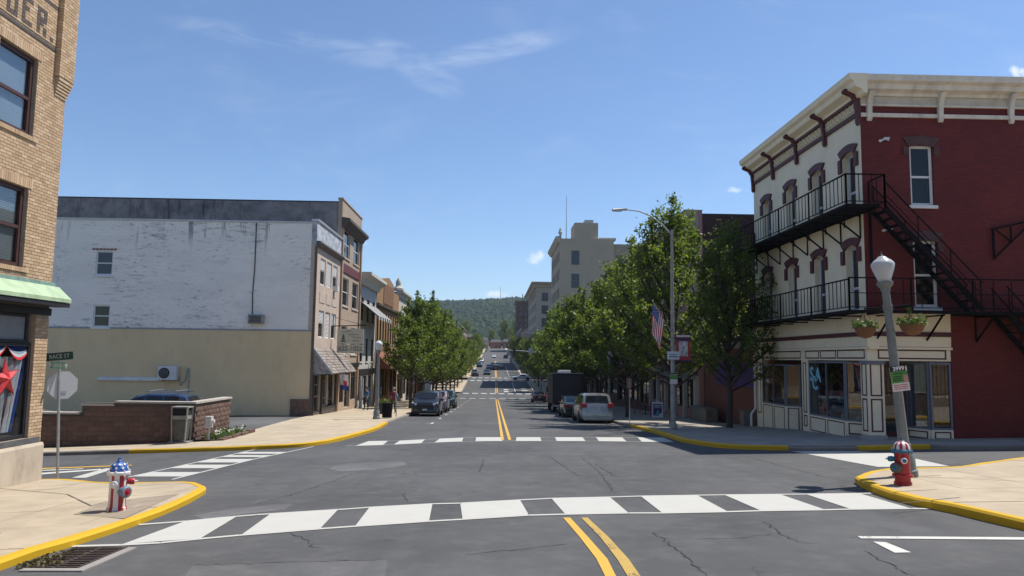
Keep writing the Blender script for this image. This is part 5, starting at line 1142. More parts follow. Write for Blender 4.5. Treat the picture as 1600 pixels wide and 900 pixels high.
h, bo = hydrant((p.x, p.y, p.z - .004), 'red hydrant with red and white striped bonnet near the right lamp post', 1.04, [HR], None, [HW, HR], lambda i, k: 1 if (k % 4) < 2 else 0, HT, [((-.35, -1, 0), .46, .062, .07, HW, HT), ((-1, .1, 0), .47, .058, .10, HT, HT), ((-.93, -.5, 0), .32, .108, .10, mat('hydrant_brown', (.10, .085, .08), .6, .2), HT)])
put(MB().lathe([(.185, .16), (.185, .2)], 24), 'base_ring', HR, h, True, True)

# ---------------------------------------------------------------- storm drain
dq = [gp(118, 857), gp(200, 857), gp(122, 890), gp(38, 890)]
dr_ = thing('storm_drain', 'rusty storm drain grate in the gutter by the left kerb', 'drain grate', dq[3])
RUST = mat('rusty_iron', (.055, .038, .032), .8, .3, 20, .3, 60)
zf = lambda q: Vector((q.x, q.y, g(q.x, q.y)))
A, B, C, D = [zf(q) for q in dq]
put(drape(MB(), [A, B, C, D], .006), 'pit', mat('drain_pit', (.006, .006, .006), .9, 0), dr_, norm=False)
for k in range(12):
    t0, t1 = (k + .12) / 12, (k + .52) / 12; q = [A.lerp(D, t0), B.lerp(C, t0), B.lerp(C, t1), A.lerp(D, t1)]
    put(MB().prism([v + Vector((0, 0, .007)) for v in q], [v + Vector((0, 0, .022)) for v in q]), 'bar', RUST, dr_)
for t in (.0, .5, .96):
    q = [A.lerp(B, t), A.lerp(B, t + .04), D.lerp(C, t + .04), D.lerp(C, t)]; put(MB().prism([v + Vector((0, 0, .008)) for v in q], [v + Vector((0, 0, .026)) for v in q]), 'cross_bar', RUST, dr_)
fr_ = [B, B + (B - A).normalized() * .12, C + (C - D).normalized() * .12 + (C - B).normalized() * .12, C]; put(MB().prism([v + Vector((0, 0, -.02)) for v in fr_], [v + Vector((0, 0, .016)) for v in fr_]), 'concrete_frame', CONC, dr_)
fr_ = [D, C, C + (C - D).normalized() * .12 + (C - B).normalized() * .12, D + (D - A).normalized() * .12]; put(MB().prism([v + Vector((0, 0, -.02)) for v in fr_], [v + Vector((0, 0, .018)) for v in fr_]), 'concrete_frame', CONC, dr_)
mb = MB(); rg = random.Random(6)
for k in range(260):
    t, s_ = rg.betavariate(1.2, 4.), rg.betavariate(3.2, 1.2); q = (A.lerp(B, t)).lerp(D.lerp(C, t), s_) + Vector((-.12, 0, .025 + rg.uniform(0, .02))); leafq(mb, q, rg.uniform(.02, .055), rg)
o = stuff(put(mb, 'leaf_litter', leafmat('dry_leaf', (.15, .12, .05), (.26, .24, .10), .1), norm=False)); o['label'] = 'dry leaves and twigs gathered on the storm drain'
mb = MB()
for c in ((-14, 836),):
    q = gp(c[0], c[1], .115)
    for k in range(40): leafq(mb, q + Vector((rg.gauss(0, .05), rg.gauss(0, .05), .01 + abs(rg.gauss(0, .012)))), rg.uniform(.015, .04), rg)
o = stuff(put(mb, 'weeds', PLANT, norm=False)); o['label'] = 'weeds sprouting along the joint behind the left kerb'

# ---------------------------------------------------------------- street name and stop sign
p = gp(90, 747, .115); sp = thing('sign_post', 'steel post with two green street name plates and a stop sign seen from behind', 'street sign', p)
lean = Vector((-.15, 0, 2.74)); put(MB().tube([(0, 0, -.1), lean], .033, 10), 'post', GALV, sp, local=True, smooth=True)
GRN = mat('sign_dark_green', (.012, .055, .040), .4, .1); GRN2 = mat('sign_pale_green', (.16, .40, .30), .35, .2, 9)
def plate(z, ang, w, hgt, m, txt, tm, tilt=0., up=0, fy=0.):
    c = lean * ((z) / 2.74); x = Vector((math.cos(ang), math.sin(ang), tilt)).normalized(); M = frame_m(c + Vector((0, fy, up)), x, (Vector((0, 0, 1)) - x * x.z).normalized()); b = xf(MB().box(-w / 2, w / 2, -hgt / 2, hgt / 2, -.006, .006), M); o = put(b, 'name_plate', m, sp, local=True)
    for s in (1, -1): text(txt, hgt * .72, M @ (Matrix.Translation((0, -hgt * .02, .012)) if s > 0 else Matrix.Rotation(math.pi, 4, 'Y') @ Matrix.Translation((0, -hgt * .02, .012))), 'lettering', tm, o, local=True, sx=.9)
plate(2.92, .12, .62, .19, GRN, 'RACE ST', mat('letter_grey', (.42, .45, .44), .5), .10); plate(2.70, -.45, .56, .16, GRN2, 'N CENTRE ST', mat('letter_white', (.75, .8, .78), .5), -.03, 0, -.05)
put(MB().tube([lean * .98, lean * 1.03], .03, 8), 'bracket', GALV, sp, local=True)
c = lean * (2.22 / 2.74) + Vector((.05, .06, 0)); x = Vector((math.cos(.82), math.sin(.82), 0)); M = frame_m(c, x, (0, 0, 1)); oc = [Vector((.36 * math.cos(math.pi / 8 + k * math.pi / 4), .36 * math.sin(math.pi / 8 + k * math.pi / 4), 0)) for k in range(8)]
so_ = put(MB().prism([M @ v for v in oc], [M @ (v + Vector((0, 0, -.005))) for v in oc]), 'stop_sign', mat('sign_back_grey', (.46, .47, .47), .45, .06, metal=.2), sp, local=True)
put(MB().prism([M @ (v * .985 + Vector((0, 0, -.0055))) for v in oc], [M @ (v * .985 + Vector((0, 0, -.008))) for v in oc]), 'red_face', mat('stop_red', (.5, .02, .03), .4), so_, local=True)
text('STOP', .25, M @ Matrix.Rotation(math.pi, 4, 'Y') @ Matrix.Translation((0, 0, .0125)), 'lettering', WHT, so_, local=True)
put(xf(MB().box(-.09, .09, -.2, -.14, .002, .012), M), 'mounting_bracket', GALV, sp, local=True)

# ---------------------------------------------------------------- lamp posts
m_, nt_, b_ = newmat('lamp_globe'); setb(nt_, b_, Base_Color=(.74, .75, .75, 1), Roughness=.22, Transmission_Weight=.35, IOR=1.3, Specular_IOR_Level=.6); GLOBE = m_
def lamp_parts(root, h=3.95):
    put(MB().lathe([(.21, 0), (.21, .12), (.185, .15), (.185, .42), (.15, .48), (.125, .62), (.135, .64), (.12, .68)], 16), 'base', POLE, root, True, True)
    put(MB().lathe([(.108, .66), (.078, h)], 16), 'shaft', POLE, root, True, True)
    put(MB().lathe([(.085, h - .02), (.10, h), (.10, h + .05), (.13, h + .08), (.165, h + .13), (.165, h + .19), (.13, h + .2)], 20), 'collar', POLE, root, True, True)
    gl_ = put(MB().lathe([(.125, h + .20), (.16, h + .30), (.215, h + .45), (.24, h + .56), (.225, h + .60), (.17, h + .66), (.11, h + .70), (.095, h + .725), (.05, h + .75), (0, h + .755)], 24), 'globe', GLOBE, root, True, True)
    put(MB().lathe([(.025, h + .75), (.03, h + .77), (.008, h + .80), (.006, h + .85), (0, h + .86)], 8), 'finial', POLE, gl_, False, True)
p = gp(1418, 744, .15)
lm = thing('lamp_post', 'leaning grey lamp post with acorn globe and hanging baskets at the right corner', 'lamp post', p, 0, 'acorn globe lamp posts'); lm.rotation_euler = (R_(-.6), R_(-4.4), 0)
lamp_parts(lm, 3.93)
arm_d = Vector((.86, -.5, .0)).normalized(); az_ = 3.56
put(MB().tube([arm_d * -.46 + Vector((0, 0, az_ + .02)), Vector((0, 0, az_)), arm_d * .46 + Vector((0, 0, az_ + .02))], .02, 8), 'basket_arm', BLACK, lm, local=True); put(MB().lathe([(.10, az_ - .07), (.10, az_ + .07)], 14), 'arm_clamp', POLE, lm, False, True)
bpy.context.view_layer.update(); LM = lm.matrix_world.copy()
WICK = mat('wicker_brown', (.15, .075, .04), .9, .3, 30, .8, 90)
for s, r, lab in ((-1, .225, 'smaller left hanging wicker basket of green plants on the right lamp post'), (1, .255, 'larger right hanging wicker basket with red flowers on the right lamp post')):
    e = LM @ (arm_d * .45 * s + Vector((0, 0, az_))); bk = thing('hanging_basket', lab, 'hanging basket', e - Vector((0, 0, .60)), 0, 'hanging flower baskets'); rg = random.Random(20 + s)
    put(MB().lathe([(.03, -.03), (r * .5, .0), (r * .82, .08), (r, .2), (r * 1.03, .215), (r * .95, .22), (.02, .19)], 22), 'bowl', WICK, bk, True, True)
    for k in range(3): a = k * 2.1; put(MB().tube([(r * math.cos(a), r * math.sin(a), .21), (0, 0, .6)], .005, 4), 'chain', BLACK, bk, local=True)
    mb = MB()
    for k in range(420):
        a, q = rg.uniform(0, 6.28), r * 1.15 * math.sqrt(rg.random()); leafq(mb, (q * math.cos(a), q * math.sin(a), .2 + abs(rg.gauss(0, .075)) - max(0, q - r) * .6), rg.uniform(.035, .07), rg)
    if s > 0:
        for k in range(30): leafq(mb, (-.05 + rg.gauss(0, .02), 0, .3 + k * .009), .06, rg)
    stuff(put(mb, 'foliage', PLANT, bk, local=True, norm=False)); mb = MB()
    for k in range(16):
        a, q = rg.uniform(0, 6.28), r * 1.05 * math.sqrt(rg.random()); mb.lathe([(0, 0), (.022, .012), (.026, .02), (0, .018)], 6, Matrix.Translation((q * math.cos(a), q * math.sin(a), .25 + rg.uniform(0, .1))), k % 2)
    stuff(put(mb, 'flowers', [mat('petal_white', (.7, .68, .55), .6), mat('petal_red', (.5, .06, .03), .6) if s > 0 else mat('petal_pale', (.6, .6, .4), .6)], bk, local=True))
# notice on the lamp post
nb = put(MB().box(-.185, .185, -.012, .0, 0, .51), 'notice', mat('notice_white', (.62, .55, .55), .5, .05), lm, local=True); nb.location = (.02, -.125, 1.78); nb.rotation_euler = (0, R_(-3), 0)
put(MB().box(-.186, .15, -.016, -.0125, .415, .53), 'black_header', mat('notice_black', (.012, .012, .013), .5), nb, local=True); put(MB().box(-.184, .184, -.0158, -.0124, .175, .413), 'green_panel', mat('notice_green', (.07, .22, .045), .5, .1), nb, local=True)
put(MB().box(.085, .182, -.0175, -.016, .18, .33), 'pink_panel', mat('notice_pink', (.42, .2, .2), .5), nb, local=True)
text('3999', .125, frame_m((.0, -.019, .47), (1, 0, 0), (0, 0, 1)), 'lettering', WHT, nb, local=True, bold=.002)
for k, (z, w) in enumerate(((.37, .16), (.31, .14), (.27, .14), (.23, .14))): put(MB().box(-.15 + .02 * (k == 0), -.15 + w * 1.4, -.0175, -.016, z - .012, z + .012), 'printed_line', mat('notice_dark_green', (.02, .07, .015), .6), nb, local=True)
for z in (.13, .09, .05): put(MB().box(-.15, .15, -.0145, -.0125, z - .008, z + .008), 'printed_line', mat('notice_red', (.36, .08, .1), .6), nb, local=True)
lp2 = thing('lamp_post', 'grey lamp post with acorn globe near the black litter bin on the left', 'lamp post', (-6.69, 42.9, g(-6.69, 42.9) + .145), 0, 'acorn globe lamp posts'); lamp_parts(lp2, 3.75)
for x, y, lab in ((8.15, 52, 'dark lamp post with acorn globe among the right trees behind the minivan'), (-6.7, 72, 'acorn globe lamp post half hidden by the nearest left trees'), (-6.7, 104, 'acorn globe lamp post at the far end of the left trees'), (8.15, 92, 'acorn globe lamp post beyond the black truck'), (8.4, 133, 'acorn globe lamp post just past the first far crossing')):
    c = copy_tree(lp2); c.location = (x, y, g(x, y) + .145); c['label'] = lab
# ---------------------------------------------------------------- tall street lights
p = gp(1052, 671, .15); CP = mat('weathered_pole', (.30, .29, .27), .75, .2, 5, dirt=.25)
sl = thing('street_light', 'tall grey street light with curved arm, flag and banner on the right', 'street light', p, 0, 'cobra head street lights')
put(MB().lathe([(.17, 0), (.17, .25), (.12, .3), (.112, 2.0)], 14), 'pole_base', CP, sl, True, True); put(MB().lathe([(.102, 1.98), (.06, 9.0)], 14), 'pole', CP, sl, True, True)
arm = [(0, 0, 8.75), (-.4, 0, 9.2), (-.95, 0, 9.62), (-1.5, 0, 9.84), (-2.1, 0, 9.90)]; put(MB().tube(arm, [.038, .034, .03, .028, .026], 8), 'arm', GALV, sl, local=True, smooth=True)
put(MB().prism([(-2.05, -.09, 9.87), (-2.05, .09, 9.87), (-2.05, .07, 9.97), (-2.05, -.07, 9.97)], [(-2.75, -.14, 9.86), (-2.75, .14, 9.86), (-2.72, .06, 9.95), (-2.72, -.06, 9.95)]), 'lamp_head', GALV, sl, local=True, bevel=.02); put(MB().box(-2.7, -2.3, -.1, .1, 9.82, 9.865), 'lens', mat('lens', (.5, .5, .48), .3), sl, local=True)
# banner and plates bolted to the pole
bn = put(MB().box(.16, .80, -.012, .012, 3.02, 4.22), 'banner', mat('banner_red', (.34, .035, .05), .7, .1), sl, local=True); put(MB().box(.27, .68, -.016, -.0125, 3.25, 3.92), 'photo_panel', mat('banner_photo', (.42, .41, .42), .7, .5, 7), bn, local=True)
put(MB().box(.16, .80, -.0165, -.0126, 3.95, 4.08), 'navy_band', mat('banner_navy', (.035, .03, .08), .7), bn, local=True); put(MB().box(.16, .80, -.0165, -.0126, 4.12, 4.2), 'white_band', mat('banner_white', (.5, .5, .52), .7, .3, 12), bn, local=True); put(MB().box(.16, .8, -.0166, -.0125, 3.02, 3.08), 'navy_band', mat('banner_navy', (.035, .03, .08)), bn, local=True)
for z in (3.0, 4.24): put(MB().tube([(0, 0, z), (.85, 0, z)], .014, 6), 'banner_rod', BLACK, sl, local=True)
pl = put(MB().box(-.28, .26, -.15, -.14, 3.1, 3.46), 'white_plate', mat('plate_white', (.52, .55, .58), .5, .05), sl, local=True); put(MB().box(-.2, .2, -.154, -.1505, 3.2, 3.25).box(-.2, .16, -.154, -.1505, 3.31, 3.34), 'printed_line', mat('plate_blue', (.06, .10, .22), .6), pl, local=True)
pl = put(MB().box(-.17, .17, -.15, -.14, 2.02, 2.5), 'notice', mat('notice_white', (.62, .55, .55)), sl, local=True); put(MB().box(-.168, .168, -.154, -.1505, 2.22, 2.42), 'green_panel', mat('notice_green', (.07, .22, .045)), pl, local=True); put(MB().box(-.17, .17, -.154, -.1505, 2.44, 2.5), 'black_header', FASC, pl, local=True)
# flag
fl = thing('flag', 'stars and stripes flag on an angled staff on the right street light', 'flag', (p.x - .1, p.y - .1, p.z + 4.35)); s0, s1 = Vector((0, 0, 0)), Vector((-.85, -.15, 1.35))
put(MB().tube([s0, s1], .016, 8), 'staff', mat('staff_tan', (.42, .36, .26), .5), fl, local=True); put(MB().lathe([(0, 0), (.03, .03), (0, .06)], 8, Matrix.Translation(s1)), 'finial', mat('staff_tan', (.42, .36, .26)), fl, local=True); put(MB().tube([(.1, .1, -.05), (0, 0, .1)], .04, 8), 'holder', GALV, fl, local=True)
def fpt(u, v):                               # u along the fly (hangs down), v along the hoist
    h0 = s1.lerp(s0, .03 + .62 * v); sag = Vector((-.10 * (1 - v) - .05, 0, -1)); w = .05 * math.sin(u * 6 + v * 9) * (.2 + u)
    return h0 + Vector((sag.x * u * .6 - .16 * v * u, w + .03 * u, -1.38 * u + .10 * u * math.sin(v * 3)))
mb = MB(); mb.grid(fpt, 30, 26, mif=lambda i, j: 2 if (i < 12 and j < 14) else (0 if (j // 2) % 2 == 0 else 1)); fo_ = put(mb, 'cloth', [RED, WHT, BLU], fl, local=True, norm=False, smooth=True)
mb = MB()
for i in range(6):
    for j in range(5):
        c = Vector(fpt(.04 + i * .06, .05 + j * .1)); star5(mb, frame_m(c + Vector((0, -.006, 0)), (1, 0, 0), (0, 0, 1)), .022)
put(mb, 'stars', WHT, fo_, local=True)
def traffic(x, y, lab, L=7.6):
    t = thing('traffic_signal', lab, 'traffic signal', (x, y, g(x, y) + .14), 0, 'mast arm traffic signals'); put(MB().lathe([(.2, 0), (.2, .3), (.14, .4), (.10, 8.6)], 12), 'pole', GALV, t, True, True)
    put(MB().tube([(0, 0, 6.75), (-L * .5, 0, 7.1), (-L, 0, 7.25)], [.09, .07, .05], 8), 'mast_arm', GALV, t, local=True); put(MB().tube([(0, 0, 8.5), (-.5, 0, 9.3), (-1.4, 0, 9.75), (-2.6, 0, 9.85)], .05, 8), 'lamp_arm', GALV, t, local=True); put(MB().box(-3.4, -2.6, -.16, .16, 9.78, 9.92), 'lamp_head', GALV, t, local=True, bevel=.03)
    for sx in (-L * .66,):
        s = put(MB().box(sx - .15, sx + .15, -.15, .1, 6.45, 7.35), 'signal_head', mat('signal_black', (.02, .02, .02), .5), t, local=True)
        for k in range(3): put(MB().lathe([(.10, 0), (.10, .02)], 12, frame_m((sx, -.152, 6.6 + k * .3), (1, 0, 0), (0, 0, 1))), 'lens', mat('lens_dim%d' % k, [(.02, .08, .05), (.12, .08, .01), (.12, .02, .02)][k], .3), s, local=True)
    put(MB().box(-2.9, -2.2, -.13, -.11, 6.75, 7.55), 'white_plate', mat('plate_white', (.52, .55, .58)), t, local=True); put(MB().box(-1.5, .2, -.16, -.14, 6.75, 7.2), 'street_name_plate', mat('teal_plate', (.01, .14, .11), .4), t, local=True); return t
tr1 = traffic(8.0, 110, 'mast arm traffic signal with green name plate at the first far crossing')
# ---------------------------------------------------------------- smaller street furniture
lb = thing('litter_bin', 'round black slatted litter bin on the left pavement by the lamp post', 'litter bin', (-6.25, 44.0, g(-6.25, 44) + .145)); put(MB().lathe([(.2, .05), (.24, .06), (.25, .82), (.22, .82)], 16), 'liner', mat('bin_liner', (.02, .02, .022), .6), lb, True, True); sl0 = None
for k in range(20):
    a = k * math.pi / 10
    if sl0 is None: sl0 = o = put(MB().box(.27, .285, -.028, .028, .04, .88), 'slat', BLACK, lb, local=True)
    else: o = copy_obj(sl0, lb)
    o.rotation_euler = (0, 0, a)
for z in (.08, .84): put(MB().tube([(.28 * math.cos(a), .28 * math.sin(a), z) for a in lin(0, 6.2832, 20)], .018, 6, cap=False), 'rim', BLACK, lb, local=True)
p = gp(1027, 652, .15)
af = thing('sandwich_board', 'white framed sandwich board with navy poster on the right pavement', 'sandwich board', p, -.12)
for s in (-1, 1):
    b = put(MB().hexa([(-.36, s * .28, 0), (.36, s * .28, 0), (.36, s * .25, 0), (-.36, s * .25, 0), (-.36, s * .03, 1.02), (.36, s * .03, 1.02), (.36, 0, 1.02), (-.36, 0, 1.02)]), 'board', mat('board_white', (.66, .67, .70), .5, .04), af, local=True)
    L_ = lambda x, t, e: (x, s * (.28 - .25 * t + e), 1.02 * t); e = .006
    put(MB().add([L_(-.28, .12, e), L_(.28, .3, e), L_(.28, .88, e), L_(-.28, .88, e)], [(0, 1, 2, 3)]), 'poster', mat('poster_navy', (.02, .025, .10), .5), b, local=True); put(MB().add([L_(-.15, .1, e * 2), L_(.1, .12, e * 2), L_(.12, .42, e * 2), L_(.0, .5, e * 2), L_(-.1, .35, e * 2)], [(0, 1, 2, 3, 4)]), 'poster_picture', mat('poster_teal', (.12, .26, .34), .5), b, local=True)
    for x in (-.2, -.09, .02, .13): put(MB().add([L_(x, .72, e * 2), L_(x + .08, .72, e * 2), L_(x + .08, .8, e * 2), L_(x, .8, e * 2)], [(0, 1, 2, 3)]), 'poster_lettering', WHT, b, local=True)
    put(MB().add([L_(-.2, .62, e * 2), L_(.21, .62, e * 2), L_(.21, .65, e * 2), L_(-.2, .65, e * 2)], [(0, 1, 2, 3)]), 'poster_line', WHT, b, local=True)
put(MB().tube([(-.07, 0, 1.0), (-.05, 0, 1.1), (.05, 0, 1.1), (.07, 0, 1.0)], .015, 6), 'carry_handle', mat('board_white', (.66, .67, .70)), af, local=True)
pe = thing('chalkboard_easel', 'pink framed chalkboard easel outside the cafe on the right', 'easel', (11.0, 50.5, g(11, 50.5) + .145), .1)
mb = MB().box(-.33, -.27, -.03, .03, 0, 1.0).box(.27, .33, -.03, .03, 0, 1.0).box(-.27, .27, -.03, .03, .93, 1.0).box(-.27, .27, -.03, .03, .12, .2); PK = mat('pink_wood', (.34, .08, .12), .6, .1); put(mb, 'frame', PK, pe, local=True); put(MB().box(-.27, .27, -.015, .015, .2, .93), 'chalkboard', mat('chalkboard', (.02, .02, .022), .8, .2), pe, local=True); put(MB().bar((0, .02, .95), (0, .4, 0), .04), 'rear_leg', PK, pe, local=True)
def bistro(x, y, lab):
    t = thing('bistro_table', lab, 'table', (x, y, g(x, y) + .145)); put(MB().lathe([(.32, .70), (.33, .72), (0, .725)], 18), 'table_top', mat('cafe_metal', (.12, .12, .13), .5), t, local=True); put(MB().tube([(0, 0, .02), (0, 0, .7)], .03, 8), 'pedestal', BLACK, t, local=True); put(MB().lathe([(.24, 0), (.22, .03), (.03, .05)], 16), 'foot', BLACK, t, local=True)
def cafe_chair(x, y, rz, lab, m):
    t = thing('cafe_chair', lab, 'chair', (x, y, g(x, y) + .145), rz, 'cafe chairs on the right pavement'); put(MB().box(-.2, .2, -.2, .2, .43, .46), 'seat', m, t, local=True)
    for sx in (-1, 1):
        put(MB().bar((sx * .18, .18, 0), (sx * .18, .18, .45), .03), 'leg', m, t, local=True); put(MB().bar((sx * .18, -.18, 0), (sx * .18, -.22, .88), .03), 'rear_leg', m, t, local=True)
    for z in (.6, .72, .84): put(MB().box(-.18, .18, -.22, -.195, z, z + .06), 'back_slat', m, t, local=True)
bistro(11.4, 55.5, 'small round cafe table on the right pavement'); cafe_chair(10.8, 55.5, -1.5, 'pink cafe chair left of the round table', PK); cafe_chair(12.0, 55.6, 1.5, 'dark cafe chair right of the round table', mat('cafe_metal', (.12, .12, .13)))
STB = mat('old_concrete_block', (.17, .155, .13), .95, .2, 3, .4, 25, dirt=.3)
for (x, y, w, d, h_, lab) in ((12.6, 44.4, .7, 3.6, .85, 'long low concrete planter wall behind the dark tree trunk'), (12.85, 37.4, .55, .6, .8, 'short concrete block beside the white downpipe')):
    z = g(x, y) + .14; t = thing('concrete_block', lab, 'planter wall', (x, y, z)); put(MB().box(-w / 2, w / 2, -d / 2, d / 2, 0, h_ - .08), 'block', STB, t, local=True, bevel=.03); put(MB().box(-w / 2 - .03, w / 2 + .03, -d / 2 - .03, d / 2 + .03, h_ - .078, h_), 'cap', STB, t, local=True, bevel=.02)
sp2 = thing('sign_post', 'thin grey parking sign post beside the rear of the silver minivan', 'street sign', (7.75, 42.2, g(7.75, 42.2) + .145)); put(MB().tube([(0, 0, 0), (0, 0, 2.5)], .03, 8), 'post', GALV, sp2, local=True); put(MB().box(-.15, .15, .032, .04, 1.95, 2.45), 'sign_plate', mat('plate_back', (.28, .16, .15), .5), sp2, local=True)
sp3 = thing('parking_meter', 'grey parking meter on a post beside the left litter bin', 'parking meter', (-6.0, 46.2, g(-6, 46.2) + .145)); put(MB().tube([(0, 0, 0), (0, 0, 1.1)], .03, 8), 'post', GALV, sp3, local=True); put(MB().lathe([(.05, 1.08), (.09, 1.16), (.10, 1.3), (.07, 1.42), (0, 1.45)], 12), 'meter_head', mat('meter_grey', (.2, .22, .24), .4), sp3, True, True)
ub2 = thing('planter_box', 'dark square planter box with shrub behind the black parked car', 'planter', (-7.3, 50.3, g(-7.3, 50.3) + .145)); put(MB().prism([(-.32, -.32, 0), (.32, -.32, 0), (.32, .32, 0), (-.32, .32, 0)], [(-.4, -.4, .75), (.4, -.4, .75), (.4, .4, .75), (-.4, .4, .75)]), 'tub', FASC, ub2, local=True, bevel=.02); mb = MB(); rg = random.Random(31)
for k in range(260): leafq(mb, (rg.gauss(0, .2), rg.gauss(0, .2), .75 + abs(rg.gauss(0, .14))), rg.uniform(.06, .1), rg)
stuff(put(mb, 'shrub', LEAFD, ub2, local=True, norm=False))
# hanging shop sign and small banner on the white building
bs = thing('hanging_sign', 'cream two panel hanging shop sign with telephone number on an iron bar', 'shop sign', (-11.2, 51.6, 4.15)); FBs = FC(51.6); CRS = mat('sign_cream', (.43, .42, .34), .6, .08, 4); INK = mat('sign_ink', (.12, .15, .10), .7, .1)
put(MB().bar((-12.0 + .75, 51.6, 4.2), (-8.95, 51.6, 4.28), .06).bar((-11.25, 51.6, 4.2), (-11.25, 51.6, 4.9), .05).bar((-11.25, 51.6, 4.85), (-9.2, 51.6, 4.28), .025), 'iron_bar', BLACK, bs)
pa = put(MB().fbox(FBs, -10.93, -9.1, -.06, .06, 2.98, 4.02), 'upper_panel', CRS, bs); pb = put(MB().fbox(FBs, -10.93, -9.1, -.06, .06, 2.36, 2.93), 'lower_panel', CRS, bs)
text('622-1022', .44, frame_m(FBs(-10.0, .066, 2.64), (1, 0, 0), (0, 0, 1)), 'telephone_number', INK, pb, bold=.008, sx=.98)
mb = MB()
for k, (hw_, z) in enumerate(((.22, 3.1), (.17, 3.28), (.11, 3.45))): mb.add([FBs(-10.5 - hw_, .064, z), FBs(-10.5 + hw_, .064, z), FBs(-10.5, .064, z + .26)], [(0, 1, 2)])
put(mb, 'tree_emblem', INK, pa)
def scribble(u0, u1, z, rise, nm='script_line'):
    n = int((u1 - u0) / .045); put(MB().tube([FBs(u0 + (u1 - u0) * k / n, .066, z + rise * k / n + .05 * math.sin(k * 2.3) * (1 if k % 5 else 1.6)) for k in range(n + 1)], .014, 4), nm, INK, pa)
scribble(-10.7, -10.0, 3.80, .06); scribble(-10.25, -9.5, 3.66, -.02); scribble(-9.95, -9.3, 3.45, -.04); scribble(-9.95, -9.4, 3.2, 0)
of = thing('shop_banner', 'small white red and blue banner hanging under the shingled canopy', 'banner', (-9.95, 49.4, 1.0)); put(MB().tube([(-.3, 0, .0), (.3, .1, -.05)], .015, 6), 'rod', BLACK, of, local=True)
mb = MB(); mb.grid(lambda a, b: (-.28 + .56 * a + .1 * b, .05 * math.sin(a * 7 + b * 3), -.02 - 1.05 * b - .1 * a), 10, 10, mif=lambda i, j: 2 if j > 6 else (1 if (3 < i < 8 and 3 < j < 7) else 0)); put(mb, 'cloth', [WHT, RED, BLU], of, local=True, norm=False)

# ================================================================ VEHICLES
TYRE = mat('tyre_rubber', (.018, .018, .019), .85, .1); RIM = mat('alloy_rim', (.38, .38, .39), .35, .1, metal=.7); CGL = glass('car_glass', (.012, .015, .018), .03); PLAST = mat('black_trim', (.02, .02, .022), .6, .1)
TAIL = mat('tail_light_red', (.32, .01, .015), .25, .1, 12); HEAD = mat('headlight', (.55, .57, .6), .15, .1, 9, spec=.8); PLATE = mat('number_plate', (.55, .55, .45), .5, .1)
def carpaint(name, col, metal=.35):
    if name in MATS: return MATS[name]
    m, nt, b = newmat(name); setb(nt, b, Base_Color=tuple(col) + (1,), Roughness=.32, Metallic=metal, Specular_IOR_Level=.5, Coat_Weight=.8, Coat_Roughness=.06); ps = nd(nt, 'ShaderNodeNewGeometry').outputs['Position']
    setb(nt, b, Roughness=sstep(nt, noise(nt, ps, 3., 4), .3, .8, .25, .45)); MATS[name] = m; return m
SPEC = {
 'minivan': dict(L=5.05, W=1.96, zb=1.02, st=[(0, .60), (.10, .78), (.9, .98), (1.15, 1.04), (2.0, 1.60), (2.6, 1.75), (4.2, 1.74), (4.70, 1.66), (4.95, 1.14), (5.01, .98), (5.05, .60)], sw=[(1.72, 2.35), (2.43, 3.3), (3.38, 4.45)], ws=(1.22, 1.97), rw=(4.735, 4.925), wr=.33, ax=(.95, 4.0)),
 'suv': dict(L=4.7, W=1.9, zb=1.06, st=[(0, .66), (.08, .92), (.9, 1.05), (1.2, 1.10), (1.9, 1.60), (2.45, 1.70), (3.8, 1.68), (4.3, 1.58), (4.58, 1.12), (4.66, .96), (4.7, .60)], sw=[(1.68, 2.3), (2.38, 3.2), (3.28, 4.0)], ws=(1.27, 1.87), rw=(4.33, 4.56), wr=.37, ax=(.88, 3.72)),
 'sedan': dict(L=4.8, W=1.82, zb=.92, st=[(0, .52), (.12, .70), (1.0, .86), (1.35, .92), (2.15, 1.36), (2.6, 1.45), (3.3, 1.43), (4.05, 1.06), (4.6, 1.0), (4.76, .92), (4.8, .52)], sw=[(1.85, 2.5), (2.58, 3.35)], ws=(1.42, 2.12), rw=(3.36, 4.0), wr=.32, ax=(.92, 3.75))}
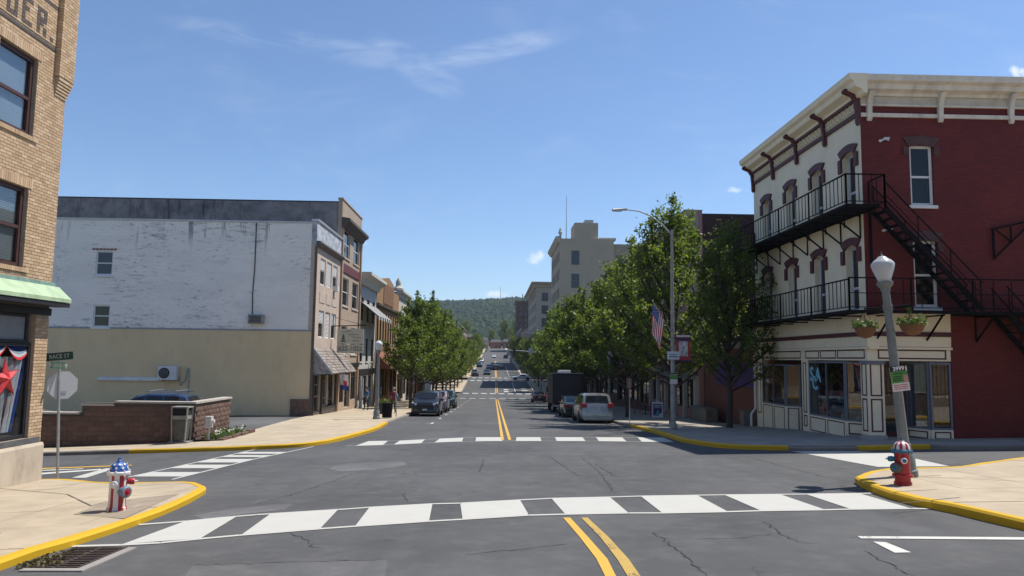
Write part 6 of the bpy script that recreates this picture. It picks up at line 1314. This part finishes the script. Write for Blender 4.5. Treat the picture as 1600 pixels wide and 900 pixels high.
def car(kind, label, loc, rz, paint, cat, group=None, slope=True, rack=False):
    S = SPEC[kind]; L, W, zb, ST = S['L'], S['W'], S['zb'], S['st']; y = loc[1]
    c = thing(kind, label, cat, (loc[0], loc[1], g(loc[0], loc[1]) + (loc[2] if len(loc) > 2 else 0)), rz, group)
    if slope: sl_ = (g(loc[0], y + 1.5) - g(loc[0], y - 1.5)) / 3; c.rotation_euler = (math.atan(sl_) * math.cos(rz), 0, rz)
    def zt(t):
        for (a, p), (b, q) in zip(ST, ST[1:]):
            if t <= b: return p + (q - p) * (t - a) / (b - a)
        return ST[-1][1]
    def half(t):
        z = zt(t); e = abs(t - L / 2) / (L / 2); w = W / 2 * (1 - .10 * e ** 6); y_ = L / 2 - t; P = [(w * .88, .20), (w * .985, .32), (w, .58)]
        if z > zb + .14: k = .985 * w - (z - zb) * .26; P += [(.985 * w, zb), (k, z - .075), (k - .13, z - .012), (0, z + .012)]
        else: P += [(.985 * w, max(.59, z - .12)), (.93 * w, max(.6, z - .03)), (.6 * w, max(.6, z + .004)), (0, max(.6, z + .02))]
        return [Vector((x, y_, zz)) for x, zz in P]
    ts = sorted({t for t, _ in ST} | {S['ws'][0], S['ws'][1]} | {L * k / 12 for k in range(1, 12)}); mb = MB(); N = 13
    for t in ts:
        h = half(t); mb.v += [tuple(p) for p in h] + [(-p.x, p.y, p.z) for p in reversed(h[:-1])]
    for i in range(len(ts) - 1):
        for k in range(N): mb.f.append([i * N + k, i * N + (k + 1) % N, (i + 1) * N + (k + 1) % N, (i + 1) * N + k]); mb.mi.append(0)
    mb.f += [list(range(N)), list(range((len(ts) - 1) * N, len(ts) * N))]; mb.mi += [0, 0]
    body = put(mb, 'body', paint, c, True, True)
    def lerpP(t, i, j, k): h = half(t); return h[i].lerp(h[j], k)
    for s in (1, -1):
        for (a, b) in S['sw']:
            q = MB(); q.grid(lambda u, v: (lambda p: (s * (p.x + .012), p.y, p.z + .003))(lerpP(a + (b - a) * u, 3, 4, .10 + .80 * v)), 4, 2); put(q, 'side_window', CGL, c, False, True, norm=False)
        put(MB().box(min(s * W * .5, s * (W * .5 + .17)), max(s * W * .5, s * (W * .5 + .17)), L / 2 - S['ws'][0] - .55, L / 2 - S['ws'][0] - .42, zb - .04, zb + .12), 'wing_mirror', PLAST if kind != 'minivan' else paint, c, False, True, bevel=.03)
        hb = ST[2][1]; put(MB().hexa([(s * W * .28, L / 2 + .005, hb - .30), (s * W * .46, L / 2 - .10, hb - .28), (s * W * .46, L / 2 - .22, hb - .26), (s * W * .28, L / 2 - .15, hb - .3), (s * W * .28, L / 2 - .02, hb - .17), (s * W * .468, L / 2 - .12, hb - .13), (s * W * .468, L / 2 - .3, hb - .10), (s * W * .28, L / 2 - .2, hb - .16)]), 'headlight', HEAD, c, False, True)
        if kind == 'sedan': tl_ = (s * W * .27, s * W * .475, -L / 2 - .012, -L / 2 + .22, .70, .90)
        elif kind == 'suv': tl_ = (s * W * .34, s * W * .485, -L / 2 + .0, -L / 2 + .24, .88, 1.16)
        else: tl_ = (s * W * .31, s * W * .49, -L / 2 - .01, -L / 2 + .26, .92, 1.16)
        put(MB().box(min(tl_[:2]), max(tl_[:2]), *tl_[2:]), 'tail_light', TAIL, c, False, True, bevel=.03)
    q = MB(); q.grid(lambda u, v: (lambda p: (p[0], p[1] + .012, p[2] + .012))((lambda h: (h[5].x * (2 * u - 1) * .97, h[5].y, h[6].z + (h[5].z - h[6].z) * (2 * u - 1) ** 2))(half(S['ws'][0] + (S['ws'][1] - S['ws'][0]) * v))), 6, 2); put(q, 'windscreen', CGL, c, True, True, norm=False)
    q = MB(); q.grid(lambda u, v: (lambda p: (p[0], p[1] - .014, p[2] + .010))((lambda h: (h[5].x * (2 * u - 1) * .95, h[5].y, h[6].z + (h[5].z - h[6].z) * (2 * u - 1) ** 2))(half(S['rw'][0] + (S['rw'][1] - S['rw'][0]) * v))), 6, 2); put(q, 'rear_window', CGL, c, True, True, norm=False)
    put(MB().box(-W * .30, W * .30, L / 2 - .04, L / 2 + .012, .44, ST[1][1] - .10), 'grille', PLAST, c, False, True, bevel=.02); put(MB().box(-W * .42, W * .42, L / 2 - .1, L / 2 + .02, .22, .36), 'front_bumper', PLAST, c, False, True, bevel=.03); put(MB().box(-W * .43, W * .43, -L / 2 - .025, -L / 2 + .1, .24, .44), 'rear_bumper', PLAST if kind == 'suv' else paint, c, False, True, bevel=.03)
    put(MB().box(-.16, .16, -L / 2 - .035, -L / 2 - .02, .66 if kind != 'minivan' else .80, .80 if kind != 'minivan' else .94), 'number_plate', PLATE, c, False, True); put(MB().box(-.16, .16, L / 2 + .013, L / 2 + .03, .40, .52), 'number_plate', PLATE, c, False, True)
    wm = None
    for ax in S['ax']:
        for s in (1, -1):
            M = frame_m((s * (W / 2 - .10), L / 2 - ax, S['wr']), (0, 1, 0), (0, 0, 1)) if s > 0 else frame_m((s * (W / 2 - .10), L / 2 - ax, S['wr']), (0, -1, 0), (0, 0, 1)); r_ = S['wr']
            put(MB().lathe([(r_ + .07, -.1), (r_ + .07, .103), (r_ - .02, .104)], 20, M), 'wheel_arch', PLAST, c, False, True)
            w = put(MB().lathe([(r_ * .62, -.11), (r_ * .95, -.11), (r_, -.08), (r_, .09), (r_ * .95, .118), (r_ * .66, .118)], 22, M), 'wheel', TYRE, c, True, True); put(MB().lathe([(r_ * .66, .10), (r_ * .63, .119), (r_ * .3, .105), (r_ * .12, .122), (0, .122)], 10, M), 'rim', RIM, w, False, True)
    if rack:
        for s in (1, -1): put(MB().bar((s * .6, L / 2 - 2.2, 1.78), (s * .6, L / 2 - 4.2, 1.76), .04), 'roof_rail', GALV, c, local=True)
        for t in (2.5, 3.8): put(MB().bar((-.75, L / 2 - t, 1.83), (.75, L / 2 - t, 1.83), .05, .03), 'roof_rack_bar', GALV, c, local=True)
    return c
SILV = carpaint('silver_paint', (.30, .30, .295), .6); BLK = carpaint('black_paint', (.010, .010, .014), .2); GRNP = carpaint('dark_green_paint', (.012, .035, .030), .4); MARP = carpaint('maroon_paint', (.05, .018, .022), .4); GRYP = carpaint('grey_paint', (.11, .115, .12), .5); BLUP = carpaint('blue_paint', (.025, .06, .14), .4); BLUP2 = carpaint('bright_blue_paint', (.03, .12, .26), .4); WHP = carpaint('white_car_paint', (.66, .66, .66), 0.); MAUV = carpaint('mauve_grey_paint', (.16, .12, .13), .5)
PR, PL_ = 'vehicles parked along the right kerb', 'vehicles parked along the left kerb'; FARG = 'vehicles far down the street'
car('minivan', 'silver minivan parked nearest on the right seen from behind', (6.05, 45.6), 0, SILV, 'minivan', PR)
car('sedan', 'dark green car parked between the silver minivan and the black truck', (5.75, 53.2), 0, GRNP, 'car', PR)
car('sedan', 'maroon sedan parked ahead of the black truck', (5.95, 98), 0, MARP, 'car', PR)
car('suv', 'black car parked nearest on the left facing the camera', (-4.62, 52.6), math.pi, BLK, 'car', PL_)
car('suv', 'mauve grey car parked right behind the black one on the left', (-4.55, 59.8), math.pi, MAUV, 'car', PL_)
car('suv', 'dark green car parked third on the left', (-4.5, 70.5), math.pi, GRNP, 'car', PL_)
car('suv', 'blue car with roof rack in the car park behind the block wall', (-17.3, 38.2, .1), math.pi / 2, BLUP, 'car', None, False, True)
car('sedan', 'silver car in the car park mostly hidden by the tan brick building', (-24.6, 38.4, .1), -math.pi / 2, SILV, 'car', None, False)
for (px, py, k, m, rz, lab) in ((742, 587.5, 'suv', GRYP, math.pi, 'grey car leftmost of the far oncoming traffic'), (761, 585.5, 'sedan', BLK, math.pi, 'black car in the middle of the far oncoming traffic'), (764, 577.5, 'suv', BLUP, math.pi, 'dark blue car following the far black car'), (749, 573.5, 'suv', BLUP2, math.pi, 'bright blue car far on the left side'), (752.5, 566, 'sedan', WHP, math.pi, 'white car farthest on the left side'), (774.5, 578, 'suv', BLK, 0, 'dark car heading away just right of the far centre line'), (783, 575.5, 'sedan', GRYP, 0, 'grey car heading away in the far right lane'), (790, 560, 'suv', MARP, 0, 'maroon car parked far on the right'), (772, 559, 'sedan', WHP, math.pi, 'small white car near the end of the road')):
    p = gp(px, py); car(k, lab, (p.x, p.y), rz, m, 'car', FARG)
car('sedan', 'white car crossing the far junction side on', (6.4, 170.3), math.pi / 2, WHP, 'car', FARG, False)
# black box truck
t = thing('box_truck', 'black box truck parked on the right ahead of the dark green car', 'truck', (6.0, 63.4, g(6, 63.4)), 0, PR); t.rotation_euler = (-.036, 0, 0)
BXM = mat('box_black', (.022, .021, .024), .55, .15, 2., spec=.4)
put(MB().box(-1.22, 1.22, -3.4, 2.2, .72, 3.18), 'cargo_box', BXM, t, local=True, bevel=.05); put(MB().box(-1.05, 1.05, -3.45, -3.405, .85, 3.0), 'rear_door', mat('door_black', (.03, .028, .03), .5, .1), t, local=True); put(MB().box(-1.23, 1.23, -3.3, 2.1, 3.182, 3.24), 'roof_cap', GALV, t, local=True)
put(MB().prism([(-1.0, 2.25, .5), (1.0, 2.25, .5), (1.0, 4.1, .5), (-1.0, 4.1, .5)], [(-.92, 2.25, 2.35), (.92, 2.25, 2.35), (.88, 3.2, 2.3), (-.88, 3.2, 2.3)]), 'cab', BLK, t, local=True, bevel=.06)
put(MB().box(-1.2, 1.2, -3.5, -3.3, .5, .66), 'rear_bumper', GALV, t, local=True); put(MB().box(-.55, .35, -3.46, -3.452, 1.28, 1.42), 'lettering_strip', mat('strip_grey', (.16, .16, .16), .6), t, local=True); put(MB().box(-.16, .16, -3.47, -3.455, .9, 1.04), 'number_plate', PLATE, t, local=True)
for s in (-1, 1):
    put(MB().box(s * 1.1 - .09, s * 1.1 + .09, -3.48, -3.40, .70, .82), 'tail_light', TAIL, t, local=True); put(MB().box(s * 1.15 - .12, s * 1.15 + .12, 3.0, 3.15, 1.6, 2.1), 'wing_mirror', PLAST, t, local=True)
    for y in (-2.1, 3.2): M = frame_m((s * .95, y, .42), (0, s, 0), (0, 0, 1)); w = put(MB().lathe([(.26, -.14), (.40, -.14), (.42, -.1), (.42, .1), (.40, .14), (.26, .14)], 20, M), 'wheel', TYRE, t, True, True); put(MB().lathe([(.26, .1), (.1, .13), (0, .13)], 10, M), 'rim', RIM, w, local=True)
put(MB().box(-.5, .5, -1, .4, 3.242, 3.5), 'roof_unit', WHT, t, local=True, bevel=.03)

# ================================================================ TREES
BARK = mat('tree_bark', (.055, .045, .038), .95, .3, 8, .6, 30)
def tree_meshes(seed, H, Rr, z0, nlimb, nl, ls, spire=3, tr=.13):
    """trunk with rising limbs; short shoots along the limbs carry tight leaf clumps, with gaps between them"""
    rg = random.Random(seed); wood, leaf = MB(), MB()
    top = Vector((rg.uniform(-.3, .3), rg.uniform(-.3, .3), H * .9)); trunk = [Vector((0, 0, -.15)), Vector((0, 0, .25)), Vector((rg.uniform(-.06, .06), rg.uniform(-.06, .06), 1.4)), Vector((rg.uniform(-.12, .12), rg.uniform(-.12, .12), z0)), Vector((top.x * .6, top.y * .6, H * .55)), top]
    wood.tube(trunk, [tr * 1.5, tr * 1.1, tr, tr * .85, tr * .5, .012], 8)
    def prof(z):
        t = (z - z0) / (H - z0); return Rr * max(.12, min(1, max(0, t + .08) / .28) ** .6 * max(0, 1 - max(0, (t - .38) / .66)) ** .8) if t > -.08 else 0
    def on_trunk(z):
        for p, q in zip(trunk, trunk[1:]):
            if z <= q.z: return p.lerp(q, (z - p.z) / (q.z - p.z))
        return trunk[-1]
    def clump(c, ax, sg, n):
        u = rg.uniform(.75, 1.25)
        for _ in range(int(n * rg.uniform(.7, 1.3))): leafq(leaf, c + ax * rg.gauss(0, sg * .9) + Vector((rg.gauss(0, sg), rg.gauss(0, sg), rg.gauss(0, sg * .75))) * u, ls * rg.uniform(.65, 1.3), rg)
    for k in range(nlimb):
        f = (k + .5) / nlimb; th = k * 2.39996 + rg.uniform(-.35, .35); ze = z0 + (H - z0) * (.12 + .88 * f ** .85) * rg.uniform(.93, 1.05); re = prof(ze) * rg.uniform(.55, 1.18)
        zs = min(ze - .5, z0 * .72 + (H * .62 - z0 * .72) * f ** 1.2); s_ = on_trunk(zs); e = Vector((re * math.cos(th), re * math.sin(th), ze)); L = (e - s_).length
        m = s_.lerp(e, .5) + Vector((math.cos(th), math.sin(th), 0)) * .12 * L + Vector((0, 0, -.07 * L)); pts = [((1 - t) ** 2) * s_ + 2 * t * (1 - t) * m + t * t * e for t in (0, .2, .4, .6, .8, 1)]
        r0 = .035 + .012 * L; wood.tube(pts, [r0, r0 * .8, r0 * .62, r0 * .45, r0 * .28, .006], 5, cap=False)
        n = max(3, int(L / .40))
        for j in range(n):
            t = .28 + .72 * (j + rg.random()) / n; t = min(t, 1.); p = ((1 - t) ** 2) * s_ + 2 * t * (1 - t) * m + t * t * e; a = rg.uniform(0, 6.28)
            d = (Vector((math.cos(a), math.sin(a), rg.uniform(.1, 1.1))) + (e - m).normalized() * .5).normalized(); ln = rg.uniform(.35, .95) * (1.15 - .4 * t); q = p + d * ln
            if math.hypot(q.x, q.y) > prof(q.z) * 1.32 + .2: q = p + d * ln * .4
            wood.tube([p, q], [.011, .004], 4, cap=False)
            if rg.random() < .86: clump(q, d, .155, nl)
            if ln > .55 or rg.random() < .5: clump(p.lerp(q, .45), d, .14, nl * .5)
        clump(e, (e - m).normalized(), .2, nl)
    for k in range(spire):
        a = k * 2.1 + rg.random(); r = rg.uniform(.1, .55) * Rr; z = H * rg.uniform(.78, .9); p = Vector((r * math.cos(a), r * math.sin(a), z - r * .6)); e = p + Vector((rg.gauss(0, .1), rg.gauss(0, .1), rg.uniform(1.3, 2.5)))
        wood.tube([p - Vector((0, 0, .8)), p, e], [.02, .014, .004], 4, cap=False)
        for j in range(8): clump(p.lerp(e, j / 7), Vector((0, 0, 1)), .16 - .012 * j, nl * .8)
    return wood, leaf
def make_tree(name, label, x, y, args, lm, group, rz=0., sc=1., dz=.14):
    r = thing(name, label, 'tree', (x, y, g(x, y) + dz), rz, group); w, l = tree_meshes(*args); put(w, 'trunk', BARK, r, True, True, norm=False); put(l, 'crown', lm, r, False, True, norm=False); r.scale = (sc,) * 3; return r
GRt, GLt = 'street trees along the right pavement', 'street trees along the left pavement'
p = gp(1140, 668, .15)
make_tree('street_tree', 'dark leafy tree nearest the cream front with a single straight trunk', p.x, p.y, (11, 9.5, 2.8, 2.3, 26, 30, .14, 3, .14), LEAFD, GRt)
make_tree('street_tree', 'tall spired tree just right of the tall street light', 9.7, 40.2, (29, 12.2, 4.3, 2.6, 36, 36, .15, 8, .13), LEAF, GRt)
V = [make_tree('street_tree', 'rounded green tree just left of the tall street light', 8.95, 49.5, (37, 10.9, 3.8, 2.5, 29, 34, .16, 4, .13), LEAF, GRt),
     make_tree('street_tree', 'leafy tree above the silver minivan', 8.8, 60.5, (41, 10.4, 3.5, 2.6, 29, 34, .175, 5, .13), LEAF, GRt),
     make_tree('street_tree', 'bushy tree nearest the left lamp post on the left pavement', -7.0, 63.0, (53, 7.6, 2.5, 2.6, 23, 34, .165, 2, .13), LEAF, GLt),
     make_tree('street_tree', 'broad tree over the black car on the left pavement', -6.8, 69.5, (67, 10.3, 3.7, 2.7, 30, 34, .18, 5, .13), LEAF, GLt)]
rt = random.Random(17); nm = {0: 'nearest', 1: 'second', 2: 'third', 3: 'fourth', 4: 'fifth', 5: 'sixth', 6: 'seventh', 7: 'eighth', 8: 'ninth', 9: 'tenth', 10: 'eleventh', 11: 'twelfth'}
def row(x, ys, label, group, lo, hi):
    for k, y in enumerate(ys):
        vi = rt.choice((0, 1, 3)); c = copy_tree(V[vi]); s = rt.uniform(lo, hi); xx = x + rt.uniform(-.25, .25); c.location = (xx, y, g(xx, y) + .14); c.rotation_euler = (0, 0, rt.uniform(0, 6.28)); c.scale = (s, s, s * rt.uniform(.95, 1.06)); c['label'] = label % nm.get(k, 'far'); c['group'] = group
row(-7.0, (76.5, 84, 91, 99.5, 108, 115.5), '%s of the left trees beyond the dark green car', GLt, .95, 1.08)
row(-7.0, (134, 142, 150, 158.5), '%s left tree past the first far crossing', GLt, .8, .98)
row(-7.0, (184, 196, 208, 221, 235, 250, 268, 290, 320), '%s left tree past the second far crossing', GLt, .8, 1.05)
row(8.7, (71, 81, 91.5, 102, 113.5), '%s of the right trees beyond the black truck', GRt, 1.05, 1.2)
row(8.7, (135, 146, 158), '%s right tree past the first far crossing', GRt, .8, .95)
row(8.7, (186, 200, 214, 230, 248, 270, 300, 335), '%s right tree past the second far crossing', GRt, .85, 1.0)
for k, (x, y, s, lab) in enumerate(((20, 470, 1.9, 'big dark tree beside the far brown tower'), (8, 560, 2.1, 'large round tree at the foot of the hill'), (-2, 600, 1.8, 'smaller round tree left of the large one below the hill'), (19, 600, 2.4, 'tallest dark tree rising right of the road end'), (-22, 560, 2.0, 'broad tree behind the end buildings on the left'), (-40, 520, 2.0, 'leftmost tree behind the end buildings'))):
    c = copy_tree(V[k % 4]); c.location = (x, y, g(x, y)); c.scale = (s, s, s * .95); c.rotation_euler = (0, 0, k * 1.3); c['label'] = lab; c['group'] = 'large trees at the far end of the street'

# ================================================================ PEOPLE
def person(loc, rz, label, shirt, pants, hair, skin=(.36, .22, .16), step=.0, armb=.1):
    r = thing('person', label, 'person', loc, rz)
    V_, E_, Rr = [], [], []
    def v(x, y, z, rad, par=None):
        V_.append((x, y, z)); Rr.append(rad); i = len(V_) - 1
        if par is not None: E_.append((par, i))
        return i
    pel = v(0, 0, .95, .135); wa = v(0, 0, 1.1, .125, pel); ch = v(0, .0, 1.3, .15, wa); up_ = v(0, 0, 1.43, .10, ch); nk = v(0, .01, 1.5, .055, up_); hd = v(0, .02, 1.58, .085, nk); h2 = v(0, .025, 1.66, .098, hd); v(0, .02, 1.74, .07, h2)
    for s in (-1, 1):
        sh_ = v(s * .19, 0, 1.40, .065, up_); el_ = v(s * .245, -.02, 1.14, .045, sh_); wr = v(s * .24, armb + .04, .92, .032, el_); pm = v(s * .235, armb + .06, .84, .036, wr)
        for f_ in range(4): a = v(s * .235 + (f_ - 1.5) * .017, armb + .08, .79 - .004 * abs(f_ - 1), .009, pm); v(s * .235 + (f_ - 1.5) * .017, armb + .10, .75, .008, a)
        a = v(s * .215, armb + .10, .83, .010, pm); v(s * .21, armb + .12, .80, .009, a)
        hp = v(s * .095, 0, .88, .10, pel); kn = v(s * .105, .03 + s * step * .5, .49, .065, hp); an = v(s * .105, -.02 + s * step, .09, .042, kn); v(s * .11, .13 + s * step, .035, .035, an)
    me = bpy.data.meshes.new('person_body'); me.from_pydata(V_, E_, []); o = bpy.data.objects.new('tmp', me); COL.objects.link(o)
    sk = o.modifiers.new('s', 'SKIN'); o.modifiers.new('u', 'SUBSURF').levels = 2
    for i, d in enumerate(me.skin_vertices[0].data): d.radius = (Rr[i], Rr[i]); d.use_root = (i == 0)
    ev = o.evaluated_get(bpy.context.evaluated_depsgraph_get()); m2 = bpy.data.meshes.new_from_object(ev); bpy.data.objects.remove(o)
    for m in (mat('skin', skin, .6, .05), shirt, pants, mat('shoe', (.03, .025, .02), .6)): m2.materials.append(m)
    for p_ in m2.polygons:
        c_ = p_.center; p_.use_smooth = True; p_.material_index = 0 if (c_.z > 1.475 or (abs(c_.x) > .19 and c_.z < 1.16)) else 1 if c_.z > .93 else 3 if c_.z < .085 else 2
    b = bpy.data.objects.new('body', m2); COL.objects.link(b); b.parent = r
    put(MB().lathe([(.104, 0), (.108, .05), (.085, .1), (.0, .125)], 14, Matrix.Translation((0, .005, 1.675)) @ Matrix.Rotation(.25, 4, 'X')), 'hair', hair, r, True, True)
    put(MB().prism([(-.012, .11, 1.64), (.012, .11, 1.64), (0, .105, 1.67)], [(-.006, .135, 1.638), (.006, .135, 1.638), (0, .12, 1.66)]), 'nose', mat('skin', skin), r, local=True)
    for s in (-1, 1): put(MB().lathe([(.011, 0), (.0, .006)], 8, frame_m((s * .036, .112, 1.675), (1, 0, 0), (0, 0, 1))), 'eye', DARK, r, local=True)
    return r
person((-6.9, 51.6, g(-6.9, 51.6) + .145), math.pi * .85, 'person in a dark red shirt standing beside the black parked car', mat('shirt_red', (.20, .03, .05), .8, .1), mat('trousers_dark', (.02, .02, .025), .8), mat('hair_grey', (.3, .3, .3), .8), step=.06)
person((-9.7, 57.0, g(-9.7, 57) + .145), 2.4, 'person in a blue top standing by the left shop fronts', mat('top_blue', (.05, .14, .28), .8, .1), mat('trousers_dark', (.02, .02, .025)), mat('hair_dark', (.03, .02, .015), .8), step=.1)

# ================================================================ HAZE
m = bpy.data.materials.new('haze_air'); m.use_nodes = True; nt = m.node_tree; nt.nodes.remove(nt.nodes['Principled BSDF'])
pv = nd(nt, 'ShaderNodeVolumePrincipled', None, Color=(.80, .88, 1., 1), Density=.00011, Anisotropy=.25); nt.links.new(pv.outputs[0], nt.nodes['Material Output'].inputs['Volume'])
hb_ = stuff(put(MB().box(-3050, 3050, -420, 3050, -9, 215), 'haze', m)); hb_['label'] = 'thin blue summer haze over the whole valley'
